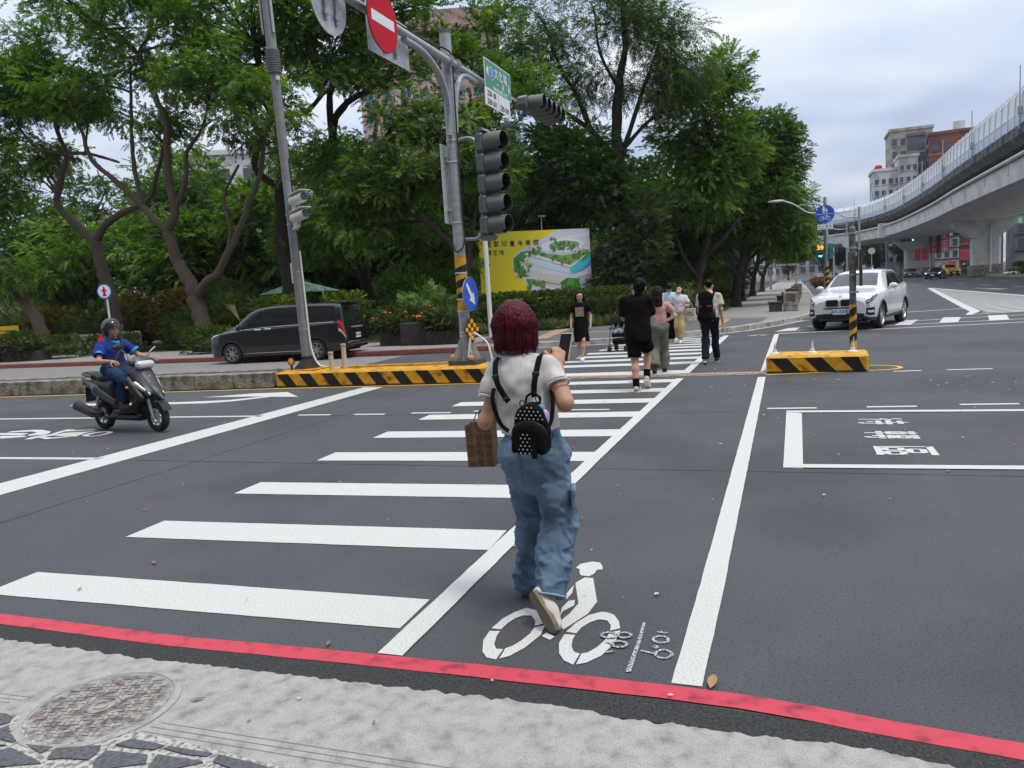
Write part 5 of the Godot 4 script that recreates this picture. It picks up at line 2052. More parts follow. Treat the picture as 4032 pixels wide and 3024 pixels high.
func build_scooter() -> void:
	var o := thing("motor_scooter", "matt dark grey motor scooter ridden across the left lanes", "scooter", V(-9.1, .004, -8.5), -.16)
	var X := V(1, 0, 0)
	var grey := mat(lin(.052, .056, .06), .42)
	var dark := mat(lin(.012, .012, .013), .5)
	var seatm := mat(lin(.014, .014, .015), .6)
	var Zv := V(0, 0, 1)
	for q in [[.62, true], [-.61, false]]:
		var wh := Node3D.new()
		wh.name = "wheel"
		o.add_child(wh, true)
		wh.transform = Transform3D(Basis(Vector3.RIGHT, PI / 2), V(q[0], .212, 0))
		var b := MB.new()
		b.lathe([U(.13, -.04), U(.17, -.052), U(.2, -.04), U(.212, 0), U(.2, .04), U(.17, .052), U(.13, .04)], I3, 36, true)
		put("tyre", b, M.tyre, wh)
		b = MB.new()
		b.lathe([U(.135, -.03), U(.118, -.034), U(.118, .034), U(.135, .03)], I3, 28)
		for k in 6:
			var a := TAU * k / 6
			b.tube([V(0, .012, 0), V(cos(a) * .12, .0, sin(a) * .12)], [.016, .013], 6)
			b.tube([V(0, -.012, 0), V(cos(a) * .12, .0, sin(a) * .12)], [.016, .013], 6)
		b.lathe([U(.035, -.05), U(.035, .05), U(.001, .052)], I3, 16)
		put("rim", b, M.chrome if q[1] else M.alloy, wh)
		if q[1]:
			b = MB.new()
			b.lathe([U(.06, .04), U(.098, .04), U(.098, .046), U(.06, .046)], I3, 24)
			put("brake_disc", b, M.alloy, wh)
	for s in [-1.0, 1.0]:
		var b := MB.new()
		b.tube([V(.62, .21, s * .075), V(.53, .52, s * .07)], [.022, .028], 8)
		put("fork_leg", b, M.alloy, o)
	var b := MB.new()
	var rows := []
	for i in 13:
		var a := lerpf(.35, 2.5, i / 12.0)
		var row := []
		for k in 5:
			row.append(V(.62 + cos(a) * .245, .225 + sin(a) * .245, (k - 2) * .035))
		rows.append(row)
	b.grid(rows)
	put("front_mudguard", b, dark, o)
	b = MB.new()
	sdf(b, [[V(.36, .86, 0), V(.66, .56, 0), .115, .045, {"ax": Zv, "sc": .75}], [V(.66, .56, 0), V(.78, .47, 0), .05, .02], [V(.34, .84, .1), V(.60, .56, .10), .07, .045], [V(.34, .84, -.1), V(.60, .56, -.10), .07, .045]], .012, .04)
	put("front_shield", b, grey, o)
	b = MB.new()
	sdf(b, [[V(.30, .74, .17), V(.52, .50, .15), .075, .055], [V(.30, .74, -.17), V(.52, .50, -.15), .075, .055], [V(.28, .7, 0), V(.30, .36, 0), .16, .15, {"ax": X, "sc": 2.2}], [V(.42, .52, 0), V(.64, .50, 0), .12, .06], [V(.30, .36, .08), V(.42, .50, .1), .07, .06], [V(.30, .36, -.08), V(.42, .50, -.1), .07, .06]], .014, .05)
	put("leg_shield", b, dark, o)
	for s in [-1.0, 1.0]:
		b = MB.new()
		sdf(b, [[V(.44, .70, s * .17), V(.64, .55, s * .105), .042, .022, {"ax": Zv, "sc": 1.4}]], .008, .02)
		put("headlight", b, M.lamp_glass, o)
		b = MB.new()
		b.ball(V(.34, .66, s * .235), V(.03, .02, .015))
		put("indicator", b, M.amber, o)
	b = MB.new()
	b.ball(V(.535, .79, .0), V(.012, .018, .018))
	put("badge", b, M.alloy, o)
	b = MB.new()
	b.box(V(.60, .70, .03), V(.02, .045, .03), Basis(V(0, 0, 1), .8), .004)
	put("sticker", b, M.sign_blue, o)
	b = MB.new()
	sdf(b, [[V(.30, 1.01, 0), V(.44, .96, 0), .085, .07, {"ax": Vector3.UP, "sc": 1.25}], [V(.33, 1.0, .12), V(.33, 1.0, -.12), .055, .055], [V(.33, .99, .0), V(.34, .86, .0), .05, .05]], .011, .05)
	put("handlebar_cowl", b, grey, o)
	b = MB.new()
	sdf(b, [[V(.46, .962, .085), V(.46, .962, -.085), .058, .058, {"ax": X, "sc": .9}]], .009, .02)
	put("headlight", b, M.lamp_glass, o)
	for s in [-1.0, 1.0]:
		b = MB.new()
		b.tube([V(.32, 1.0, s * .14), V(.25, 1.0, s * .36)], [.016], 8)
		put("grip", b, M.rubber, o)
		b = MB.new()
		b.tube([V(.36, .99, s * .16), V(.33, .975, s * .37)], [.007], 6)
		put("brake_lever", b, M.dark_metal, o)
		b = MB.new()
		b.tube(smooth([V(.33, 1.03, s * .15), V(.34, 1.12, s * .18), V(.36, 1.2, s * .27)], 4), [.007], 6)
		b.tube([V(.33, 1.0, s * .15), V(.33, 1.08, s * .155)], [.016], 8)
		put("mirror_stem", b, M.chrome, o)
		b = MB.new()
		b.ball(V(.355, 1.235, s * .315), V(.035, .045, .085), Basis(Vector3.UP, s * .25))
		put("mirror", b, dark, o)
	b = MB.new()
	b.box(V(.06, .30, 0), V(.46, .05, .34), B0, .02)
	b.box(V(.02, .22, 0), V(.7, .12, .24), B0, .04)
	put("footboard", b, dark, o)
	b = MB.new()
	sdf(b, [[V(-.16, .46, 0), V(-.16, .66, 0), .13, .13], [V(-.2, .62, 0), V(-.62, .66, 0), .16, .14], [V(-.3, .5, 0), V(-.55, .52, 0), .13, .11]], .015, .06)
	put("underseat_body", b, dark, o)
	for s in [-1.0, 1.0]:
		b = MB.new()
		sdf(b, [[V(-.12, .44, s * .14), V(-.5, .60, s * .16), .05, .075, {"ax": Zv, "sc": 1.5}], [V(-.5, .62, s * .155), V(-.93, .76, s * .07), .07, .03, {"ax": Zv, "sc": 1.5}]], .012, .04)
		put("side_panel", b, grey, o)
	b = MB.new()
	sdf(b, [[V(-.02, .745, 0), V(-.42, .775, 0), .10, .135, {"ax": Vector3.UP, "sc": 1.9}], [V(-.42, .785, 0), V(-.78, .82, 0), .13, .09, {"ax": Vector3.UP, "sc": 1.8}]], .013, .05)
	put("seat", b, seatm, o)
	b = MB.new()
	b.tube(smooth(P3([-.62, .8, .13, -.85, .84, .12, -.94, .85, .0, -.85, .84, -.12, -.62, .8, -.13]), 4), [.018], 8)
	put("grab_rail", b, grey, o)
	b = MB.new()
	b.box(V(-.93, .70, 0), V(.05, .06, .16), B0, .015)
	put("tail_light", b, M.lamp_red, o)
	b = MB.new()
	b.prism(P2([-.1, 0, .1, 0, .09, .22, -.09, .22]), .012, Transform3D(Basis(V(0, 0, 1), Vector3.UP, Vector3.LEFT), V(-.86, .42, 0)))
	put("rear_mudguard", b, dark, o)
	b = MB.new()
	sdf(b, [[V(-.5, .25, .13), V(-.62, .26, .17), .05, .055], [V(-.62, .27, .175), V(-.98, .38, .185), .068, .075, {"cut": true}]], .012, .03)
	var ex := put("exhaust", b, M.dark_metal, o)
	b = MB.new()
	sdf(b, [[V(-.66, .30, .20), V(-.95, .39, .21), .055, .055, {"ax": Zv, "sc": 1.6}]], .011, .02)
	put("heat_shield", b, dark, ex)
	b = MB.new()
	b.box(V(-.35, .27, -.1), V(.6, .16, .1), B0, .04)
	b.tube(P3([-.05, .24, .1, -.4, .2, .14]), [.022], 8)
	put("engine", b, M.dark_metal, o)
	b = MB.new()
	b.tube([V(-.6, .25, -.13), V(-.5, .58, -.12)], [.03], 8)
	b.tube([V(-.6, .25, .13), V(-.5, .58, .12)], [.022], 8)
	put("rear_shock", b, M.alloy, o)

func scooter_rider() -> void:
	var o := person("scooter rider in a dark blue polo with pale blue collar", V(-9.1, .004, -8.5), -.16 - PI / 2)
	var J := {"s": 1.0, "pelvis": V(0, .90, .26), "waist": V(0, 1.02, .265), "chest": V(0, 1.2, .245), "neck": V(0, 1.345, .215), "head": V(.0, 1.475, .185),
		"sl": V(-.18, 1.285, .225), "sr": V(.18, 1.285, .225), "el": V(-.31, 1.06, .06), "wl": V(-.30, 1.035, -.19), "er": V(.32, 1.04, .10), "wr": V(.30, 1.035, -.19),
		"hl": V(-.085, .88, .22), "hr": V(.085, .88, .22), "kl": V(-.17, .77, -.18), "kr": V(.17, .77, -.18), "al": V(-.15, .405, -.06), "ar": V(.15, .405, -.06)}
	J.look = Basis(Vector3.UP, -.15)
	var skin := Color(.42, .235, .165)
	body_of(o, J, 1.0, skin, .014, .006, [[J.wr, V(.05, -.15, -1), V(.1, 1, -.15), 1.0, 1.0], [J.wl, V(-.05, -.15, -1), V(-.1, 1, -.15), -1.0, 1.0]])
	var polo := tee_bones(J, .90, .022, .66, .076)
	var sh := garment(o, "polo_shirt", polo, .0125, .035, cloth(lin(.03, .055, .27), 291), 7.0, .024, 31)
	var pale := mat(lin(.03, .26, .62), .85)
	for q in [[J.sl, J.el], [J.sr, J.er]]:
		var b := MB.new()
		var c: Vector3 = q[0].lerp(q[1], .66)
		var d: Vector3 = (q[1] - q[0]).normalized()
		b.tube([c - d * .03, c + d * .004], [.082, .084], 18, false)
		put("cuff", b, pale, sh)
	var b := MB.new()
	sdf(b, [[V(-.075, 1.335, .24), V(-.02, 1.285, .105), .03, .02], [V(.075, 1.335, .24), V(.02, 1.285, .105), .03, .02], [V(-.07, 1.36, .25), V(.07, 1.36, .25), .032, .032], [V(0, 1.28, .11), V(0, 1.19, .095), .024, .02]], .009, .015)
	put("collar", b, pale, sh)
	b = MB.new()
	b.tube(smooth(P3([-.12, 1.36, .2, -.08, 1.28, .115, .02, 1.12, .085, .1, .98, .10, .16, .93, .16]), 5), [.022], 8, true, .35)
	put("bag_strap", b, mat(lin(.03, .03, .035), .8), o)
	garment(o, "jeans", trouser_bones(J, .95, .098, .082, .072, .94), .014, .035, cloth(lin(.030, .065, .135), 293), 8.0, .024, 32)
	for q in [J.al, J.ar]:
		shoe(o, q + V(0, -.075, .06), q + V(0, -.08, -.20), Vector3.UP, 1.0, mat(lin(.025, .022, .022), .7), M.rubber)
	glasses(o, J)
	var c: Vector3 = J.head
	var hm := thing("helmet", "glossy black open-face helmet with clear visor on the scooter rider", "helmet", o.transform * c, o.rotation.y - .15)
	b = MB.new()
	sdf(b, [[V(0, .045, .02), V(0, .04, -.015), .128, .124], [V(0, .0, .05), V(0, -.06, .05), .115, .095], [V(-.2, -.075, -.135), V(.2, -.075, -.135), .12, .12, {"sub": true}], [V(0, -.15, .02), V(0, -.02, .0), .09, .088, {"sub": true}]], .008, .03)
	put("shell", b, mat(lin(.012, .012, .013), .15), hm)
	b = MB.new()
	var rows := []
	for i in 9:
		var t := i / 8.0
		var row := []
		for k in 15:
			var a := lerpf(-1.15, 1.15, k / 14.0)
			row.append(V(sin(a) * .14, lerpf(.075, -.085, t), -.015 - cos(a) * (.135 + .012 * sin(t * PI))))
		rows.append(row)
	b.grid(rows)
	var vm := mat(Color(.5, .53, .55, .07), .05)
	vm.transparency = BaseMaterial3D.TRANSPARENCY_ALPHA
	put("visor", b, vm, hm)
	for s in [-1.0, 1.0]:
		b = MB.new()
		b.tube(smooth([V(s * .115, -.06, .02), V(s * .085, -.12, -.03), V(s * .02, -.125, -.07)], 4), [.01], 6)
		put("chin_strap", b, M.trim, hm)
		b = MB.new()
		b.ball(V(s * .132, .03, -.03), V(.012, .025, .025))
		put("visor_pivot", b, M.trim, hm)

func simple_car(called: String, label: String, cat: String, at: Vector3, heading: Vector3, c: Car, body: Material, lights_on := false, group := "") -> Node3D:
	var o := thing(called, label, cat, at, -atan2(heading.z, heading.x), group)
	var b := MB.new()
	c.shell(b, .0, 10.0)
	put("body", b, body, o)
	b = MB.new()
	b.box(V(0, .36, 0), V(c.L * .9, .3, 1.3))
	put("underbody", b, M.gap, o)
	var gl := glass_mat()
	var a0: float = c.wheels[0] + .75
	for side in [-1.0, 1.0]:
		b = MB.new()
		c.patch(b, a0 + .1, c.L * .56, [5.35, 5.35], [5.5, 6.9], side, .006, 6, 3)
		put("side_window", b, gl, o)
		b = MB.new()
		c.patch(b, c.L * .58, c.L * .8, [5.35, 5.35], [6.9, 6.2], side, .006, 6, 3)
		put("side_window", b, gl, o)
		b = MB.new()
		c.patch(b, c.wheels[0] + .5, c.wheels[0] + 1.12, [8.0, 7.9], [10, 10], side, .005, 5, 3)
		put("windscreen", b, gl, o)
		b = MB.new()
		c.patch(b, .02, .35, [3.1, 4.1], [4.9, 5.0], side, .006, 5, 3)
		put("headlight", b, M.lamp_on if lights_on else M.lamp_glass, o)
		for w in c.wheels:
			car_wheel(o, V(c.L / 2 - w, c.rad, side * .78), c.rad, .22, side, 5, M.alloy, false)
		b = MB.new()
		b.ball(V(c.L / 2 - a0, 1.05, side * 1.0), V(.06, .07, .1))
		put("mirror", b, body, o)
	var xf := Transform3D(Basis(V(0, 0, -1), Vector3.UP, Vector3.RIGHT), V(c.L / 2, 0, 0))
	b = MB.new()
	b.prism(P2([-.5, .4, .5, .4, .6, .68, -.6, .68]), .012, xf, false)
	put("grille", b, M.gap, o)
	b = MB.new()
	b.prism(rect(.38, .16), .02, xf * Transform3D(B0, V(0, .5, 0)))
	put("number_plate", b, M.sign_white, o)
	return o

func build_far_cars() -> void:
	M.lamp_on = glow(lin(.9, .9, .85), 1.5)
	var sedan := Car.new()
	sedan.host = self
	sedan.L = 4.7
	sedan.top = [[0, .72], [.1, .82], [.5, .9], [1.3, 1.0], [1.5, 1.06], [2.2, 1.4], [2.8, 1.45], [3.4, 1.38], [4.1, 1.08], [4.5, 1.02], [4.7, .8]]
	sedan.belt = [[0, .66], [.3, .82], [1.2, .9], [2.5, .95], [4.2, .98], [4.7, .72]]
	sedan.wb = [[0, .62], [.2, .82], [.7, .9], [3.8, .9], [4.4, .84], [4.7, .68]]
	sedan.wr = [[0, .55], [.5, .78], [1.4, .78], [2.2, .6], [3.2, .58], [4.1, .7], [4.7, .6]]
	sedan.bot = [[0, .28], [.4, .2], [4.3, .22], [4.7, .34]]
	sedan.wheels = [.9, 3.65]
	sedan.rad = .33
	sedan.arch = .38
	var suv := suv_shape()
	var Dg := "vehicles on the street beyond the crossing"
	var f := V(-.3, 0, .95).normalized()
	simple_car("distant_car", "dark blue saloon with headlights on approaching past the white SUV", "car", V(16.9, gy(-110.0) + .01, -110.0), f, sedan, paint_mat(lin(.012, .014, .022)), true, Dg)
	var t := simple_car("taxi", "yellow taxi with a striped door behind the dark saloon", "taxi", V(21.0, gy(-126.0) + .01, -126.0), V(.12, 0, 1.0).normalized(), suv, paint_mat(lin(.72, .38, .01)), false, Dg)
	var b := MB.new()
	b.box(V(0, 1.82, 0), V(.25, .16, .6), B0, .04)
	put("roof_sign", b, M.safety, t)
	b = MB.new()
	suv.patch(b, 1.7, 2.6, [.8, .8], [4.8, 4.8], -1.0, .008, 4, 4)
	put("striped_door", b, M.trim, t)
	simple_car("distant_car", "grey car half hidden behind the dark saloon", "car", V(17.6, gy(-135.0) + .01, -135.0), f, sedan, paint_mat(lin(.10, .10, .11)), false, Dg)
	var specs := [[5.4, -180.0, lin(.5, .5, .5), "small grey car far down the left lane"], [8.2, -175.0, lin(.55, .56, .58), "small silver car far down the middle lane"], [9.4, -150.0, lin(.03, .07, .2), "small blue car far off behind the white SUV's roof"], [11.6, -150.0, lin(.05, .1, .25), "second small blue car far off behind the SUV's roof"], [13.6, -160.0, lin(.4, .4, .42), "small pale car far off right of the SUV's roof"]]
	for q in specs:
		simple_car("distant_car", q[3], "car", V(q[0], gy(q[1]) + .01, q[1]), V(0, 0, 1), sedan, paint_mat(q[2]), false, Dg)
	var o := thing("distant_scooter", "small red scooter with a rider in a white helmet by the far pier", "scooter", V(25.2, gy(-138.0) + .01, -138.0), .9)
	b = MB.new()
	sdf(b, [[V(-.7, .65, 0), V(.1, .55, 0), .16, .18], [V(.4, .5, 0), V(.5, 1.0, 0), .16, .12], [V(-.2, .3, 0), V(.4, .3, 0), .14, .14]], .05, .08)
	put("body", b, paint_mat(lin(.3, .01, .015)), o)
	for x in [-.6, .6]:
		b = MB.new()
		b.lathe([U(.05, -.05), U(.22, -.05), U(.24, 0), U(.22, .05), U(.05, .05)], Transform3D(Basis(Vector3.RIGHT, PI / 2), V(x, .24, 0)), 16)
		put("wheel", b, M.tyre, o)
	var p := person("far off scooter rider in a teal jacket and white helmet", V(25.2, gy(-138.0), -138.0), .9 - PI / 2)
	b = MB.new()
	b.tint(Color(.05, .22, .22))
	var pt := func(q: Vector3) -> Color: return Color(.66, .66, .64) if q.y > 1.42 else (Color(.05, .22, .22) if q.y > .85 else Color(.03, .03, .04))
	sdf(b, [[V(0, .85, .2), V(0, 1.3, .2), .2, .18], [V(0, 1.3, .2), V(0, 1.52, .18), .08, .15], [V(-.2, 1.25, .2), V(-.3, 1.0, -.2), .07, .05], [V(.2, 1.25, .2), V(.3, 1.0, -.2), .07, .05], [V(-.1, .85, .2), V(-.2, .7, -.25), .1, .08], [V(.1, .85, .2), V(.2, .7, -.25), .1, .08], [V(-.2, .7, -.25), V(-.18, .3, -.15), .08, .06], [V(.2, .7, -.25), V(.18, .3, -.15), .08, .06]], .05, .06, null, .0, pt)
	put("body", b, vcol(.8), p)

# ------------------------------------------------------------------ smooth bodies
func sdf(b: MB, bones: Array, cell: float, k: float, bump: FastNoiseLite = null, amp := .0, paint = null) -> void:
	var lo := Vector3.ONE * 1e9
	var hi := -lo
	for q in bones:
		if q.size() > 4 and q[4].has("sub"):
			continue
		var r: float = maxf(q[2], q[3])
		lo = lo.min(q[0] - Vector3.ONE * r).min(q[1] - Vector3.ONE * r)
		hi = hi.max(q[0] + Vector3.ONE * r).max(q[1] + Vector3.ONE * r)
	lo -= Vector3.ONE * cell * 2.5
	hi += Vector3.ONE * cell * 2.5
	var nx := int((hi.x - lo.x) / cell) + 1
	var ny := int((hi.y - lo.y) / cell) + 1
	var nz := int((hi.z - lo.z) / cell) + 1
	var F := PackedFloat32Array()
	F.resize(nx * ny * nz)
	F.fill(9.0)
	var sy := nx
	var sz := nx * ny
	for q in bones:
		var a: Vector3 = q[0]
		var c: Vector3 = q[1]
		var ra: float = q[2]
		var rb: float = q[3]
		var op: Dictionary = q[4] if q.size() > 4 else {}
		var flat := op.has("ax")
		var ax: Vector3 = op.get("ax", Vector3.UP)
		var sc: float = op.get("sc", 1.0)
		var cut: bool = op.get("cut", false)
		var cut_a: bool = op.get("cut_a", false)
		var sub: bool = op.has("sub")
		var kk: float = op.get("k", k)
		var ba := c - a
		var bb := maxf(ba.length_squared(), 1e-9)
		var bl := sqrt(bb)
		var pad := kk + cell * 2.0
		var r := maxf(ra, rb) + pad
		var l2 := (a.min(c) - Vector3.ONE * r - lo) / cell
		var h2 := (a.max(c) + Vector3.ONE * r - lo) / cell
		for z in range(maxi(0, int(l2.z)), mini(nz - 1, int(h2.z) + 1) + 1):
			for y in range(maxi(0, int(l2.y)), mini(ny - 1, int(h2.y) + 1) + 1):
				var i := maxi(0, int(l2.x)) + y * sy + z * sz
				for x in range(maxi(0, int(l2.x)), mini(nx - 1, int(h2.x) + 1) + 1):
					var pa := lo + V(x, y, z) * cell - a
					var u := pa.dot(ba) / bb
					var h := clampf(u, .0, 1.0)
					var w := pa - ba * h
					if flat:
						w += ax * (w.dot(ax) * (sc - 1.0))
					var d := w.length() - (ra + (rb - ra) * h)
					if flat and sc > 1.0:
						d *= 1.0 / (1.0 + (sc - 1.0) * .35)
					if cut:
						d = maxf(d, (u - 1.0) * bl)
					if cut_a:
						d = maxf(d, -u * bl)
					var f := F[i]
					if sub:
						F[i] = maxf(f, -d)
					elif f > 8.0:
						F[i] = d
					else:
						var g := kk - absf(f - d)
						F[i] = minf(f, d) - (g * g / kk * .25 if g > .0 else .0)
					i += 1
	var id := PackedInt32Array()
	id.resize(nx * ny * nz)
	id.fill(-1)
	var base := b.v.size()
	var off := [0, 1, sy, sy + 1, sz, sz + 1, sz + sy, sz + sy + 1]
	var e0 := [0, 2, 4, 6, 0, 1, 4, 5, 0, 1, 2, 3]
	var e1 := [1, 3, 5, 7, 2, 3, 6, 7, 4, 5, 6, 7]
	for z in nz - 1:
		for y in ny - 1:
			var i := y * sy + z * sz
			for x in nx - 1:
				var f0 := F[i]
				if f0 > cell * 3.0 or f0 < -cell * 3.0:
					i += 1
					continue
				var m := 0
				for q in 8:
					if F[i + off[q]] < .0:
						m += 1
				if m > 0 and m < 8:
					var s := Vector3.ZERO
					var n := 0
					for e in 12:
						var fa: float = F[i + off[e0[e]]]
						var fb: float = F[i + off[e1[e]]]
						if (fa < .0) != (fb < .0):
							var t := fa / (fa - fb)
							var ea: int = e0[e]
							var eb: int = e1[e]
							s += V(lerpf(ea & 1, eb & 1, t), lerpf((ea >> 1) & 1, (eb >> 1) & 1, t), lerpf(ea >> 2, eb >> 2, t))
							n += 1
					id[i] = b.vert(lo + (V(x, y, z) + s / n) * cell, Vector3.ZERO)
				i += 1
	var first := b.ix.size()
	for z in range(1, nz - 1):
		for y in range(1, ny - 1):
			var i := 1 + y * sy + z * sz
			for x in range(1, nx - 1):
				if id[i] >= 0:
					var f0 := F[i] < .0
					if f0 != (F[i + 1] < .0):
						net_quad(b, id[i], id[i - sy], id[i - sy - sz], id[i - sz], f0)
					if f0 != (F[i + sy] < .0):
						net_quad(b, id[i], id[i - sz], id[i - sz - 1], id[i - 1], f0)
					if f0 != (F[i + sz] < .0):
						net_quad(b, id[i], id[i - 1], id[i - 1 - sy], id[i - sy], f0)
				i += 1
	var N := PackedVector3Array()
	N.resize(b.v.size() - base)
	for t in range(first, b.ix.size(), 3):
		var p := b.ix[t]
		var q := b.ix[t + 2]
		var s := b.ix[t + 1]
		var nn := (b.v[q] - b.v[p]).cross(b.v[s] - b.v[p])
		N[p - base] += nn
		N[q - base] += nn
		N[s - base] += nn
	for i in N.size():
		b.n[base + i] = N[i].normalized()
	if bump:
		for i in N.size():
			var p := b.v[base + i]
			b.v[base + i] = p + b.n[base + i] * bump.get_noise_3dv(p) * amp
		N.fill(Vector3.ZERO)
		for t in range(first, b.ix.size(), 3):
			var p := b.ix[t]
			var q := b.ix[t + 2]
			var s := b.ix[t + 1]
			var nn := (b.v[q] - b.v[p]).cross(b.v[s] - b.v[p])
			N[p - base] += nn
			N[q - base] += nn
			N[s - base] += nn
		for i in N.size():
			b.n[base + i] = N[i].normalized()
	if paint != null:
		b.tinted = true
		for i in N.size():
			b.col[base + i] = paint.call(b.v[base + i])

func smooth_normals(b: MB) -> void:
	b.n.fill(Vector3.ZERO)
	for t in range(0, b.ix.size(), 3):
		var p := b.ix[t]
		var q := b.ix[t + 2]
		var s := b.ix[t + 1]
		var nn := (b.v[q] - b.v[p]).cross(b.v[s] - b.v[p])
		b.n[p] += nn
		b.n[q] += nn
		b.n[s] += nn
	for i in b.n.size():
		b.n[i] = b.n[i].normalized()

func net_quad(b: MB, p: int, q: int, r: int, s: int, flip: bool) -> void:
	if p < 0 or q < 0 or r < 0 or s < 0:
		return
	if flip:
		b.ix.append_array(PackedInt32Array([p, r, q, p, s, r]))
	else:
		b.ix.append_array(PackedInt32Array([p, q, r, p, r, s]))

func wrinkle(freq: float, sd: int, octs := 3) -> FastNoiseLite:
	return noise(freq * .55, 2, sd)

# ------------------------------------------------------------------ people
func skin_bones(J: Dictionary, s: float) -> Array:
	var Z := V(0, 0, 1)
	var o := [
		[J.pelvis, J.waist, .118 * s, .105 * s, {"ax": Z, "sc": 1.3}], [J.waist, J.chest, .105 * s, .118 * s, {"ax": Z, "sc": 1.3}],
		[J.sl + V(.02, -.03, 0), J.sr + V(-.02, -.03, 0), .04 * s, .04 * s], [J.chest, J.neck, .085 * s, .05 * s], [J.neck, J.head + V(0, -.05, .01) * s, .052 * s, .05 * s]]
	for q in [[J.sl, J.el, J.wl], [J.sr, J.er, J.wr]]:
		o.append([q[0] + V(-signf(q[0].x) * .01, -.03, 0), q[1], .04 * s, .038 * s])
		o.append([q[1], q[2], .039 * s, .025 * s])
	var g: float = J.get("leg", 1.0) * s
	for q in [[J.hl, J.kl, J.al], [J.hr, J.kr, J.ar]]:
		o.append([q[0], q[1], .082 * g, .055 * g])
		o.append([q[1], q[1].lerp(q[2], .35), .052 * g, .056 * g])
		o.append([q[1].lerp(q[2], .35), q[2], .056 * g, .036 * g])
	return o

func head_bones(c: Vector3, B: Basis, s: float) -> Array:
	var P := func(x: float, y: float, z: float) -> Vector3: return c + B * (V(x, y, z) * s)
	var o := [
		[P.call(0, .03, .012), P.call(0, .025, -.012), .079 * s, .076 * s],
		[P.call(0, .0, -.02), P.call(0, -.055, -.03), .066 * s, .05 * s],
		[P.call(0, -.06, -.045), P.call(0, -.083, -.055), .036 * s, .022 * s],
		[P.call(0, .012, -.082), P.call(0, -.022, -.103), .009 * s, .0145 * s, {"k": .012}],
		[P.call(-.03, .026, -.078), P.call(.03, .026, -.078), .012 * s, .012 * s, {"k": .02}],
		[P.call(-.018, -.048, -.086), P.call(.018, -.048, -.086), .008 * s, .008 * s, {"k": .008}],
		[P.call(-.017, -.058, -.084), P.call(.017, -.058, -.084), .008 * s, .008 * s, {"k": .008}]]
	for e in [-1.0, 1.0]:
		o.append([P.call(e * .038, -.02, -.06), P.call(e * .045, -.035, -.045), .024 * s, .022 * s])
		o.append([P.call(e * .077, .022, .0), P.call(e * .077, -.022, -.006), .013 * s, .009 * s, {"k": .006}])
	return o

func face_paint(c: Vector3, B: Basis, s: float, skin: Color, glasses := false) -> Callable:
	return func(p: Vector3) -> Color:
		var q: Vector3 = B.inverse() * (p - c) / s
		if q.z < -.05:
			var ex := absf(absf(q.x) - .031)
			if ex < .015 and absf(q.y - .012) < .0065:
				return Color(.02, .015, .014)
			if ex < .02 and absf(q.y - .034) < .006:
				return skin.lerp(Color(.02, .015, .012), .75)
			if absf(q.x) < .024 and absf(q.y + .053) < .009 and q.z < -.07:
				return skin.lerp(Color(.42, .10, .09), .55)
		return skin
func hand_bones(W: Vector3, d: Vector3, n: Vector3, side: float, s: float, curl: float) -> Array:
	d = d.normalized()
	n = (n - d * n.dot(d)).normalized()
	var t := d.cross(n) * side
	var o := [[W, W + d * .03 * s, .024 * s, .026 * s, {"ax": n, "sc": 1.5}]]
	for f in 4:
		var lat := (1.5 - f) * .0195
		var ln: float = [.070, .080, .074, .058][f]
		var k0 := W + d * (.085 if f in [1, 2] else .079) * s + t * lat * s
		o.append([W + d * .02 * s + t * lat * .6 * s, k0, .016 * s, .0115 * s])
		var a := curl * .55
		var p := k0
		for j in 3:
			var dd := d * cos(a) - n * sin(a)
			var q: Vector3 = p + dd * ln * s * [.45, .32, .25][j]
			o.append([p, q, (.0095 - j * .0008) * s, (.0088 - j * .0009) * s, {"k": .004}])
			p = q
			a += curl * .75
	var th := W + d * .025 * s + t * .022 * s
	var t1 := th + (d * .55 + t * .75 - n * .25).normalized() * .042 * s
	var t2 := t1 + (d * .85 + t * .35 - n * .35 * (1.0 + curl)).normalized() * .032 * s
	var t3 := t2 + (d * .95 - n * .4 * (.5 + curl)).normalized() * .026 * s
	o.append([th, t1, .015 * s, .012 * s])
	o.append([t1, t2, .0115 * s, .0105 * s, {"k": .006}])
	o.append([t2, t3, .0105 * s, .0085 * s, {"k": .004}])
	return o

func skin_mat() -> StandardMaterial3D:
	if not M.has("skin"):
		M.skin = vcol(.55, .4)
		M.skin.subsurf_scatter_enabled = true
		M.skin.subsurf_scatter_strength = .08
	return M.skin

func cloth(c: Color, sd: int, rough := .9, fine := 14.0, contrast := .82) -> StandardMaterial3D:
	if not M.has("weave"):
		M.weave = ntex(.09, [[.2, gray(contrast)], [.7, gray(1.0)]], 4, 240, 256)
		M.weave_n = nbump(.3, 2.0, 2, 242, 256)
	var m := trip(c, M.weave, fine * .25, rough, M.weave_n, .12, false)
	m.metallic_specular = .2
	return m
func body_of(o: Node3D, J: Dictionary, s: float, skin: Color, cell: float, hcell: float, hands: Array) -> void:
	var b := MB.new()
	b.tint(skin)
	var plain := func(_p: Vector3) -> Color: return skin
	sdf(b, skin_bones(J, s), cell, .035, null, .0, plain)
	var B: Basis = J.get("look", B0)
	sdf(b, head_bones(J.head, B, s), hcell, .03 * s, null, .0, face_paint(J.head, B, s, skin))
	for q in hands:
		sdf(b, hand_bones(q[0], q[1], q[2], q[3], s, q[4]), hcell, .012, null, .0, plain)
	put("body", b, skin_mat(), o)

func garment(o: Node3D, called: String, bones: Array, cell: float, k: float, m: Material, freq := 9.0, amp := .012, sd := 3, paint = null) -> MeshInstance3D:
	var b := MB.new()
	sdf(b, bones, cell, k, wrinkle(freq, sd) if amp > 0 else null, amp, paint)
	return put(called, b, m, o)

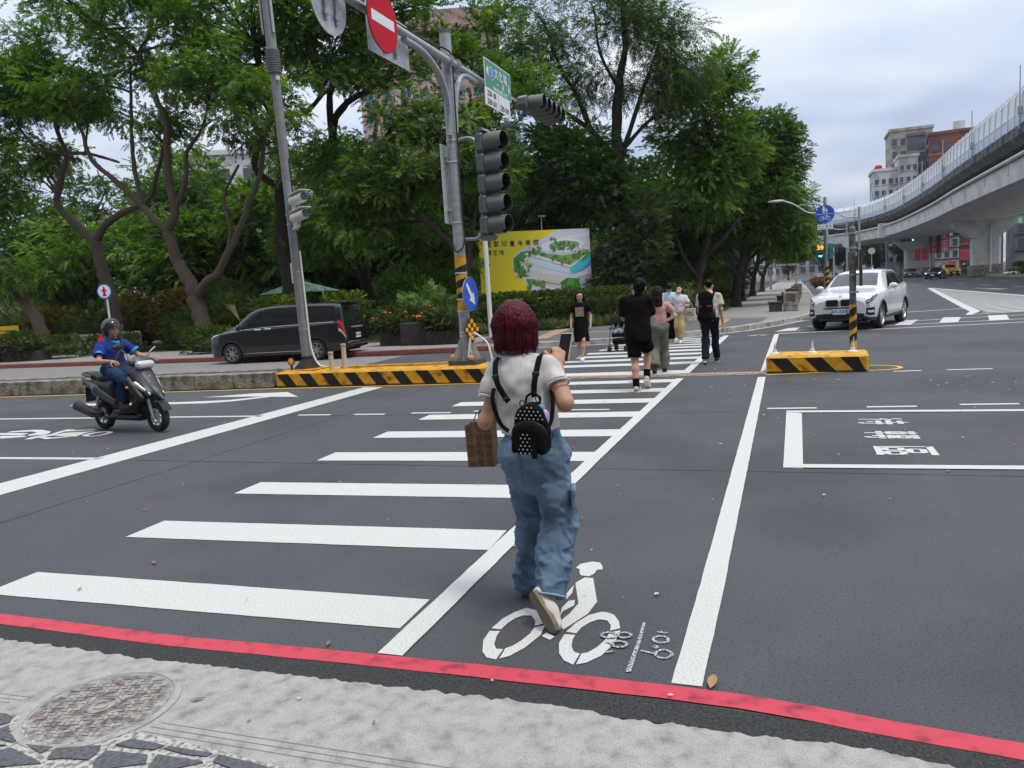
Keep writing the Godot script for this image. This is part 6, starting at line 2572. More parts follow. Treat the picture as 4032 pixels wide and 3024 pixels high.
func shoe(o: Node3D, heel: Vector3, toe: Vector3, up: Vector3, s: float, upper: Material, sole: Material, cell := .008) -> Node3D:
	var d := (toe - heel).normalized()
	up = (up - d * up.dot(d)).normalized()
	var b := MB.new()
	var L := heel.distance_to(toe)
	sdf(b, [[heel + d * L * .12 + up * .05 * s, heel + d * L * .55 + up * .045 * s, .038 * s, .042 * s], [heel + d * L * .5 + up * .042 * s, toe - d * .04 * s + up * .035 * s, .044 * s, .036 * s], [heel + d * L * .16 + up * .05 * s, heel + d * L * .2 + up * .1 * s, .037 * s, .036 * s], [heel + up * -.052 * s, toe + up * -.052 * s, .06 * s, .06 * s, {"sub": true}]], cell, .03)
	var sh := put("shoe", b, upper, o)
	b = MB.new()
	var side := d.cross(up)
	var outline := [[.0, .022], [.06, .036], [.3, .036], [.65, .046], [.85, .04], [.97, .022], [1.0, .0]]
	var poly := PackedVector2Array()
	for q in outline:
		poly.append(U(q[0] * L, q[1] * s))
	for i in range(outline.size() - 2, -1, -1):
		poly.append(U(outline[i][0] * L, -outline[i][1] * s))
	b.prism(poly, .026 * s, Transform3D(Basis(d, side, up if side.cross(up).dot(d) > 0 or true else -up), heel))
	put("sole", b, sole, sh)
	return sh

func pole_joint(a: Vector3, c: Vector3, la: float, lb: float, hint: Vector3) -> Vector3:
	var d := a.distance_to(c)
	d = minf(d, (la + lb) * .999)
	var x := (la * la - lb * lb + d * d) / (2.0 * d)
	var hh := sqrt(maxf(la * la - x * x, .0))
	var dir := (c - a).normalized()
	var hp := (hint - dir * hint.dot(dir)).normalized()
	return a + dir * x + hp * hh
func skeleton(H: float, ankle_l: Vector3, ankle_r: Vector3, wl: Vector3, wr: Vector3, wide := 1.0, leg := .7) -> Dictionary:
	var s := H / 1.7
	var lean := .0
	var J := {}
	var hipz := (ankle_l.z + ankle_r.z) * .5
	J.pelvis = V(0, .93 * s - .015, hipz)
	J.waist = V(0, 1.06 * s, hipz + lean * .3)
	J.chest = V(0, 1.27 * s, hipz + lean * .7)
	J.neck = V(0, 1.43 * s, hipz + lean)
	J.head = V(0, 1.575 * s, hipz + lean - .012)
	J.sl = V(-.168 * wide * s, 1.372 * s, hipz + lean)
	J.sr = V(.168 * wide * s, 1.372 * s, hipz + lean)
	J.hl = V(-.085 * s, .90 * s, hipz)
	J.hr = V(.085 * s, .90 * s, hipz)
	J.al = ankle_l
	J.ar = ankle_r
	J.kl = pole_joint(J.hl, ankle_l, .42 * s, .42 * s, V(0, 0, -1))
	J.kr = pole_joint(J.hr, ankle_r, .42 * s, .42 * s, V(0, 0, -1))
	J.wl = wl
	J.wr = wr
	J.el = pole_joint(J.sl, wl, .29 * s, .25 * s, V(-.35, 0, 1))
	J.er = pole_joint(J.sr, wr, .29 * s, .25 * s, V(.35, 0, 1))
	J.s = s
	J.leg = leg
	return J

func tee_bones(J: Dictionary, hem: float, ex: float, sleeve: float, slr := .062, flare := .0) -> Array:
	var s: float = J.s
	var Z := V(0, 0, 1)
	var bottom := V(J.pelvis.x, hem, lerpf(J.pelvis.z, J.chest.z, clampf((hem - J.pelvis.y) / (J.chest.y - J.pelvis.y), 0, 1)))
	var o := [
		[J.chest + V(0, .02, 0), bottom, (.128 + ex) * s, (.125 + ex + flare) * s, {"ax": Z, "sc": 1.18, "cut": true}],
		[J.chest + V(-.05, .0, 0) * s, bottom + V(-.03, 0, 0), (.11 + ex) * s, (.11 + ex + flare) * s, {"ax": Z, "sc": 1.18, "cut": true}],
		[J.chest + V(.05, .0, 0) * s, bottom + V(.03, 0, 0), (.11 + ex) * s, (.11 + ex + flare) * s, {"ax": Z, "sc": 1.18, "cut": true}],
		[J.neck + V(0, -.045, 0) * s, J.sl + V(.015, -.022, 0) * s, .058 * s, (.05 + ex * .3) * s],
		[J.neck + V(0, -.045, 0) * s, J.sr + V(-.015, -.022, 0) * s, .058 * s, (.05 + ex * .3) * s],
		[J.chest, J.neck + V(0, -.012, 0), .1 * s, .066 * s, {"cut": true}]]
	for q in [[J.sl, J.el], [J.sr, J.er]]:
		o.append([q[0] + V(0, -.022, 0) * s, q[0].lerp(q[1], sleeve), slr * .86 * s, (slr + .004) * s, {"cut": true}])
	return o

func trouser_bones(J: Dictionary, top: float, r0: float, r1: float, r2: float, down: float) -> Array:
	var s: float = J.s
	var Z := V(0, 0, 1)
	var o := [[V(J.pelvis.x, top, J.pelvis.z), J.pelvis + V(0, -.05, 0), .115 * s, .13 * s, {"ax": Z, "sc": 1.2, "cut_a": true}],
		[J.hl + V(.0, .01, .02), J.hr + V(.0, .01, .02), (r0 + .012) * s, (r0 + .012) * s]]
	for q in [[J.hl, J.kl, J.al], [J.hr, J.kr, J.ar]]:
		if down < .55:
			o.append([q[0], q[0].lerp(q[1], down * 2.0), r0 * s, r1 * s, {"cut": true}])
		else:
			o.append([q[0], q[1], r0 * s, r1 * s])
			o.append([q[1], q[1].lerp(q[2], (down - .5) * 2.0), r1 * s, r2 * s, {"cut": true}])
	return o

func hair_mat(c: Color, sd: int) -> StandardMaterial3D:
	if not M.has("strands"):
		M.strands = ntex(.05, [[.2, gray(.35)], [.55, gray(.8)], [.85, gray(1.0)]], 5, 244, 256)
	var m := trip(c, M.strands, 1.0, .5, null, 1.0, false)
	m.uv1_scale = V(9.0, .9, 9.0)
	m.metallic_specular = .25
	return m

func person(label: String, at: Vector3, turn: float) -> Node3D:
	return thing("person", label, "person", at, turn)

func foot_shoes(o: Node3D, J: Dictionary, upper: Material, sole: Material, lift_l := .0, lift_r := .0, L := .25) -> void:
	for q in [[J.al, lift_l], [J.ar, lift_r]]:
		var a: Vector3 = q[0]
		var tilt: float = q[1]
		var d := V(0, -sin(tilt), -cos(tilt))
		var up := V(0, cos(tilt), -sin(tilt))
		var heel: Vector3 = a - up * .085 * J.s - d * .055
		shoe(o, heel, heel + d * L * J.s, up, J.s, upper, sole)

func build_people() -> void:
	rng.seed = 404
	foreground_woman()
	walkers()
	scooter_rider()

func foreground_woman() -> void:
	var o := person("woman in white ribbed tee and wide blue jeans walking away in the foreground", V(-1.27, .004, -3.6), .0)
	var s := .93
	var J := {"s": s, "pelvis": V(.03, .85, .0), "waist": V(.022, 1.0, .0), "chest": V(.0, 1.17, -.005), "neck": V(-.03, 1.325, -.015), "head": V(-.036, 1.462, -.03),
		"sl": V(-.145, 1.25, -.01), "sr": V(.135, 1.262, -.01), "el": V(-.198, .99, .05), "wl": V(-.10, 1.04, -.16), "er": V(.232, 1.085, .075), "wr": V(.15, 1.255, -.12),
		"hl": V(-.05, .83, .0), "hr": V(.11, .83, .0), "kl": V(-.035, .47, -.13), "al": V(-.105, .09, -.19), "kr": V(.14, .46, -.01), "ar": V(.12, .185, .175)}
	J.look = Basis(Vector3.UP, .12) * Basis(Vector3.RIGHT, .05)
	var skin := Color(.44, .245, .165)
	J.leg = .62
	body_of(o, J, s, skin, .010, .0045, [[J.wr, V(-.1, .75, -.55), V(.55, .15, .8), -1.0, 1.1], [J.wl, V(.55, .25, -.8), V(-.6, .6, .2), -1.0, .9]])
	var Z := V(0, 0, 1)
	var white := trip(lin(.56, .56, .55), ntex(.04, [[.3, gray(.95)], [.6, gray(1.0)]], 3, 201, 256), 1.0, .92, null, 1.0, false)
	white.uv1_scale = V(6.0, .4, 6.0)
	var tee := [
		[V(-.005, 1.19, -.005), V(.022, .948, -.002), .132, .128, {"ax": Z, "sc": 1.15, "cut": true}],
		[V(-.048, 1.19, -.005), V(-.010, .948, -.002), .108, .122, {"ax": Z, "sc": 1.1, "cut": true}],
		[V(.042, 1.19, -.005), V(.052, .948, -.002), .108, .122, {"ax": Z, "sc": 1.1, "cut": true}],
		[V(-.03, 1.288, -.008), V(-.130, 1.245, -.01), .058, .054],
		[V(-.03, 1.288, -.008), V(.120, 1.255, -.01), .058, .054],
		[V(-.01, 1.2, -.005), V(-.028, 1.318, -.006), .10, .066, {"cut": true}],
		[J.sl + V(.012, -.01, 0), J.sl.lerp(J.el, .5), .055, .060, {"cut": true}],
		[J.sr + V(-.012, -.01, 0), J.sr.lerp(J.er, .5), .055, .060, {"cut": true}]]
	var sh := garment(o, "tee_shirt", tee, .0085, .028, white, 12.0, .016, 17)
	var rib := mat(lin(.50, .50, .49), .95)
	for q in [[J.sl, J.el], [J.sr, J.er]]:
		var c: Vector3 = q[0].lerp(q[1], .505)
		var d: Vector3 = (q[1] - q[0]).normalized()
		var u := d.cross(V(0, 0, 1)).normalized()
		var w := d.cross(u)
		var b := MB.new()
		for k in 40:
			var a := TAU * k / 40
			b.ball(c + (u * cos(a) + w * sin(a)) * .0605 + d * .004, V(.0065, .006, .0065), B0, 4, 6)
		put("lace_edge", b, white, sh)
	var denim := trip(lin(.135, .215, .305), ntex(.006, [[.2, Color(.62, .66, .72)], [.45, Color(.86, .88, .9)], [.75, gray(1.0)]], 5, 205, 512), 1.1, .9, nbump(.25, 2.0, 2, 206, 512), .25, false)
	var jeans := [
		[V(.025, .965, .0), V(.035, .80, .008), .125, .145, {"ax": Z, "sc": 1.12, "cut_a": true}],
		[V(-.03, .82, .015), V(.105, .82, .02), .108, .108],
		[V(-.05, .80, .005), J.kl, .100, .082], [J.kl, V(-.105, .055, -.185), .082, .080, {"cut": true}],
		[V(.122, .80, .01), J.kr, .102, .088], [J.kr, V(.120, .135, .155), .088, .080, {"cut": true}],
		[V(.035, .72, .0), V(.04, .66, .0), .085, .06]]
	var fold := noise(3.6, 2, 33)
	fold.domain_warp_enabled = true
	fold.domain_warp_amplitude = .10
	fold.domain_warp_frequency = 3.0
	var b0 := MB.new()
	sdf(b0, jeans, .009, .022, fold, .026)
	var cr := noise(6.0, 2, 61)
	for i in b0.v.size():
		var v := b0.v[i]
		var n := 1.0 - absf(cr.get_noise_3d(v.x * .9 + v.y * .5, v.y * 1.3, v.z * .9)) * 2.2
		b0.v[i] = v + b0.n[i] * (pow(maxf(n, .0), 3.0) - .35) * .016 * clampf(1.1 - v.y, .25, .9)
	smooth_normals(b0)
	var je := put("jeans", b0, denim, o)
	var seam := mat(lin(.07, .115, .18), .9)
	var pale := mat(lin(.24, .34, .45), .9)
	var b := MB.new()
	b.tube(smooth(P3([.012, .94, .120, .012, .86, .150, .014, .76, .155, .016, .68, .12]), 5), [.0045], 6)
	put("centre_seam", b, seam, je)
	for q in [[[-.078, .66, .03], -1.0], [[.218, .60, .02], 1.0]]:
		b = MB.new()
		b.box(V(q[0][0] + q[1] * .012, q[0][1], q[0][2]), V(.02, .085, .13), Basis(Vector3.UP, q[1] * .25), .008)
		b.box(V(q[0][0] + q[1] * .015, q[0][1] + .045, q[0][2]), V(.026, .035, .138), Basis(Vector3.UP, q[1] * .25), .008)
		if q[1] > 0:
			put("cargo_pocket", b, denim, je)
	for q in [[V(-.105, .058, -.185), J.kl, .082], [V(.120, .138, .155), J.kr, .082]]:
		b = MB.new()
		var d: Vector3 = (q[0] - q[1]).normalized()
		var u := d.cross(V(0, 0, 1)).normalized()
		var w := d.cross(u)
		var ring := []
		for k in 33:
			ring.append(q[0] + (u * cos(TAU * k / 32) + w * sin(TAU * k / 32)) * q[2] * .985 - d * .008)
		b.tube(ring, [.006], 6, false)
		put("hem", b, pale, je)
	var canvas := mat(lin(.55, .53, .50), .85)
	var gum := mat(lin(.20, .155, .115), .8)
	var rs := shoe(o, V(.045, .175, .215), V(.175, .006, .275), V(.35, .22, -.75), .93, canvas, gum, .007)
	b = MB.new()
	b.tube(smooth(P3([.125, .135, .195, .15, .12, .185, .165, .085, .20, .185, .05, .225]), 4), [.006], 5)
	put("blue_lace", b, mat(lin(.02, .09, .55), .7), rs)
	b = MB.new()
	b.box(V(.135, .125, .20), V(.03, .022, .012), Basis(Vector3.UP, .5), .004)
	put("red_tab", b, mat(lin(.55, .02, .05), .7), rs)
	shoe(o, V(-.105, .0, -.13), V(-.115, .0, -.36), Vector3.UP, .93, canvas, gum)
	var c: Vector3 = J.head
	var red := trip(lin(.11, .008, .018), ntex(.05, [[.15, gray(.45)], [.5, gray(.85)], [.85, Color(1.0, 1.0, 1.0)]], 5, 211, 512), 1.0, .48, nbump(.06, 5.0, 4, 212, 512), .5, false)
	red.metallic_specular = .3
	red.uv1_scale = V(7.0, .5, 7.0)
	var hb := [
		[c + V(0, .035, .012), c + V(0, .03, -.01), .098, .094],
		[c + V(-.045, .0, .02), c + V(-.056, -.10, .018), .074, .050, {"cut": true}],
		[c + V(.045, .0, .02), c + V(.058, -.095, .015), .074, .048, {"cut": true}],
		[c + V(.0, .0, .035), c + V(.0, -.118, .045), .084, .052, {"cut": true}],
		[c + V(-.06, -.02, -.03), c + V(-.07, -.095, -.035), .042, .028, {"cut": true}],
		[c + V(.06, -.02, -.03), c + V(.078, -.10, -.03), .042, .026, {"cut": true}]]
	var strand := noise(30.0, 3, 55)
	b = MB.new()
	sdf(b, hb, .0045, .03)
	for i in b.v.size():
		var q := b.v[i] - c
		var az := atan2(q.x, q.z)
		var n := strand.get_noise_2d(az * 1.1, q.y * .06) + .5 * strand.get_noise_2d(az * 2.6 + 9.0, q.y * .1)
		b.v[i] += b.n[i] * n * .010 * clampf((.13 - q.y) * 9.0, .15, 1.0)
	smooth_normals(b)
	b.tinted = true
	for i in b.v.size():
		var q := b.v[i] - c
		var root := clampf(1.0 - U(q.x + .01, (q.z - .02) * .6).length() / .055, .0, 1.0) * clampf(q.y * 12.0, .0, 1.0)
		b.col[i] = Color(1, 1, 1).lerp(Color(.35, .7, .5), root)
	red.vertex_color_use_as_albedo = true
	var hr := put("hair", b, red, o)
	b = MB.new()
	for k in 260:
		var az := rng.randf_range(-2.5, 2.5)
		var rr := .100 + rng.randf_range(-.004, .006)
		var y0 := rng.randf_range(-.03, .02)
		var p0 := c + V(sin(az) * rr, y0, cos(az) * rr * .98 + .014)
		var p1 := c + V(sin(az + .05) * (rr + .008), y0 - .07, cos(az) * (rr + .004) + .014)
		var p2 := c + V(sin(az + rng.randf_range(-.1, .1)) * (rr - .006 + rng.randf_range(-.01, .012)), -.125 - rng.randf_range(-.012, .02), cos(az) * (rr - .015) + .014)
		b.tube(bez(p0, p1, p2, 5), [.0036, .0036, .0032, .0026, .0018, .0008], 4, false)
	b.tinted = true
	put("hair_locks", b, red, hr).set_meta("kind", "stuff")
	build_woman_things(o.position)

func build_woman_things(base: Vector3) -> void:
	var black := cloth(lin(.009, .009, .010), 221, .85)
	var p := thing("mini_backpack", "small black backpack with white polka dots on the foreground woman's back", "backpack", base + V(.098, .87, .178))
	p.rotation.z = -.05
	var b := MB.new()
	var outline := []
	for k in 21:
		var a := PI * k / 20
		outline.append(U(cos(a) * .082, .155 + sin(a) * .085))
	outline.append(U(-.086, .03))
	outline.append(U(-.076, .006))
	outline.append(U(.0, .0))
	outline.append(U(.076, .006))
	outline.append(U(.086, .03))
	var rows := []
	for q in [[.0, .93], [.008, 1.0], [.055, 1.0], [.072, .93], [.078, .8]]:
		var row := []
		for u in outline:
			var w: Vector2 = (u - U(0, .12)) * q[1] + U(0, .12)
			row.append(V(w.x, w.y, q[0]))
		rows.append(row)
	b.grid(rows, true)
	b.fan(rows[-1])
	b.fan(rows[0], true)
	put("main_pouch", b, black, p)
	b = MB.new()
	rows = []
	for q in [[.06, .99], [.098, .97], [.108, .86], [.11, .6]]:
		var row := []
		for u in outline:
			var w: Vector2 = (u * U(1.0, .66) - U(0, .08)) * q[1] + U(0, .08)
			row.append(V(w.x, w.y, q[0]))
		rows.append(row)
	b.grid(rows, true)
	b.fan(rows[-1])
	var fp := put("front_pocket", b, black, p)
	b = MB.new()
	var zip := []
	for k in 17:
		var a := PI * k / 16
		zip.append(V(cos(a) * .083, .10 + sin(a) * .058, .083))
	b.tube(zip, [.0045], 6)
	put("zip", b, mat(lin(.01, .01, .011), .4), fp)
	var dotm := mat(lin(.72, .72, .70), .7)
	b = MB.new()
	for i in 13:
		for k in 8:
			var u := U(-.075 + k * .0215 + (.0107 if i % 2 else .0), .012 + i * .0175)
			if u.y < .105 and absf(u.x) < .062:
				b.disc(V(u.x, u.y, .1105 - maxf(0, absf(u.x) - .04) * .35), V(u.x * 3.0, 0, 1).normalized(), .0036, 8)
			elif u.y > .165 and U(u.x, maxf(.0, u.y - .155)).length() < .07 and absf(u.x) < .066:
				b.disc(V(u.x, u.y, .0795), V(0, 0, 1), .0036, 8)
	put("dots", b, dotm, p).set_meta("kind", "stuff")
	b = MB.new()
	b.box(V(.035, .07, .118), V(.026, .16, .008), Basis(V(0, 0, 1), .05), .003)
	b.box(V(.03, .125, .121), V(.036, .02, .012), B0, .003)
	put("hanging_webbing", b, black, p)
	b = MB.new()
	b.tube(smooth(P3([-.035, .235, .02, -.03, .265, .02, .0, .282, .02, .03, .265, .02, .035, .235, .02]), 5), [.0055], 6)
	put("carry_loop", b, black, p)
	for q in [[-.05, .232, .03], [.03, .258, .03], [-.09, .06, .04], [.092, .09, .04]]:
		b = MB.new()
		var ring := []
		for k in 17:
			ring.append(V(q[0] + cos(TAU * k / 16) * .013, q[1] + sin(TAU * k / 16) * .016, q[2]))
		b.tube(ring, [.0028], 5, false)
		put("ring", b, mat(lin(.02, .02, .02), .3, .6), p)
	b = MB.new()
	b.ball(V(.062, .175, .045), V(.028, .04, .02))
	put("lilac_pouch", b, mat(lin(.42, .36, .62), .6), p)
	b = MB.new()
	b.ball(V(.045, .205, .04), V(.026, .03, .018))
	put("blue_pouch", b, mat(lin(.05, .25, .48), .6), p)
	var sm := black
	var straps := [
		[[-.108, 1.315, .0, -.108, 1.295, .085, -.088, 1.21, .145, -.050, 1.14, .158, -.022, 1.108, .170], .028],
		[[.105, 1.325, .0, .118, 1.31, .085, .112, 1.22, .148, .105, 1.16, .158, .112, 1.13, .175], .028],
		[[-.135, 1.17, .06, -.125, 1.1, .12, -.080, 1.0, .150, -.03, .965, .172], .02],
		[[.165, 1.15, .06, .182, 1.07, .12, .175, 1.0, .150, .155, .975, .172], .02]]
	for i in 4:
		var pts := smooth(P3(straps[i][0]), 5)
		var wd: float = straps[i][1]
		b = MB.new()
		var l := []
		var r := []
		for k in pts.size():
			var d: Vector3 = (pts[mini(k + 1, pts.size() - 1)] - pts[maxi(k - 1, 0)]).normalized()
			var sd := d.cross(V(0, .25, 1)).normalized() * wd * .5
			l.append(pts[k] - sd)
			r.append(pts[k] + sd)
		var rows2 := []
		for k in pts.size():
			var nn: Vector3 = V(0, .1, 1).normalized() * .004
			rows2.append([l[k], l[k] + nn, r[k] + nn, r[k]])
		b.grid(rows2, true)
		var st := put("strap", b, sm, p)
		st.transform = p.transform.affine_inverse() * Transform3D(B0, base)
		if i < 2:
			b = MB.new()
			var mid: Vector3 = pts[pts.size() / 2 - 1]
			b.box(mid + V(0, 0, .004), V(.037, .02, .010), Basis(V(0, 0, 1), .35 - .45 * i), .003)
			b.box(pts[-4] + V(0, 0, .004), V(.037, .012, .010), Basis(V(0, 0, 1), .35 - .45 * i), .003)
			put("buckle", b, mat(lin(.012, .012, .012), .35), st)
	var kraft := trip(lin(.235, .140, .078), ntex(.03, [[.2, gray(.85)], [.7, gray(1.0)]], 4, 231, 256), 2.0, .85, null, 1.0, false)
	p = thing("paper_bag", "brown kraft paper bag with dark stamped pattern hanging from her left arm", "bag", V(-1.555, .735, -3.7), .10)
	p.rotation.z = .03
	b = MB.new()
	var w := .145
	var h := .225
	var dd := .10
	var q8 := []
	for y in [.0, h]:
		for u in [[-w / 2, dd / 2], [w / 2, dd / 2], [w / 2, -dd / 2], [-w / 2, -dd / 2]]:
			q8.append(V(u[0], y, u[1]))
	for k in 4:
		var a0: Vector3 = q8[k]
		var a1: Vector3 = q8[(k + 1) % 4]
		if k % 2 == 1:
			var m0 := (a0 + a1) * .5 + V(-.012 if k == 1 else .012, 0, 0)
			b.quad(a0, m0, m0 + V(0, h, 0), a0 + V(0, h, 0))
			b.quad(m0, a1, a1 + V(0, h, 0), m0 + V(0, h, 0))
		else:
			b.quad(a0, a1, a1 + V(0, h, 0), a0 + V(0, h, 0))
	b.quad(q8[3], q8[2], q8[1], q8[0])
	put("sack", b, kraft, p)
	var stamp := mat(lin(.055, .035, .025), .9)
	b = MB.new()
	for i in 5:
		for k in 3:
			var cc := U(-w / 2 + .026 + k * .047, .02 + i * .046 + (.006 if k == 1 else .0))
			var rx := .017
			var ry := .013
			if (i + k) % 2:
				rx = .013
				ry = .017
			var pl := []
			for j in 9:
				var a := TAU * (j + .5) / 8
				pl.append(cc + U(clampf(cos(a) * 1.1, -1, 1) * rx, clampf(sin(a) * 1.1, -1, 1) * ry))
			b.stroke(pl, .0034, I3, dd / 2 + .0008)
			for j in 3:
				b.stroke([cc + U(-rx * .55, (j - 1) * .005), cc + U(rx * .55, (j - 1) * .005)], .0024, I3, dd / 2 + .0008)
	put("stamped_pattern", b, stamp, p).set_meta("kind", "stuff")
	for z in [-dd / 2, dd / 2]:
		b = MB.new()
		b.tube(smooth([V(-.03, h - .02, z), V(-.01, h + .05, z * .6), V(.03, h + .075, z * .4), V(.045, h + .04, z * .7), V(.04, h - .02, z)], 5), [.0032], 6)
		put("handle", b, kraft, p)
	p = thing("phone", "dark phone in a pale case raised in the foreground woman's right hand", "phone", V(-1.105, 1.338, -3.8), -.35)
	p.rotation.x = -.35
	b = MB.new()
	b.box(Vector3.ZERO, V(.076, .15, .010), B0, .004)
	put("case", b, mat(lin(.42, .38, .30), .5), p)
	b = MB.new()
	b.box(V(0, 0, .0045), V(.068, .142, .004), B0, .001)
	put("screen", b, mat(lin(.025, .028, .032), .08), p)

func walkers() -> void:
	var ltan := mat(lin(.50, .45, .34), .85)
	var blk := cloth(lin(.008, .008, .009), 241)
	var blk2 := cloth(lin(.006, .006, .007), 243)
	var hairb := hair_mat(lin(.008, .006, .0055), 245)
	var skin := Color(.50, .29, .20)
	var rubberw := mat(lin(.55, .53, .5), .8)
	var darks := mat(lin(.02, .02, .02), .8)
	var o := person("man with a top knot in black tee and shorts walking away", V(-2.28, .004, -12.0), .0)
	var J := skeleton(1.78, V(-.03, .085, .21), V(.08, .19, -.12), V(-.19, 1.02, -.28), V(.10, 1.1, -.34), 1.12, 1.0)
	J.look = Basis(Vector3.UP, -.35)
	J.head += V(.06, -.02, 0)
	body_of(o, J, J.s, skin, .015, .007, [[J.wl, V(.3, .1, -.9), V(-.9, .2, 0), 1.0, .8]])
	garment(o, "tee_shirt", tee_bones(J, .80, .03, .86, .078, .02), .014, .04, blk, 6.0, .024, 5)
	garment(o, "shorts", trouser_bones(J, .95, .098, .105, .1, .46), .014, .03, blk2, 7.0, .02, 6)
	foot_shoes(o, J, ltan, rubberw, .0, .6, .27)
	for q in [[J.al, J.kl], [J.ar, J.kr]]:
		garment(o, "sock", [[q[0] + V(0, -.03, 0), q[0].lerp(q[1], .3), .05, .056, {"cut": true}]], .011, .02, blk, 5.0, .0)
	var c: Vector3 = J.head
	garment(o, "hair", [[c + V(0, .045, .02), c + V(0, .03, -.01), .093, .092], [c + V(-.02, .01, .05), c + V(-.03, -.17, .06), .08, .045], [c + V(.04, .02, .03), c + V(.05, -.06, .05), .06, .03], [c + V(-.01, .12, .02), c + V(-.01, .16, .02), .03, .032], [c + V(-.03, .165, .02), c + V(.02, .17, .02), .034, .034]], .01, .02, hairb, 26.0, .012, 7)
	o = person("woman with long hair in pink top and olive trousers, hand on hip", V(-2.35, .004, -14.42), .1)
	J = skeleton(1.6, V(-.10, .14, .30), V(.06, .08, -.14), V(-.2, .98, -.2), V(.10, .95, .10), 1.0)
	J.er = V(.30, 1.05, .06)
	J.look = Basis(Vector3.UP, .3)
	body_of(o, J, J.s, Color(.56, .34, .25), .015, .007, [[J.wr, V(-.7, -.5, .1), V(0, .3, 1), 1.0, .6]])
	garment(o, "crop_top", tee_bones(J, .93, .012, .62, .066), .013, .03, cloth(lin(.60, .36, .33), 251), 8.0, .016, 8)
	garment(o, "trousers", trouser_bones(J, .91, .108, .095, .115, .98), .014, .03, cloth(lin(.175, .185, .145), 253), 8.0, .03, 9)
	foot_shoes(o, J, darks, darks, .35, .0, .25)
	c = J.head
	garment(o, "hair", [[c + V(0, .04, .015), c + V(0, .03, -.01), .096, .094], [c + V(0, .0, .04), c + V(.0, -.20, .07), .088, .075], [c + V(.03, -.15, .07), c + V(.06, -.36, .09), .06, .02], [c + V(-.05, -.1, .05), c + V(-.07, -.24, .06), .05, .02]], .01, .02, hair_mat(lin(.024, .015, .011), 255), 24.0, .012, 10)
	o = person("man in cream shirt and dark jeans carrying a black rucksack", V(-1.58, .004, -15.95), .0)
	J = skeleton(1.7, V(-.09, .10, .22), V(.09, .085, -.2), V(-.21, .80, -.12), V(.26, .76, .02), 1.1)
	J.head += V(0, -.03, -.03)
	J.look = Basis(Vector3.RIGHT, -.4)
	body_of(o, J, J.s, skin, .015, .007, [[J.wr, V(.1, -1, -.1), V(1, 0, .2), 1.0, .7], [J.wl, V(0, -1, -.2), V(-1, 0, .2), -1.0, .9]])
	garment(o, "shirt", tee_bones(J, .86, .030, .72, .078, .01), .014, .035, cloth(lin(.60, .58, .49), 261), 7.0, .022, 11)
	garment(o, "trousers", trouser_bones(J, .95, .092, .078, .075, .98), .014, .03, cloth(lin(.018, .024, .045), 263), 8.0, .02, 12)
	foot_shoes(o, J, mat(lin(.05, .055, .06), .8), rubberw, .55, .0, .27)
	c = J.head
	garment(o, "hair", [[c + V(0, .06, .012), c + V(0, .05, -.02), .083, .08], [c + V(0, .05, .04), c + V(0, .01, .045), .06, .045]], .01, .02, hairb, 30.0, .012, 13)
	var p := thing("rucksack", "black rucksack with red buckles on the cream shirted man's back", "backpack", V(-1.62, .90, -15.72))
	var bb := MB.new()
	sdf(bb, [[V(0, .10, .04), V(0, .44, .03), .15, .135, {"ax": V(0, 0, 1), "sc": 1.5}], [V(-.08, .05, .06), V(.08, .05, .06), .09, .09], [V(-.06, .45, .03), V(.06, .45, .03), .08, .08]], .012, .04, wrinkle(9.0, 14), .012)
	put("bag", bb, blk, p)
	for x in [-.09, .06, .10]:
		bb = MB.new()
		bb.box(V(x, .27, .168), V(.03, .025, .012), B0, .003)
		put("red_buckle", bb, mat(lin(.5, .02, .03), .6), p)
	for x in [-.13, .14]:
		bb = MB.new()
		bb.tube(smooth(P3([x, .46, .0, x * 1.05, .53, -.08, x * 1.05, .52, -.2, x * 1.1, .35, -.32]), 4), [.022], 6, true, .4)
		put("strap", bb, blk, p)
	bb = MB.new()
	bb.tube(smooth(P3([-.035, .5, .02, -.03, .555, .02, .03, .555, .02, .035, .5, .02]), 4), [.009], 6)
	put("grab_handle", bb, blk, p)
	bb = MB.new()
	bb.tube(P3([.16, .2, .0, .175, -.05, .0, .17, -.2, .02]), [.012], 6, true, .4)
	put("loose_strap", bb, blk, p)
	o = person("woman with glasses in a long black printed tee dress coming closer", V(-4.62, .004, -17.3), PI + .12)
	J = skeleton(1.6, V(-.02, .085, -.12), V(.05, .12, .22), V(-.23, .82, -.04), V(.22, .82, -.06), 1.0, 1.0)
	body_of(o, J, J.s, skin, .015, .006, [[J.wl, V(0, -1, -.15), V(-1, 0, 0), 1.0, .9], [J.wr, V(0, -1, -.15), V(1, 0, 0), -1.0, .9]])
	var dress := tee_bones(J, .90, .022, .62, .078)
	dress.append([V(0, 1.0, J.pelvis.z), V(0, .45, J.pelvis.z - .02), .15, .185, {"ax": V(0, 0, 1), "sc": 1.05, "cut": true}])
	var dr := garment(o, "dress", dress, .013, .035, blk, 7.0, .022, 15)
	bb = MB.new()
	bb.prism(rect(.19, .21), .004, Transform3D(Basis(Vector3.UP, PI) * Basis(Vector3.RIGHT, -.06), V(.0, 1.14, J.pelvis.z - .148)))
	put("printed_panel", bb, trip(lin(.36, .25, .21), ntex(.03, [[.2, gray(.5)], [.6, gray(1.0)]], 4, 265, 256), 3.0, .9, null, 1.0, false), dr)
	foot_shoes(o, J, mat(lin(.66, .66, .66), .8), rubberw, .0, .4, .25)
	c = J.head
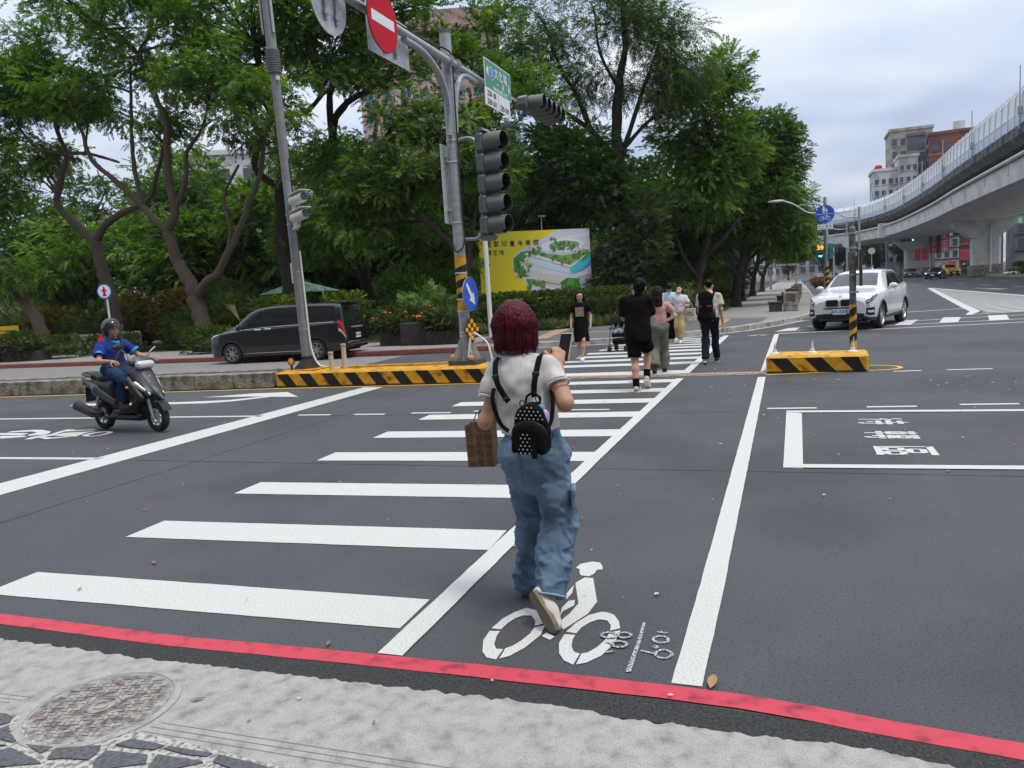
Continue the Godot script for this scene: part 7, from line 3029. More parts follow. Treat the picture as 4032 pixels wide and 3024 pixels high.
	garment(o, "hair", [[c + V(0, .055, .035), c + V(0, .052, .018), .086, .083], [c + V(-.07, .03, .02), c + V(-.085, -.08, .01), .045, .035], [c + V(.07, .03, .02), c + V(.085, -.08, .01), .045, .035], [c + V(0, .0, .05), c + V(0, -.09, .05), .07, .05]], .009, .015, hairb, 26.0, .012, 16)
	glasses(o, J)
	p = thing("hand_fan", "pale blue handheld fan carried by the woman in the black dress", "fan", V(-4.84, .62, -17.2))
	bb = MB.new()
	bb.box(V(0, .06, 0), V(.07, .17, .035), Basis(V(0, 0, 1), -.15), .012)
	put("body", bb, mat(lin(.30, .46, .62), .4), p)
	bb = MB.new()
	bb.tube(smooth(P3([0, -.02, 0, -.03, -.1, .0, -.1, -.18, .02]), 4), [.004], 5)
	put("wrist_cord", bb, rubberw, p)
	p = thing("phone", "slim pale phone held down by the woman in the black dress", "phone", V(-4.37, .72, -17.22), .3)
	bb = MB.new()
	bb.box(V(0, 0, 0), V(.012, .15, .075), Basis(Vector3.RIGHT, .3), .004)
	put("case", bb, mat(lin(.5, .5, .5), .4), p)
	o = person("grey haired man with glasses pushing the folding pushchair", V(-4.05, .004, -20.9), PI - .35)
	J = skeleton(1.68, V(-.08, .085, -.1), V(.08, .085, .15), V(-.12, .98, -.38), V(.12, .98, -.38), 1.05)
	J.look = Basis(Vector3.RIGHT, -.15) * Basis(Vector3.UP, .2)
	body_of(o, J, J.s, skin, .017, .007, [])
	garment(o, "tee_shirt", tee_bones(J, .86, .025, .62, .074), .016, .035, cloth(lin(.02, .022, .026), 267), 7.0, .02, 18)
	garment(o, "trousers", trouser_bones(J, .95, .095, .08, .08, .98), .016, .03, cloth(lin(.03, .03, .035), 269), 8.0, .02, 19)
	foot_shoes(o, J, darks, darks)
	c = J.head
	garment(o, "hair", [[c + J.look * V(0, .06, .02), c + J.look * V(0, .055, -.02), .083, .078], [c + J.look * V(0, .03, .05), c + J.look * V(0, .0, .05), .06, .04]], .01, .02, hair_mat(lin(.17, .17, .17), 271), 30.0, .012, 20)
	glasses(o, J)
	build_stroller()
	o = person("young man in a striped polo and black trousers looking down", V(-3.28, .004, -22.1), PI + .15)
	J = skeleton(1.69, V(-.05, .1, .2), V(.06, .085, -.14), V(-.28, .86, -.04), V(.1, 1.08, -.26), 1.08)
	J.head += V(0, -.02, -.04)
	J.look = Basis(Vector3.RIGHT, -.55)
	body_of(o, J, J.s, skin, .017, .007, [[J.wl, V(0, -1, -.1), V(-1, 0, 0), 1.0, .8]])
	var stripes := func(q: Vector3) -> Color:
		var y := q.y
		var base := Color(.42, .56, .68)
		if y > 1.24:
			return base
		var t := fposmod(y, .085) / .085
		return Color(.10, .16, .26) if t < .22 else (Color(.55, .52, .36) if t < .5 else (Color(.62, .66, .68) if t < .75 else base))
	garment(o, "polo_shirt", tee_bones(J, .86, .026, .7, .076), .012, .035, vcol(.9), 7.0, .02, 21, stripes)
	garment(o, "trousers", trouser_bones(J, .95, .095, .082, .08, .98), .016, .03, blk2, 8.0, .02, 22)
	foot_shoes(o, J, mat(lin(.2, .19, .15), .8), rubberw, .3, .0)
	c = J.head
	garment(o, "hair", [[c + J.look * V(0, .062, .015), c + J.look * V(0, .055, -.03), .09, .084], [c + J.look * V(0, .02, .05), c + J.look * V(0, -.03, .05), .065, .045]], .01, .02, hairb, 28.0, .014, 23)
	o = person("woman in white tee, pink face mask and yellow trousers", V(-2.95, .004, -21.72), PI - .1)
	J = skeleton(1.6, V(-.03, .085, -.1), V(.08, .1, .16), V(-.16, 1.05, -.2), V(.24, .82, .0), 1.0)
	body_of(o, J, J.s, Color(.56, .34, .25), .017, .007, [[J.wl, V(.4, .3, -.8), V(-.5, .7, 0), 1.0, 1.0], [J.wr, V(0, -1, 0), V(1, 0, 0), -1.0, .8]])
	garment(o, "tee_shirt", tee_bones(J, .88, .028, .66, .076), .016, .035, cloth(lin(.66, .67, .70), 273), 7.0, .02, 24)
	garment(o, "trousers", trouser_bones(J, .92, .10, .09, .09, .9), .016, .03, cloth(lin(.52, .40, .20), 275), 8.0, .022, 25)
	foot_shoes(o, J, mat(lin(.66, .66, .66), .8), rubberw, .0, .3, .24)
	c = J.head
	garment(o, "face_mask", [[c + V(-.025, -.045, -.072), c + V(.025, -.045, -.072), .038, .038]], .007, .02, mat(lin(.66, .50, .56), .85), 5.0, .0)
	garment(o, "hair", [[c + V(0, .055, .035), c + V(0, .052, .018), .086, .083], [c + V(-.06, .02, .03), c + V(-.07, -.09, .03), .045, .03], [c + V(.06, .02, .03), c + V(.07, -.09, .03), .045, .03], [c + V(0, .0, .05), c + V(0, -.1, .05), .07, .045]], .01, .015, hairb, 26.0, .012, 26)
	p = thing("phone", "pink cased phone held by the woman in the face mask", "phone", V(-2.8, 1.1, -21.45), .4)
	bb = MB.new()
	bb.box(Vector3.ZERO, V(.15, .012, .08), Basis(V(0, 0, 1), .45), .004)
	put("case", bb, mat(lin(.62, .05, .18), .5), p)
	p = thing("tote_bag", "cream canvas tote bag on the masked woman's arm", "bag", V(-2.66, .66, -21.68), .15)
	bb = MB.new()
	sdf(bb, [[V(0, .03, 0), V(0, .30, 0), .15, .15, {"ax": V(0, 0, 1), "sc": 3.0, "cut": true}]], .014, .02, wrinkle(8.0, 27), .02)
	put("sack", bb, cloth(lin(.52, .48, .40), 277), p)
	for z in [-.03, .03]:
		bb = MB.new()
		bb.tube(smooth([V(-.07, .28, z), V(-.06, .42, z * .5), V(-.02, .47, 0), V(.03, .42, z * .5), V(.07, .28, z)], 4), [.01], 6)
		put("handle", bb, cloth(lin(.5, .46, .38), 279), p)
	latin("print", "Land", .05, darks, p, Transform3D(B0, V(0, .19, .066)))
	latin("print", "Handcrafts", .032, darks, p, Transform3D(B0, V(0, .13, .066)))

func glasses(o: Node3D, J: Dictionary) -> void:
	var c: Vector3 = J.head
	var B: Basis = J.get("look", B0)
	var s: float = J.s
	var g := Node3D.new()
	g.name = "glasses"
	o.add_child(g, true)
	var m := mat(lin(.10, .09, .09), .3, .6)
	for e in [-1.0, 1.0]:
		var b := MB.new()
		var ring := []
		for k in 17:
			ring.append(c + B * (V(e * .032 + cos(TAU * k / 16) * .024, .010 + sin(TAU * k / 16) * .018, -.098) * s))
		b.tube(ring, [.0022], 5, false)
		b.tube([c + B * (V(e * .056, .012, -.098) * s), c + B * (V(e * .08, .014, -.005) * s)], [.002], 4)
		put("rim", b, m, g)

func build_stroller() -> void:
	var p := thing("pushchair", "black folding pushchair with a hooded seat on the crossing", "pushchair", V(-4.22, .004, -19.75), PI - .1)
	var m := mat(lin(.03, .03, .032), .5)
	var f := cloth(lin(.018, .018, .02), 281)
	var tubes := [
		["frame_tube", [-.22, .12, -.3, -.23, .55, -.12, -.23, .98, .34]], ["frame_tube", [.22, .12, -.3, .23, .55, -.12, .23, .98, .34]],
		["frame_tube", [-.22, .12, .28, -.23, .5, .02]], ["frame_tube", [.22, .12, .28, .23, .5, .02]], ["handlebar", [-.23, .98, .34, -.2, 1.02, .38, .2, 1.02, .38, .23, .98, .34]],
		["cross_bar", [-.23, .32, -.21, .23, .32, -.21]], ["bumper_bar", [-.23, .6, -.1, -.18, .62, -.3, .18, .62, -.3, .23, .6, -.1]]]
	for t in tubes:
		var b := MB.new()
		b.tube(smooth(P3(t[1]), 4), [.014], 8)
		put(t[0], b, m, p)
	for x in [-.22, .22]:
		for z in [-.3, .28]:
			var b := MB.new()
			for e in [-.025, .025]:
				b.lathe([U(.02, -.012), U(.075, -.012), U(.082, .0), U(.075, .012), U(.02, .012)], Transform3D(Basis(V(0, 0, 1), PI / 2), V(x + e, .082, z)), 18)
			put("wheel", b, M.rubber, p)
	var b := MB.new()
	sdf(b, [[V(-.14, .42, -.16), V(.14, .42, -.16), .05, .05], [V(-.14, .42, -.15), V(-.14, .75, .14), .04, .04], [V(.14, .42, -.15), V(.14, .75, .14), .04, .04], [V(0, .45, -.1), V(0, .75, .14), .06, .06]], .016, .05)
	put("seat", b, f, p)
	b = MB.new()
	var rows := []
	for i in 9:
		var a := lerpf(.1, 1.9, i / 8.0)
		var row := []
		for k in 9:
			var u := lerpf(-1.0, 1.0, k / 8.0)
			row.append(V(u * .24, .72 + sin(a) * .26 * (1.0 - .18 * u * u), .12 - cos(a) * .30))
		rows.append(row)
	b.grid(rows)
	put("hood", b, f, p)
	b = MB.new()
	b.box(V(0, .26, .02), V(.38, .16, .38), B0, .04)
	put("basket", b, f, p)
	b = MB.new()
	sdf(b, [[V(-.08, .52, -.22), V(.06, .56, -.05), .06, .07], [V(.08, .5, -.2), V(.05, .62, .02), .05, .06]], .014, .04, wrinkle(10.0, 28), .015)
	put("blanket", b, cloth(lin(.30, .34, .42), 283), p)

# ------------------------------------------------------------------ trees and plants
var sprays := []
var leaf_mats := {}
func spray_mesh(sd: int, leaves: int, length: float, leaf_len: float, leaf_w: float, droop: float) -> MB:
	var g := RandomNumberGenerator.new()
	g.seed = sd
	var b := MB.new()
	for k in leaves:
		var t := (k + .6) / leaves
		var root := V(0, -droop * t * t * length, t * length)
		var side := 1.0 if k % 2 else -1.0
		var az := side * g.randf_range(.35, 2.1) * (1.0 - .5 * t)
		var dir := V(sin(az), g.randf_range(-.55, .25), cos(az)).normalized()
		var up := V(g.randf_range(-.5, .5), 1, g.randf_range(-.5, .5))
		up = (up - dir * up.dot(dir)).normalized()
		var w := dir.cross(up) * leaf_w * g.randf_range(.8, 1.2)
		var l := leaf_len * g.randf_range(.75, 1.25)
		var tip := root + dir * l - up * l * .18
		var mid := root + dir * l * .45
		var sh := g.randf_range(.75, 1.25)
		b.tint(Color(sh * g.randf_range(.92, 1.1), sh, sh * .95))
		b.tri(root, mid + w - up * leaf_w * .25, tip)
		b.tri(root, tip, mid - w - up * leaf_w * .25)
	return b

func leaf_mat(rough := .62) -> StandardMaterial3D:
	if not leaf_mats.has(rough):
		var m := vcol(rough, .42)
		m.backlight_enabled = true
		m.backlight = Color(.86, 1.0, .42)
		m.cull_mode = BaseMaterial3D.CULL_DISABLED
		leaf_mats[rough] = m
	return leaf_mats[rough]

func make_sprays() -> void:
	var m := leaf_mat()
	for i in 3:
		sprays.append(spray_mesh(100 + i, 20, .33, .100, .025, .35).mesh(m))
	sprays.append(spray_mesh(110, 22, .62, .12, .020, .7).mesh(m))      # 3: long hanging leaves
	sprays.append(spray_mesh(111, 16, .22, .05, .017, .1).mesh(m))      # 4: small hedge leaves
	sprays.append(spray_mesh(112, 9, .40, .20, .055, .4).mesh(m))       # 5: large leaves
	sprays.append(spray_mesh(113, 14, .10, .34, .016, 1.0).mesh(m))      # 6: strap leaves, grassy
	sprays.append(spray_mesh(114, 36, .5, .105, .03, .4).mesh(m))      # 7: coarse, for far crowns

func foliage(parent: Node3D, called: String, xfs: Array, cols: Array, kind: int) -> void:
	var mm := MultiMesh.new()
	mm.transform_format = MultiMesh.TRANSFORM_3D
	mm.use_colors = true
	mm.mesh = sprays[kind]
	mm.instance_count = xfs.size()
	for i in xfs.size():
		mm.set_instance_transform(i, xfs[i])
		mm.set_instance_color(i, cols[i])
	var o := MultiMeshInstance3D.new()
	o.multimesh = mm
	o.name = called
	parent.add_child(o, true)
	if not (parent.has_meta("kind") and parent.get_meta("kind") == "stuff"):
		o.set_meta("kind", "stuff")

func look(dir: Vector3, roll: float) -> Basis:
	var z := dir.normalized()
	var x := Vector3.UP.cross(z)
	x = x.normalized() if x.length() > .05 else Vector3.RIGHT
	var y := z.cross(x)
	return Basis(x, y, z) * Basis(V(0, 0, 1), roll)

func clumps_of(blobs: Array, base: Vector3) -> Array:
	var out := []
	for q in blobs:
		var c: Vector3 = q[0]
		var r: Vector3 = q[1]
		for i in q[2]:
			var d := V(rng.randfn(), rng.randfn(), rng.randfn()).normalized()
			var rad := pow(rng.randf(), .42)
			out.append(c + d * r * rad - base)
	return out

func crown(parent: Node3D, cl: Array, centre: Vector3, per: int, size: float, kind: int, dark: Color, bright: Color, spread := .62, clump_var := .8) -> void:
	var xfs := {}
	var cols := {}
	for c in cl:
		var tone := rng.randf()
		tone = tone * tone if rng.randf() < .6 else tone
		var rr := spread * rng.randf_range(.75, 1.3)
		for k in per:
			var d := V(rng.randfn(), rng.randfn() * .75 + .25, rng.randfn()).normalized()
			var p: Vector3 = c + d * rr * V(1.15, .7, 1.15) * pow(rng.randf(), .5)
			var outw := (d + (p - centre).normalized() * .5 + V(0, -.15, 0)).normalized()
			var s := size * rng.randf_range(.7, 1.3)
			var kk := kind if kind > 2 else (rng.randi() % 3)
			if not xfs.has(kk):
				xfs[kk] = []
				cols[kk] = []
			xfs[kk].append(Transform3D(look(outw, rng.randf_range(-.9, .9)).scaled(Vector3.ONE * s), p))
			var t := clampf(tone * clump_var + rng.randf_range(-.15, .3), .0, 1.0)
			cols[kk].append(dark.lerp(bright, t))
	for kk in xfs:
		foliage(parent, "crown", xfs[kk], cols[kk], kk)

func branch_mesh(b: MB, pts: Array, r0: float, r1: float, sides := 9) -> void:
	var sm := smooth(pts, 4)
	var rr := []
	for i in sm.size():
		var t := float(i) / (sm.size() - 1)
		rr.append(lerpf(r0, r1, t) * (1.0 + .08 * sin(i * 2.1 + r0 * 50.0)))
	var jit := []
	for i in sm.size():
		jit.append(sm[i] + V(rng.randf_range(-1, 1), 0, rng.randf_range(-1, 1)) * r0 * .12)
	b.tube(jit, rr, sides)
func tree(called: String, label: String, limbs: Array, blobs: Array, per: int, size: float, kind: int, dark: Color, bright: Color, group: String, spread := .62, twigs := 40, bark: Material = null) -> Node3D:
	var base: Vector3 = limbs[0][0][0]
	var o := thing(called, label, "tree", base, .0, group)
	var nodes := []
	for i in limbs.size():
		var pts := []
		for p in limbs[i][0]:
			pts.append(p - base)
		var b := MB.new()
		branch_mesh(b, pts, limbs[i][1], limbs[i][2], 12 if i == 0 else 9)
		if i == 0:
			b.tube([V(0, -.1, 0), V(0, .1, 0), pts[0].lerp(pts[1], .3)], [limbs[0][1] * 1.5, limbs[0][1] * 1.25, limbs[0][1] * .98], 12)
		put("trunk" if i == 0 else "limb", b, bark if bark else M.bark, o)
		var sm := smooth(pts, 3)
		for k in range(sm.size() / 3, sm.size()):
			nodes.append(sm[k])
	var cl := clumps_of(blobs, base)
	var b := MB.new()
	for i in mini(twigs, cl.size()):
		var c: Vector3 = cl[(i * 7) % cl.size()]
		var best := 0
		var bd := 1e9
		for k in nodes.size():
			var d: float = nodes[k].distance_to(c) + (2.0 if nodes[k].y > c.y else .0)
			if d < bd:
				bd = d
				best = k
		var a: Vector3 = nodes[best]
		if bd < 5.0:
			var m := a.lerp(c, .5) + V(rng.randf_range(-.3, .3), rng.randf_range(-.1, .4), rng.randf_range(-.3, .3))
			b.tube(bez(a, m, c, 5), lerp_list([.035 + .012 * bd, .012], 6), 5, false)
	if b.v.size():
		put("branches", b, bark if bark else M.bark, o).set_meta("kind", "stuff")
	var cc := Vector3.ZERO
	for c in cl:
		cc += c / cl.size()
	crown(o, cl, cc, per, size, kind, dark, bright, spread)
	return o

func build_trees() -> void:
	rng.seed = 2024
	M.bark = trip(lin(.135, .10, .07), ntex(.05, [[.15, gray(.45)], [.5, gray(.85)], [.8, gray(1.0)]], 5, 71, 512), .8, .95, nbump(.06, 10.0, 5, 72, 512), 1.0)
	M.dark_bark = trip(lin(.06, .046, .034), ntex(.05, [[.15, gray(.5)], [.5, gray(.85)], [.8, gray(1.0)]], 5, 73, 256), .8, .95, nbump(.06, 10.0, 5, 72, 512), 1.0)
	make_sprays()
	var G0 := Color(.06, .12, .028)
	var G1 := Color(.30, .45, .07)
	var D0 := Color(.034, .076, .022)
	var D1 := Color(.11, .20, .042)
	var street := "trees along the park edge"
	tree("street_tree", "leaning dark trunked tree at the far left edge", [
		[P3([-32.2, .15, -26.0, -32.4, .95, -26.0, -32.85, 1.9, -26.0, -33.4, 2.6, -26.0, -34.4, 3.5, -26.0, -35.2, 4.8, -26.0, -36.0, 7.0, -26.3]), .34, .12],
		[P3([-33.2, 2.3, -26.0, -33.3, 3.6, -25.8, -34.2, 5.4, -25.5, -34.6, 7.2, -25.5]), .14, .06],
		[P3([-34.6, 3.9, -26.0, -35.6, 4.4, -26.0, -37.4, 4.9, -26.2]), .11, .05]],
		[[V(-36.5, 9.0, -26), V(3.6, 3.0, 3.0), 90], [V(-34.2, 7.6, -25.5), V(1.8, 1.5, 1.8), 24], [V(-38.5, 6.0, -26), V(2.4, 2.2, 2.4), 40], [V(-33.4, 4.0, -25.6), V(.7, .8, .7), 8]], 34, 1.0, 0, G0, G1, street, .62, 46)
	tree("street_tree", "tree with a knotted trunk and curved limbs behind the hydrant sign", [
		[P3([-29.1, .15, -27.0, -29.2, 1.3, -27.0, -29.2, 2.35, -27.0, -29.35, 3.15, -27.0, -29.55, 4.2, -27.0, -29.75, 5.2, -27.0]), .34, .24],
		[P3([-29.75, 5.1, -27.0, -30.9, 6.17, -27.0, -31.65, 7.08, -26.9, -31.1, 8.2, -26.8, -30.63, 9.11, -26.8, -30.97, 10.2, -26.8, -31.0, 11.8, -26.8]), .2, .07],
		[P3([-29.75, 5.2, -27.0, -29.07, 5.87, -27.0, -28.09, 6.33, -27.1, -26.6, 6.78, -27.2, -25.9, 7.96, -27.2, -25.4, 9.0, -27.2]), .2, .06],
		[P3([-30.6, 9.18, -26.8, -29.38, 9.03, -26.7, -28.25, 8.7, -26.6, -27.41, 8.4, -26.6]), .09, .05],
		[P3([-30.75, 9.2, -26.8, -32.3, 9.7, -26.6, -33.4, 11.5, -26.4]), .09, .04]],
		[[V(-31.4, 12.9, -27), V(3.4, 1.9, 2.6), 62], [V(-33.8, 12.4, -26.5), V(2.6, 2.0, 2.4), 46], [V(-33.0, 9.6, -27.5), V(1.9, 1.4, 2.0), 24], [V(-29.4, 11.0, -26.6), V(1.5, 1.0, 1.5), 18], [V(-25.6, 9.6, -27.4), V(1.4, 1.1, 1.6), 16]], 36, 1.0, 0, G0, G1, street, .6, 50)
	tree("street_tree", "forked tree with a thick pale brown trunk left of the black van", [
		[P3([-22.95, .15, -26.0, -23.1, .84, -26.0, -23.33, 1.44, -26.0, -23.53, 2.22, -26.0, -23.63, 2.81, -26.0, -24.08, 3.56, -26.0, -24.31, 4.06, -26.0, -24.65, 5.3, -26.0]), .40, .2],
		[P3([-24.6, 5.2, -26.0, -25.24, 5.73, -26.0, -25.96, 6.5, -26.0, -27.01, 7.51, -25.9, -28.08, 8.47, -25.8, -28.42, 9.62, -25.8, -28.84, 10.5, -25.8]), .16, .06],
		[P3([-24.63, 5.2, -26.0, -24.14, 5.88, -26.0, -24.24, 7.15, -26.0, -24.16, 8.58, -26.0, -24.03, 9.49, -26.0, -24.51, 10.66, -26.0, -24.78, 11.56, -26.0, -25.35, 12.69, -26.0, -26.55, 13.62, -26.0, -27.71, 13.9, -26.0]), .2, .06],
		[P3([-24.77, 11.5, -26.0, -24.97, 12.51, -26.0, -24.3, 13.18, -26.0, -24.2, 14.5, -26.0]), .1, .05],
		[P3([-24.14, 5.88, -26.0, -23.47, 7.2, -26.1, -23.23, 8.28, -26.1, -22.34, 9.09, -26.1, -21.9, 10.0, -26.1]), .13, .05],
		[P3([-25.79, 6.4, -26.0, -26.09, 7.86, -26.1, -26.07, 9.13, -26.1, -25.88, 10.36, -26.1, -25.68, 12.2, -26.1]), .11, .05],
		[P3([-23.45, 2.4, -26.0, -22.76, 2.94, -25.9, -22.13, 3.28, -25.9, -21.5, 4.08, -25.9, -20.64, 5.2, -25.9, -20.2, 6.0, -25.9, -19.6, 6.9, -25.9, -19.3, 8.0, -25.9]), .2, .08],
		[P3([-21.6, 3.9, -25.9, -21.2, 5.0, -25.8, -21.4, 6.2, -25.8, -20.5, 7.4, -25.8]), .1, .05]],
		[[V(-28.6, 11.2, -26), V(2.0, 1.3, 2.0), 26], [V(-27.6, 14.6, -26), V(3.2, 1.7, 2.6), 44], [V(-24.2, 14.6, -26), V(2.8, 2.1, 2.6), 48], [V(-21.9, 10.9, -26), V(1.9, 1.2, 1.9), 26], [V(-19.3, 9.2, -25.9), V(2.0, 1.6, 2.0), 36], [V(-25.6, 12.2, -26.2), V(1.5, .9, 1.6), 14], [V(-22.4, 12.8, -26.5), V(1.6, 1.2, 1.6), 20]], 36, 1.0, 0, G0, G1, street, .6, 60)
	tree("street_tree", "dark straight trunk tree rising behind the camera pole", [
		[P3([-20.9, .15, -29.0, -20.95, 1.79, -29.0, -20.94, 3.12, -29.0, -21.1, 4.4, -29.0, -21.0, 6.35, -29.0, -20.8, 7.65, -29.0, -20.75, 9.86, -29.0, -21.35, 11.63, -29.0, -21.5, 13.0, -29.0]), .42, .12],
		[P3([-20.89, 8.8, -29.0, -20.47, 9.83, -28.9, -19.21, 9.82, -28.8, -18.3, 10.4, -28.8]), .18, .08],
		[P3([-21.0, 6.9, -29.0, -22.12, 7.87, -28.9, -21.6, 9.05, -28.9, -21.0, 9.77, -28.9, -21.34, 10.6, -28.9]), .17, .09]],
		[[V(-21.6, 14.8, -29), V(3.6, 2.4, 3.2), 78], [V(-17.9, 11.8, -28.8), V(2.4, 1.6, 2.2), 40], [V(-23.6, 12.0, -29), V(1.8, 1.4, 2.0), 26], [V(-18.3, 14.2, -28.5), V(2.4, 1.8, 2.2), 42]], 38, 1.05, 0, G0, G1, street, .62, 50, M.dark_bark)
	tree("park_tree", "dense green tree between the camera pole and the signal pole", [
		[P3([-19.0, .15, -32.5, -19.1, 3.0, -32.4, -19.3, 6.0, -31.5, -19.05, 8.9, -30.5, -18.6, 9.8, -30.2, -17.6, 10.4, -30.0, -16.8, 10.6, -30.0]), .3, .1],
		[P3([-19.1, 8.8, -30.5, -18.8, 10.8, -30.2, -17.93, 11.5, -30.0, -17.3, 12.4, -30.0, -16.5, 13.4, -30.0]), .16, .06],
		[P3([-19.2, 5.0, -31.8, -17.6, 6.4, -30.6, -16.7, 7.3, -29.6, -16.0, 8.2, -29.3, -15.3, 8.9, -29.2]), .14, .06]],
		[[V(-15.9, 14.2, -30), V(2.6, 1.8, 2.4), 44], [V(-16.4, 11.4, -30), V(2.0, 1.0, 2.0), 22], [V(-14.6, 9.0, -30), V(2.2, 1.2, 2.2), 30], [V(-18.4, 7.8, -30), V(2.4, 1.3, 2.2), 40], [V(-20.5, 5.0, -31), V(2.2, 1.6, 2.0), 34], [V(-16.4, 6.4, -29.5), V(2.0, 1.1, 1.8), 30]], 36, 1.0, 0, G0, G1, street, .62, 46, M.dark_bark)
	tree("park_tree", "slanting tree whose limb reaches left behind the signal pole", [
		[P3([-12.2, .15, -30.0, -12.5, 1.8, -29.8, -12.94, 3.46, -29.4, -13.63, 4.39, -29.2, -14.48, 5.09, -29.0, -15.9, 5.6, -29.0]), .24, .07],
		[P3([-12.7, 2.6, -29.6, -12.3, 4.6, -29.8, -11.9, 6.4, -30.0]), .14, .06]],
		[[V(-15.2, 6.8, -28.9), V(2.2, 1.2, 1.8), 36], [V(-12.2, 7.4, -30), V(2.2, 1.7, 2.0), 46], [V(-17.2, 4.9, -29.6), V(2.0, 1.4, 1.6), 30], [V(-14.2, 4.0, -31), V(1.8, 1.3, 1.4), 24], [V(-10.9, 9.9, -32), V(1.9, 1.6, 2.0), 30], [V(-13.8, 11.6, -31), V(1.5, 1.3, 1.6), 22], [V(-12.0, 13.6, -33), V(1.2, 1.0, 1.4), 12]], 36, 1.0, 0, D0, G1, street, .6, 40, M.dark_bark)
	tree("park_tree", "tall open tree with upright dark limbs above the billboard", [
		[P3([-7.6, .17, -37.0, -7.6, 2.5, -37.0, -7.58, 5.04, -37.0, -7.44, 6.47, -37.0, -7.61, 7.56, -37.0, -7.64, 10.04, -37.0, -7.36, 11.4, -37.0, -7.08, 12.73, -37.0, -7.09, 15.0, -37.0]), .46, .1],
		[P3([-7.65, 7.4, -37.0, -8.87, 9.28, -36.8, -9.33, 10.63, -36.6, -10.16, 12.17, -36.6, -10.7, 14.0, -36.6]), .17, .05],
		[P3([-7.4, 8.0, -37.0, -6.55, 10.03, -36.8, -5.92, 11.52, -36.8, -5.3, 13.0, -36.8]), .13, .04],
		[P3([-7.3, 8.2, -37.0, -6.4, 9.1, -37.2, -5.49, 9.81, -37.3, -4.6, 10.8, -37.3]), .11, .04],
		[P3([-8.87, 9.2, -36.8, -11.02, 10.87, -36.4, -12.6, 12.2, -36.2]), .12, .04],
		[P3([-7.4, 10.8, -37.0, -8.3, 12.6, -37.2, -8.5, 14.5, -37.2]), .1, .04]],
		[[V(-7.0, 14.4, -37), V(2.0, 1.9, 2.4), 36], [V(-10.6, 13.8, -36.6), V(1.9, 1.9, 2.2), 30], [V(-5.2, 12.6, -37), V(1.4, 1.5, 1.6), 24], [V(-12.6, 12.4, -36.2), V(1.6, 1.6, 1.8), 22], [V(-8.9, 11.2, -37), V(1.8, 1.2, 1.8), 14], [V(-6.0, 10.4, -37.2), V(1.6, 1.1, 1.6), 16], [V(-4.4, 10.9, -37), V(1.1, .9, 1.4), 16]], 34, .95, 3, Color(.05, .09, .034), Color(.19, .27, .075), street, .62, 60, M.dark_bark)
	tree("park_tree", "dense dark green tree just right above the vertical signal", [
		[P3([-10.6, .17, -38.0, -10.5, 3.0, -38.0, -10.6, 6.0, -37.8, -10.2, 8.0, -37.6]), .26, .1]],
		[[V(-10.2, 7.6, -36.8), V(2.9, 1.9, 2.2), 84], [V(-11.6, 5.9, -37), V(1.6, 1.2, 1.6), 26], [V(-8.6, 6.0, -36.0), V(1.7, 1.5, 1.2), 36]], 38, 1.05, 0, D0, D1, street, .65, 20, M.dark_bark)
	tree("park_tree", "grey green leafy shrub tree at the foot of the tall open tree", [
		[P3([-6.9, .17, -35.6, -6.9, 1.6, -35.6, -6.7, 3.2, -35.6]), .1, .04]],
		[[V(-6.8, 3.6, -35.4), V(1.5, 1.5, 1.0), 46], [V(-6.2, 5.0, -35.6), V(.9, .9, .8), 14], [V(-7.4, 2.2, -35.0), V(1.4, .9, .8), 26]], 26, .9, 0, Color(.04, .06, .034), Color(.12, .15, .075), street, .5, 16, M.dark_bark)
	var row := [
		[-4.6, -40.0, "broad light green tree beside the tall open tree", [[V(-4.4, 9.2, -40), V(2.1, 2.3, 2.4), 78], [V(-3.0, 11.4, -40.5), V(1.2, 1.3, 1.4), 26], [V(-4.6, 5.8, -39.5), V(2.0, 1.6, 1.8), 56], [V(-2.9, 7.6, -40), V(1.7, 1.6, 1.8), 44]], G0, Color(.25, .37, .05), 36],
		[-3.0, -45.0, "rounded tree standing over the footpath edge", [[V(-2.2, 9.2, -45.5), V(2.3, 2.2, 2.4), 76], [V(-1.1, 6.4, -45.5), V(2.2, 2.0, 2.2), 70], [V(-3.2, 5.0, -44.5), V(1.8, 1.6, 1.8), 44], [V(-.6, 4.3, -46.0), V(1.7, 1.0, 2.0), 36], [V(-.5, 8.6, -46.0), V(1.2, 1.6, 1.6), 30]], D0, Color(.19, .30, .045), 36],
		[-3.4, -56.0, "third tree along the footpath, partly hidden", [[V(-1.8, 6.8, -56), V(3.0, 2.9, 3.0), 96], [V(-.4, 4.2, -56.5), V(2.0, 1.2, 2.0), 40]], D0, G1, 34],
		[-3.2, -68.0, "fourth tree along the footpath before the benches end", [[V(-1.2, 6.4, -68), V(3.2, 3.0, 3.2), 90], [V(.2, 4.2, -68), V(2.0, 1.2, 2.0), 34]], D0, G1, 30],
		[-3.0, -84.0, "farthest tree at the end of the shaded footpath", [[V(-.6, 6.2, -84), V(3.4, 3.0, 3.4), 90]], D0, G1, 26]]
	for q in row:
		var bx: float = q[0]
		var bz: float = q[1]
		var gg := gy(bz) + .15
		tree("footpath_tree", q[2], [
			[[V(bx, gg, bz), V(bx + .1, 1.6, bz), V(bx + .5, 3.2, bz), V(bx + .9, 5.2, bz), V(bx + 1.3, 7.5, bz)], .26, .08],
			[[V(bx + .2, 1.8, bz), V(bx - .6, 3.2, bz + .5), V(bx - .9, 5.0, bz + .8)], .14, .06],
			[[V(bx + .4, 2.8, bz), V(bx + 1.6, 4.0, bz), V(bx + 2.4, 5.2, bz)], .12, .05]], q[3], q[6], 1.0 + maxf(0, (-bz - 50) * .01), 0, q[4], q[5], "trees shading the footpath", .66, 40, M.dark_bark)
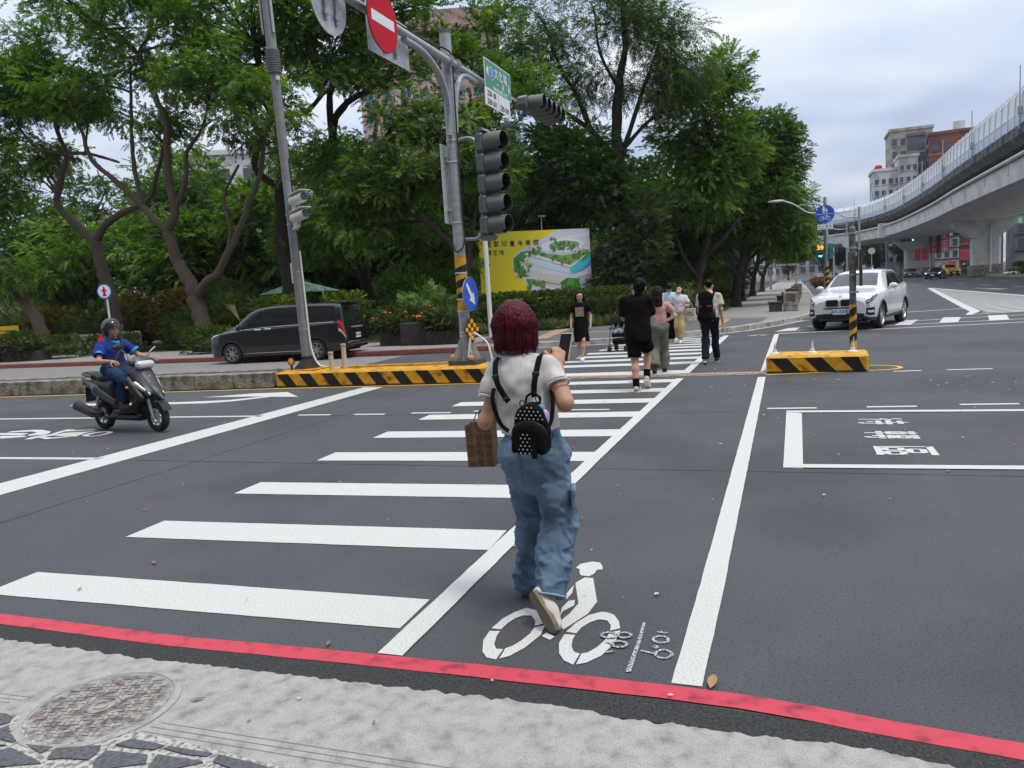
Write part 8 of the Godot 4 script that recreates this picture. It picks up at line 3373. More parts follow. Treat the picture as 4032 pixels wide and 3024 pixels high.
	var deep := [
		[-50.0, -40.0, 6.5, 4.6, 3.6, "far left park tree behind the leaning tree"], [-43.0, -37.0, 5.4, 3.4, 3.4, "grey green banyan spreading low behind the hydrant sign"], [-36.5, -38.0, 5.2, 3.6, 3.2, "banyan with a dark open trunk left of the forked tree"],
		[-31.0, -35.0, 4.6, 3.0, 2.6, "bright feathery tree just left of the forked trunk"], [-27.0, -36.0, 5.4, 3.4, 3.2, "leafy park tree filling the gap behind the forked trunk"], [-44.0, -48.0, 10.0, 5.0, 4.0, "tall hazy tree far back on the left"],
		[-33.0, -50.0, 10.5, 5.0, 4.2, "tall hazy tree far back between the two limbs"], [-24.5, -38.5, 4.4, 3.2, 2.8, "dark tree over the kiosk roof"], [-19.5, -39.0, 4.8, 3.2, 3.0, "dark tree right of the kiosk"], [-15.5, -40.0, 5.0, 3.2, 3.0, "shadowy tree behind the flowered planters"],
		[-22.0, -52.0, 9.0, 5.0, 4.5, "tall tree deep in the park behind the kiosk"], [-13.5, -52.0, 8.0, 4.6, 4.4, "tall tree deep in the park behind the billboard"], [-8.0, -52.0, 6.5, 4.4, 4.2, "dark tree right behind the billboard's far edge"], [-6.2, -44.0, 4.6, 2.6, 2.6, "shadowy tree behind the clipped hedge end"], [-40.0, -44.0, 8.6, 4.2, 3.0, "leafy tree far back filling the gap left of the forked tree"], [-58.0, -52.0, 9.5, 6.0, 5.0, "tall tree in the left background"], [-6.5, -64.0, 6.0, 4.2, 4.2, "dark tree deep along the shaded path"]]
	for i in deep.size():
		var q: Array = deep[i]
		var c := V(q[0], q[2], q[1])
		var gg := gy(q[1]) + .15
		var pale := i in [1, 2, 5, 6]
		var lo := G0 if pale else D0
		var hi := G1 if pale else (G1 if i in [3, 4] else D1)
		tree("park_tree", q[5], [
			[[V(c.x, gg, c.z), V(c.x + .2, q[2] * .4, c.z), V(c.x - .2, q[2] * .75, c.z), V(c.x + .3, q[2] + .5, c.z)], .28, .1],
			[[V(c.x + .1, q[2] * .35, c.z), V(c.x + 1.2, q[2] * .6, c.z + .5), V(c.x + 2.0, q[2] * .9, c.z + .6)], .14, .06],
			[[V(c.x + .1, q[2] * .4, c.z), V(c.x - 1.2, q[2] * .65, c.z + .5), V(c.x - 2.2, q[2] * .95, c.z + .4)], .14, .06]],
			[[c, V(q[3], q[4], q[3] * .8), 105]], 24, 1.15, 7, lo, hi, "trees deeper in the park", .8, 24, M.dark_bark)
func bush(called: String, label: String, category: String, at: Vector3, half: Vector3, count: int, kind: int, size: float, dark: Color, bright: Color, turn := .0, clipped := true, group := "", core := true) -> Node3D:
	var o := thing(called, label, category, at, turn, group)
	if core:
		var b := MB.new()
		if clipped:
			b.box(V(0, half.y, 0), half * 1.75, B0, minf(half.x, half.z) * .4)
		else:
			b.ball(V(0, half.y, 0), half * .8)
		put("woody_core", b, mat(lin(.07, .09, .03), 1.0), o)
	var xfs := []
	var cols := []
	for i in count:
		var d := V(rng.randfn(), rng.randfn(), rng.randfn()).normalized()
		var p: Vector3
		if clipped:
			var m := maxf(absf(d.x) / half.x, maxf(absf(d.y) / half.y, absf(d.z) / half.z))
			p = V(rng.randf_range(-1, 1), rng.randf_range(-1, 1), rng.randf_range(-1, 1))
			var ar := [half.y * half.z, half.x * half.z * 1.3, half.x * half.y]
			var u: float = rng.randf() * (ar[0] + ar[1] + ar[2])
			var ax := 0 if u < ar[0] else (1 if u < ar[0] + ar[1] else 2)
			p[ax] = 1.0 if (ax == 1 or rng.randf() < .6) else -1.0
			d = Vector3.ZERO
			d[ax] = p[ax]
			p = p * half * rng.randf_range(.9, 1.02)
			d = (d + V(rng.randfn(), rng.randfn() + .3, rng.randfn()) * .55).normalized()
		else:
			p = d * half * pow(rng.randf_range(.35, 1.0), .5)
			d = (d + V(0, .35, 0) + V(rng.randfn(), rng.randfn(), rng.randfn()) * .3).normalized()
		p.y = maxf(p.y + half.y, .03)
		xfs.append(Transform3D(look(d, rng.randf_range(-1.2, 1.2)).scaled(Vector3.ONE * size * rng.randf_range(.7, 1.3)), p))
		cols.append(dark.lerp(bright, pow(rng.randf(), 1.4)))
	foliage(o, "leaves", xfs, cols, kind)
	return o

func flowers(o: Node3D, pts: Array, c: Color, r := .035) -> void:
	var m := mat(c, .6)
	for p in pts:
		var b := MB.new()
		for k in 6:
			var a := TAU * k / 6
			b.ball(p + V(cos(a) * r, sin(a * 2.0) * r * .4, sin(a) * r), Vector3.ONE * r * .75, B0, 4, 6)
		put("flower", b, m, o)

func build_plants() -> void:
	rng.seed = 77
	var H0 := Color(.034, .07, .018)
	var H1 := Color(.16, .25, .045)
	var segs := [[-17.0, -28.6, -13.4, -29.0, "clipped hedge run behind the flowered planters"], [-13.4, -29.0, -10.2, -30.3, "clipped hedge run below the billboard's left half"], [-10.2, -30.3, -5.9, -33.2, "clipped hedge run below the billboard's right half"]]
	for s in segs:
		var a := V(s[0], .17, s[1])
		var c := V(s[2], .17, s[3])
		bush("hedge", s[4], "hedge", a.lerp(c, .5), V(a.distance_to(c) / 2, .67, .6), int(a.distance_to(c) * 900), 4, 1.0, H0, H1, -atan2(c.z - a.z, c.x - a.x), true, "hedge runs along the corner")
	var xfs := []
	var cols := []
	var gr := Node3D.new()
	gr.name = "ground_cover"
	gr.set_meta("kind", "stuff")
	add_child(gr)
	tag(gr, "tufts of striped strap-leaved grass along the hedge foot", "grass")
	for i in 420:
		var t := rng.randf()
		var p := V(tab([[0, -13.0], [.4, -10.6], [1, -6.3]], t), .2, tab([[0, -27.6], [.4, -28.6], [1, -31.6]], t) + rng.randf_range(-.2, .35))
		xfs.append(Transform3D(look(V(rng.randfn() * .5, 1, rng.randfn() * .5), rng.randf() * TAU).scaled(Vector3.ONE * rng.randf_range(.7, 1.2)), p))
		cols.append(Color(.10, .15, .06).lerp(Color(.26, .30, .16), rng.randf()))
	foliage(gr, "tufts", xfs, cols, 6)
	var lawn := MB.new()
	for q in [[-22.5, -30.5, -14.0, -26.6], [-36.0, -27.6, -23.0, -26.2], [-4.6, -62.0, -3.2, -40.0]]:
		lawn.quad(V(q[0], .19 + gy(q[3]), q[3]), V(q[2], .19 + gy(q[3]), q[3]), V(q[2], .19 + gy(q[1]), q[1]), V(q[0], .19 + gy(q[1]), q[1]))
	struct("lawn", lawn, trip(lin(.075, .115, .028), ntex(.08, [[.2, gray(.5)], [.6, gray(1.0)]], 5, 81, 256), .6, 1.0))
	xfs = []
	cols = []
	gr = Node3D.new()
	gr.name = "grass"
	gr.set_meta("kind", "stuff")
	add_child(gr)
	tag(gr, "short lawn grass behind the far footpath", "grass")
	for i in 2600:
		var p := V(rng.randf_range(-22, -13.8), .19, rng.randf_range(-30, -26.7))
		if i % 3 == 0:
			p = V(rng.randf_range(-36, -23), .19, rng.randf_range(-27.2, -26.1))
		elif i % 5 == 0:
			p = V(rng.randf_range(-4.6, -3.3), .2 + gy(-50.0), rng.randf_range(-60, -40))
		xfs.append(Transform3D(look(V(rng.randfn() * .3, 1, rng.randfn() * .3), rng.randf() * TAU).scaled(Vector3.ONE * rng.randf_range(.35, .6)), p))
		cols.append(Color(.07, .12, .025).lerp(Color(.15, .22, .05), rng.randf()))
	foliage(gr, "blades", xfs, cols, 6)
	var F := [[-12.7, .62, -23.6, .95, .36, "pink flowered shrub over the left brown planter", 9], [-10.7, .6, -23.2, .95, .46, "red flowered shrub behind the signal pole foot", 12], [-30.1, .55, -23.0, 1.0, .34, "orange flowered shrub at the far left planter", 6]]
	for q in F:
		var o := bush("flowering_shrub", q[5], "shrub", V(q[0], q[1], q[2]), V(q[3], q[4], .45), 620, 4, 1.15, Color(.035, .06, .02), Color(.14, .19, .06), .0, false, "shrubs in the planters")
		var pts := []
		for k in q[6]:
			var a := rng.randf_range(.1, PI - .1)
			pts.append(V(cos(a) * q[3] * .95, q[4] + sin(a) * q[4] * rng.randf_range(.2, 1.0), .44 + rng.randf_range(-.1, .05)))
		flowers(o, pts, lin(.75, .12, .08), .03)
	bush("papaya_shrub", "pale large-leaved shrub above the planters", "shrub", V(-12.0, .9, -24.2), V(.75, .42, .6), 60, 5, 1.2, Color(.10, .17, .05), Color(.20, .30, .08), .0, false)
	bush("clipped_bush", "round clipped bush in front of the van's bonnet", "bush", V(-20.7, .17, -23.3), V(.75, .36, .5), 520, 4, 1.2, H0, Color(.13, .20, .03), .0, true, "clipped bushes")
	bush("clipped_bush", "low clipped bush by the far left planter", "bush", V(-29.4, .3, -23.9), V(1.25, .28, .5), 620, 4, 1.2, H0, Color(.11, .17, .03), .0, true, "clipped bushes")
	bush("clipped_bush", "square clipped bush left of the forked tree", "bush", V(-24.8, .3, -26.6), V(.65, .58, .5), 560, 4, 1.2, H0, Color(.12, .18, .03), .0, true, "clipped bushes")
	bush("clipped_bush", "small clipped bush behind the scooter rider", "bush", V(-27.8, .17, -25.5), V(1.2, .3, .45), 560, 4, 1.2, H0, Color(.12, .18, .03), .0, true, "clipped bushes")
	bush("clipped_bush", "yellow green clipped bush above the van's roof", "bush", V(-19.85, .9, -26.4), V(.85, .5, .5), 620, 4, 1.25, Color(.06, .10, .015), Color(.26, .33, .03), .0, true, "clipped bushes")
	bush("clipped_bush", "yellow green clipped bush beside the kiosk wall", "bush", V(-16.6, .9, -26.4), V(.65, .5, .5), 520, 4, 1.25, Color(.06, .10, .015), Color(.24, .32, .03), .0, true, "clipped bushes")
	bush("clipped_bush", "yellow green bush right of the forked trunk", "bush", V(-22.6, .9, -26.9), V(.6, .6, .45), 480, 4, 1.25, Color(.06, .10, .015), Color(.24, .32, .03), .0, false, "clipped bushes")
	var S := [[-37.0, -30.5, 2.0, 1.1, "rust leaved croton shrub at the left edge", 1], [-33.6, -30.0, 1.8, 1.2, "green fern-like shrub behind the leaning trunk", 0], [-31.3, -30.2, 1.5, 1.25, "orange leaved croton shrub left of the hydrant sign", 1], [-27.9, -29.8, 1.6, 1.3, "red tinged shrub right of the hydrant sign", 1], [-26.0, -31.0, 1.8, 1.5, "dark green shrub left of the forked trunk", 0], [-21.8, -31.5, 1.4, 1.0, "dark shrub by the kiosk", 0],
		[-16.0, -32.5, 2.2, 1.2, "dark shrub right of the kiosk", 0], [-18.4, -36.0, 2.6, 1.6, "shadowy shrub behind the kiosk", 0], [-14.0, -35.5, 2.2, 1.5, "shadowy shrub left of the billboard", 0], [-40.5, -31.0, 2.4, 1.4, "green shrub beyond the left edge", 0], [-4.9, -37.5, 1.1, .7, "low dark shrub at the hedge end", 0], [-4.6, -46.0, 1.1, .75, "low shrub along the shaded path", 0], [-4.4, -56.0, 1.3, .9, "far low shrub along the shaded path", 0], [-7.6, -40.0, 2.6, 1.5, "dark shrub under the trees behind the hedge", 0], [-28.0, -41.0, 4.0, 2.4, "broad dark shrubbery behind the forked tree", 0], [-36.0, -43.0, 5.0, 2.2, "broad shrubbery behind the left walls", 0], [-20.0, -44.0, 5.0, 2.4, "broad dark shrubbery behind the kiosk", 0], [-11.5, -43.0, 4.0, 2.4, "broad dark shrubbery behind the billboard", 0], [-48.0, -40.0, 5.0, 2.6, "broad shrubbery at the far left", 0], [-6.0, -72.0, 2.6, 2.2, "dense shrubbery closing the shaded path", 0]]
	for q in S:
		var big: bool = q[2] > 2.5
		var croton: bool = q[5] == 1
		bush("shrub", q[4], "shrub", V(q[0], .15 + gy(q[1]), q[1]), V(q[2], q[3], q[2] * .6), int(420 * q[2] * q[3]) if not big else 1500, 5 if croton else (7 if big else 0), (.8 if croton else (.9 if big else .85)), Color(.05, .045, .015) if croton else H0, Color(.30, .16, .035) if croton else H1, .0, false, "shrubs under the park trees")

# ------------------------------------------------------------------ viaduct and the street beyond
func resample(pts: Array, step: float) -> Array:
	var sm := smooth(pts, 12)
	var o := [sm[0]]
	var left := step
	for i in sm.size() - 1:
		var a: Vector3 = sm[i]
		var d: float = a.distance_to(sm[i + 1])
		while d >= left:
			a = a.move_toward(sm[i + 1], left)
			o.append(a)
			d -= left
			left = step
		left -= d
	return o
func sweep(b: MB, path: Array, sec: Array, closed := true) -> void:
	var rows := []
	for i in path.size():
		var d: Vector3 = (path[mini(i + 1, path.size() - 1)] - path[maxi(i - 1, 0)]).normalized()
		var s := d.cross(Vector3.UP)
		var row := []
		for q in sec:
			row.append(path[i] + s * q[0] + Vector3.UP * q[1])
		rows.append(row)
	for k in sec.size() - (0 if closed else 1):
		var r2 := []
		for row in rows:
			r2.append([row[k], row[(k + 1) % sec.size()]])
		b.grid(r2)

func build_viaduct() -> void:
	var path := resample(P3([15.5, 0, -38, 15.6, 0, -66, 15.7, 0, -90, 16.1, 0, -108, 15.9, 0, -129, 15.4, 0, -141, 14.4, 0, -150, 12.9, 0, -157, 11.1, 0, -162, 9, 0, -165.4, 4.4, 0, -169.4, -6, 0, -174, -22, 0, -178]), 2.0)
	var weather := trip(lin(.15, .145, .135), ntex(.012, [[.2, gray(.45)], [.5, gray(.85)], [.8, gray(1.0)]], 6, 301, 256), .2, .95)
	var pale := trip(lin(.60, .60, .585), ntex(.012, [[.2, gray(.88)], [.5, gray(.96)], [.8, gray(1.0)]], 6, 303, 256), .15, .9)
	var o := thing("viaduct", "curving elevated viaduct with pale noise barriers over the right street", "viaduct", Vector3.ZERO)
	var b := MB.new()
	sweep(b, path, [[0, 11.6], [0, 10.9], [.5, 10.3], [8.5, 10.3], [9, 10.9], [9, 11.6]])
	put("upper_girder", b, weather, o)
	b = MB.new()
	sweep(b, path, [[.1, 9.2], [.1, 7.7], [2.2, 7.2], [8.6, 7.2], [10.6, 7.7], [10.6, 9.2]])
	put("lower_girder", b, pale, o)
	b = MB.new()
	sweep(b, path, [[1.2, 10.4], [1.2, 9.1], [8.4, 9.1], [8.4, 10.4]])
	put("bearing_wall", b, weather, o)
	b = MB.new()
	var pipe := []
	for p in path:
		pipe.append(p + V(-.05, 9.42, 0))
	b.tube(pipe, [.16], 8)
	put("drain_pipe", b, pale, o)
	var clear := mat(lin(.70, .72, .74), .25)
	var blue := mat(lin(.45, .54, .68), .35)
	var top := mat(lin(.58, .62, .68), .3)
	for i in path.size() - 1:
		var p: Vector3 = path[i]
		var q: Vector3 = path[i + 1]
		var s := (q - p).normalized().cross(Vector3.UP)
		var e := (q - p).normalized() * .05
		for k in [[.0, 11.62, .0, 12.38, blue, "lower_panel"], [.0, 12.44, .06, 13.72, clear, "clear_panel"], [.07, 13.78, .55, 14.45, top, "leaning_panel"]]:
			b = MB.new()
			var p0: Vector3 = p + e + s * k[0] + Vector3.UP * k[1]
			var p1: Vector3 = q - e + s * k[0] + Vector3.UP * k[1]
			var p2: Vector3 = q - e + s * k[2] + Vector3.UP * k[3]
			var p3: Vector3 = p + e + s * k[2] + Vector3.UP * k[3]
			b.quad(p1, p0, p3, p2)
			b.quad(p0 + s * .05, p1 + s * .05, p2 + s * .05, p3 + s * .05)
			put(k[5], b, k[4], o)
		b = MB.new()
		b.tube([p + V(0, 11.55, 0), p + s * .03 + V(0, 13.75, 0), p + s * .55 + V(0, 14.55, 0)], [.07, .06, .05], 6)
		put("barrier_post", b, M.alu, o)
		if i % 4 == 0:
			b = MB.new()
			b.box(p + V(.1, 8.9, 0), V(.2, 1.1, .1))
			put("pipe_bracket", b, pale, o)
	for i in range(6, path.size(), 8):
		b = MB.new()
		b.tube([path[i] + V(-.15, 11.2, 0), path[i] + V(-.15, 15.6, 0)], [.06, .04], 6)
		b.box(path[i] + V(-.15, 12.5, 0), V(.3, .5, .25))
		put("antenna_mast", b, M.galv, o)
	for q in [[22.3, -110.0, 3.0, 6.7], [20.5, -152.0, 4.0, 7.0], [21.0, -66.0, 3.0, 6.7]]:
		var g := gy(q[1])
		var pr := Node3D.new()
		pr.name = "pier"
		o.add_child(pr, true)
		pr.position = V(q[0], g, q[1])
		b = MB.new()
		b.box(V(0, 3.4, 0), V(q[2], 6.8, 2.2), B0, .25)
		put("shaft", b, pale, pr)
		b = MB.new()
		b.prism(P2([-q[2] / 2, 5.2, q[2] / 2, 5.2, q[3] / 2, 6.7, q[3] / 2, 7.9, -q[3] / 2, 7.9, -q[3] / 2, 6.7]), 2.4, Transform3D(B0, V(-.2, -.5, -1.2)))
		put("cap", b, pale, pr)
		b = MB.new()
		b.box(V(0, .7, 0), V(q[2] + .4, 1.4, 2.6), B0, .1)
		put("base", b, M.dirty_concrete, pr)
		b = MB.new()
		b.tube([V(q[2] * .1, .5, 1.2), V(q[2] * .1, 6.3, 1.2)], [.14], 8)
		put("downpipe", b, pale, pr)
	for q in [[14.0, 15.8, 7.4, 9.9, "left"], [15.95, 17.7, 7.5, 10.2, "right"]]:
		b = MB.new()
		b.box(V((q[0] + q[1]) / 2, (q[2] + q[3]) / 2, -148), V(q[1] - q[0], q[3] - q[2], 2), B0, .08)
		tag(put("service_box", b, pale), "%s of two white boxes hung on the viaduct side" % q[4], "box", "viaduct boxes")
func building(label: String, at: Vector3, size: Vector3, wall: Color, cols: int, floors: int, ww: float, wh: float, turn := .0, y0 := 3.0, band := Color(0, 0, 0, 0), side_cols := 0, glassc := Color(.05, .07, .09)) -> Node3D:
	var o := thing("building", label, "building", at, turn)
	var wm := trip(wall.linear_to_srgb(), M.paint_noise, .1, .9)
	var b := MB.new()
	b.box(V(0, size.y / 2, -size.z / 2), size)
	put("wall", b, wm, o)
	b = MB.new()
	b.box(V(0, size.y + .3, -size.z / 2), V(size.x + .5, .6, size.z + .5))
	put("parapet", b, wm, o)
	var pane := MB.new()
	pane.box(V(0, 0, -.05), V(ww, wh, .22))
	var pm := pane.mesh(mat(glassc.linear_to_srgb(), .15))
	var fr := MB.new()
	fr.box(V(0, -wh / 2 - .08, .06), V(ww + .3, .14, .3))
	var fm := fr.mesh(wm)
	var fh := (size.y - y0 - 1.0) / floors
	for i in floors:
		var y := y0 + fh * (i + .5)
		if band.a > 0:
			b = MB.new()
			b.box(V(0, y - fh * .42, .02), V(size.x + .1, fh * .16, .2))
			put("storey_band", b, mat(band, .8), o)
		for k in cols:
			var w := put_mesh("window", pm, o, Transform3D(B0, V((k + .5) / cols * size.x - size.x / 2, y, 0)))
			put_mesh("sill", fm, w)
		for k in side_cols:
			put_mesh("window", pm, o, Transform3D(Basis(Vector3.UP, -PI / 2), V(-size.x / 2, y, -size.z * (k + .5) / side_cols)))
	return o

func lamp_post(label: String, at: Vector3, hgt: float, arm: float) -> void:
	var o := thing("street_lamp", label, "lamp post", at, .0, "street lamps")
	var b := MB.new()
	b.lathe([U(.12, 0), U(.08, hgt), U(.001, hgt)], I3, 12)
	put("pole", b, M.galv, o)
	b = MB.new()
	b.tube(smooth([V(0, hgt - .75, 0), V(arm * .3, hgt - .72, 0), V(arm * .6, hgt - .2, 0), V(arm * .8, hgt, 0)], 5), [.045], 8)
	b.tube([V(0, hgt - .22, 0), V(arm * .52, hgt - .3, 0)], [.025], 6)
	put("arm", b, M.galv, o)
	b = MB.new()
	b.ball(V(arm * .92, hgt + .02, 0), V(absf(arm) * .17, .07, .13))
	put("lamp_head", b, M.white_plastic, o)

func face_z(at: Vector3, turn := .0) -> Transform3D:
	return Transform3D(Basis(Vector3.UP, turn), at)

func shop_sign(label: String, at: Vector3, w: float, h: float, c: Color, marks: int, mc: Color) -> void:
	var o := thing("shop_sign", label, "sign", at, .1, "shop signs across the street")
	var b := MB.new()
	b.box(V(0, 0, 0), V(w, h, .3), B0, .03)
	put("panel", b, mat(c, .5), o)
	b = MB.new()
	for i in marks:
		var cc := U(0, h * ((i + .5) / marks - .5)) if h > w else U(w * ((i + .5) / marks - .5), 0)
		var s := minf(w, h) * .27
		for l in [[-1, .9, 1, .9], [-1, .1, 1, .1], [-1, -.8, 1, -.8], [0, .9, 0, -.8], [-.9, .9, -.9, -.8]]:
			b.stroke([cc + U(l[0], l[1]) * s, cc + U(l[2], l[3]) * s], s * .26, I3, .16)
	put("lettering", b, mat(mc, .5), o).set_meta("kind", "stuff")

func far_signal(label: String, at: Vector3, arm: float, lit: int) -> void:
	var o := thing("mast_signal", label, "traffic signal", at, .0, "far signals over the street")
	var b := MB.new()
	b.tube([V(0, 0, 0), V(0, 6.3, 0)], [.14, .1], 10)
	b.tube([V(0, 6.0, 0), V(arm, 6.2, 0)], [.09, .05], 8)
	put("mast", b, M.pole_grey, o)
	b = MB.new()
	b.box(V(arm * .8, 6.1, .15), V(2.1, .42, .3), B0, .08)
	put("housing", b, M.signal, o)
	for k in 5:
		b = MB.new()
		b.disc(V(arm * .8 - .8 + k * .4, 6.1, .32), Vector3.BACK, .15, 14)
		put("lens", b, M.green_on if k >= 5 - lit else M.lens, o)

func build_far_street() -> void:
	rng.seed = 909
	M.paint_noise = ntex(.01, [[.2, gray(.8)], [.6, gray(1.0)]], 5, 311, 256)
	M.green_on = glow(lin(.05, .8, .5), 2.0)
	var o: Node3D
	var b: MB
	o = building("pink stone tower with square windows rising behind the park trees", V(-52.0, 0, -110), V(19.5, 41.5, 18), Color(.46, .33, .30), 7, 12, 1.3, 1.7, .32, 3.0, Color(0, 0, 0, 0), 0, Color(.08, .16, .18))
	b = MB.new()
	b.prism(P2([-10.2, 41.5, 10.2, 41.5, 11.4, 44.5, -11.4, 44.5]), 20.0, Transform3D(B0, V(0, 0, -19.0)))
	put("flared_cornice", b, trip(lin(.40, .26, .23), M.paint_noise, .1, .9), o)
	building("slim glass tower seen between the tree crowns by the signal", V(-43.5, 0, -122), V(3.2, 29, 6), Color(.14, .22, .27), 2, 12, 1.2, 1.6, .2, 2.0)
	building("pale apartment block glimpsed through the left trees", V(-66, 0, -80), V(16, 21, 12), Color(.55, .55, .54), 5, 6, 1.6, 1.5, .5)
	building("beige high-rise with dark glazed centre behind the viaduct", V(25.3, 0, -196), V(8.4, 32.5, 10), Color(.36, .33, .28), 5, 10, .95, 1.5, .0, 4.0, Color(0, 0, 0, 0), 3)
	building("dark glazed bay in the middle of the beige high-rise", V(26.2, 0, -195.2), V(3.4, 31, 1.0), Color(.11, .12, .15), 4, 10, .55, 1.5, .0, 4.0, lin(.28, .26, .23))
	o = building("white apartment block left of the beige high-rise", V(19.4, 0, -186), V(5.4, 23.0, 9), Color(.56, .56, .55), 4, 8, .75, 1.1, .0, 3.0, Color(0, 0, 0, 0), 2)
	b = MB.new()
	b.box(V(-1.6, 23.9, -2), V(1.4, 1.2, 3), B0, .3)
	put("red_roof_tank", b, M.sign_red, o)
	building("white stepped block beside the red brick building", V(23.2, 0, -184), V(3.6, 25.2, 8), Color(.52, .51, .49), 3, 9, .7, 1.0)
	o = building("red brick building with balconies behind the viaduct", V(33.0, 0, -180), V(13, 28.5, 12), Color(.20, .075, .05), 6, 8, 1.1, 1.3, -.12, 3.0, lin(.26, .11, .08), 4)
	b = MB.new()
	b.lathe([U(1.1, 29), U(1.1, 31.2), U(.001, 31.4)], Transform3D(B0, V(-1.0, 0, -4)), 14)
	put("water_tank", b, M.alu, o)
	building("lower red brick wing stepping down behind the noise barrier", V(26.2, 0, -172), V(5.5, 19.5, 9), Color(.19, .07, .05), 3, 6, .9, 1.2, -.12, 3.0, lin(.26, .11, .08))
	building("grey shop building with dark upper floors at the right edge", V(39.5, 0, -140), V(14, 12, 10), Color(.20, .20, .21), 6, 3, 1.5, 1.6, -.1, 3.4, lin(.05, .05, .055))
	building("narrow white shop building under the viaduct", V(27.4, 0, -166), V(4.0, 12.5, 8), Color(.42, .41, .40), 3, 4, .8, 1.3, .0, 3.2, lin(.12, .06, .06))
	building("brown shop building left of the near pier", V(23.4, 0, -170), V(4.2, 11.0, 8), Color(.26, .20, .18), 3, 3, .9, 1.4, .0, 3.2, lin(.1, .05, .05))
	building("pinkish building closing the far end of the street", V(4.0, 0, -330), V(30, 16, 20), Color(.42, .37, .36), 9, 4, 2.0, 2.2, .0)
	building("pale building far left of the street's end", V(-14, 0, -300), V(16, 12, 20), Color(.5, .5, .5), 5, 4, 1.8, 1.6, .0)
	building("grey building beyond the viaduct bend", V(26, 0, -310), V(22, 20, 20), Color(.36, .36, .37), 7, 6, 1.8, 1.6, .0)
	for q in [[-34.0, 26, .30, "left"], [-6.0, 22, .22, "middle"], [24.0, 24, .26, "right"]]:
		building("%s street block behind the viewpoint, mirrored in the black van" % q[3], V(q[0], 0, 13), V(27, q[1], 12), Color(q[2], q[2] * .97, q[2] * .92), 7, 6, 2.2, 1.8, PI)
	building("pale flats at the far right of the street", V(62, 0, -210), V(22, 24, 14), Color(.4, .39, .37), 7, 7, 1.6, 1.5, -.3)
	for q in [[24.2, 5.9, -149, 1.5, 4.3, lin(.42, .02, .07), 4, "tall crimson vertical sign under the viaduct"], [22.9, 5.7, -150, 1.4, 4.0, lin(.30, .015, .03), 4, "darker red vertical sign beside the crimson one"], [26.6, 8.4, -149, 1.7, 3.4, lin(.12, .42, .05), 1, "bright green sign on the pier's left"], [34.6, 5.4, -134, 1.3, 4.4, lin(.75, .42, .01), 4, "yellow vertical sign right of the pier"], [38.2, 4.2, -134, 2.6, 2.4, lin(.62, .26, .05), 2, "orange square sign at the right edge"], [20.0, 3.6, -148, .9, 2.0, lin(.55, .06, .08), 1, "left of two small red banners by the second pier"], [21.1, 3.6, -148, .9, 2.0, lin(.55, .06, .08), 1, "right of two small red banners by the second pier"], [27.3, 3.2, -149, 1.6, 1.4, lin(.5, .05, .1), 1, "small pink shop board near the pier foot"], [25.4, 1.9, -149, 1.2, .8, lin(.6, .1, .15), 1, "little red lit shop board at street level"], [37.5, 1.6, -133, 4.5, 1.6, lin(.55, .56, .58), 3, "long white hoarding at the right edge"], [36.8, 8.9, -134, 3.0, 1.5, lin(.6, .6, .72), 2, "pale lilac board under the viaduct deck"], [31.8, 7.4, -133, 2.0, 1.2, lin(.02, .2, .14), 2, "dark green street board right of the pier"]]:
		shop_sign(q[7], V(q[0], q[1] + gy(q[2]), q[2]), q[3], q[4], q[5], q[6], M.sign_white.albedo_color if q[6] != 1 else q[5])
	b = MB.new()
	b.prism(mirror_y(P2([23.4, -128, 22.3, -116, 21.3, -92, 21.2, -60, 32, -58, 34, -128])), .35, floor_xf(gy(-100.0) - .1), false)
	struct("planted_island", b, M.concrete)
	for q in [[25.2, -94.5, 3.4, "near clipped hedge on the island under the viaduct"], [22.9, -120.5, 1.0, "small clipped hedge beside the pier base"], [28.6, -104.0, 4.0, "far clipped hedge on the island right of the pier"]]:
		bush("island_hedge", q[3], "hedge", V(q[0], gy(q[1]) + .1, q[1]), V(q[2], .55, 1.2), int(q[2] * 260), 7, .75, Color(.03, .06, .015), Color(.12, .2, .03), .0, true, "island hedges")
	for i in 7:
		var z: float = [-182.0, -186.0, -180.0, -190.0, -205.0, -215.0, -178.0][i]
		var x: float = [10.5, 13.5, 16.5, 19.0, 8.0, -1.0, 22.5][i]
		tree("distant_tree", "%s of the distant street trees beyond the viaduct bend" % ["first", "second", "third", "fourth", "fifth", "sixth", "seventh"][i], [[[V(x, gy(z), z), V(x, 2.5, z), V(x + .3, 4.6, z)], .25, .12]], [[V(x, 6.0, z), V(2.4, 2.6, 2.0), 40]], 22, 1.6, 7, Color(.02, .05, .015), Color(.09, .15, .03), "distant street trees", .9, 6, M.dark_bark)
	lamp_post("nearest street lamp arching left over the footpath", V(1.62, gy(-43.0), -43.0), 5.55, -2.55)
	lamp_post("second street lamp further down the footpath", V(4.9, gy(-66.0), -66.0), 6.6, -3.0)
	lamp_post("third street lamp further down the footpath", V(5.1, gy(-84.0), -84.0), 6.6, -3.2)
	lamp_post("fourth small street lamp near the viaduct", V(5.2, gy(-112.0), -112.0), 6.6, -3.2)
	o = thing("shared_path_sign", "round blue sign with walkers above a bicycle beside the nearest lamp", "sign", V(1.6, 4.72, -42.85))
	b = MB.new()
	b.prism(circle(.45, 40), .012, face_z(V(0, 0, .12)))
	put("face", b, M.sign_blue, o)
	b = MB.new()
	b.stroke([U(-.45, 0), U(.45, 0)], .02, I3, .134)
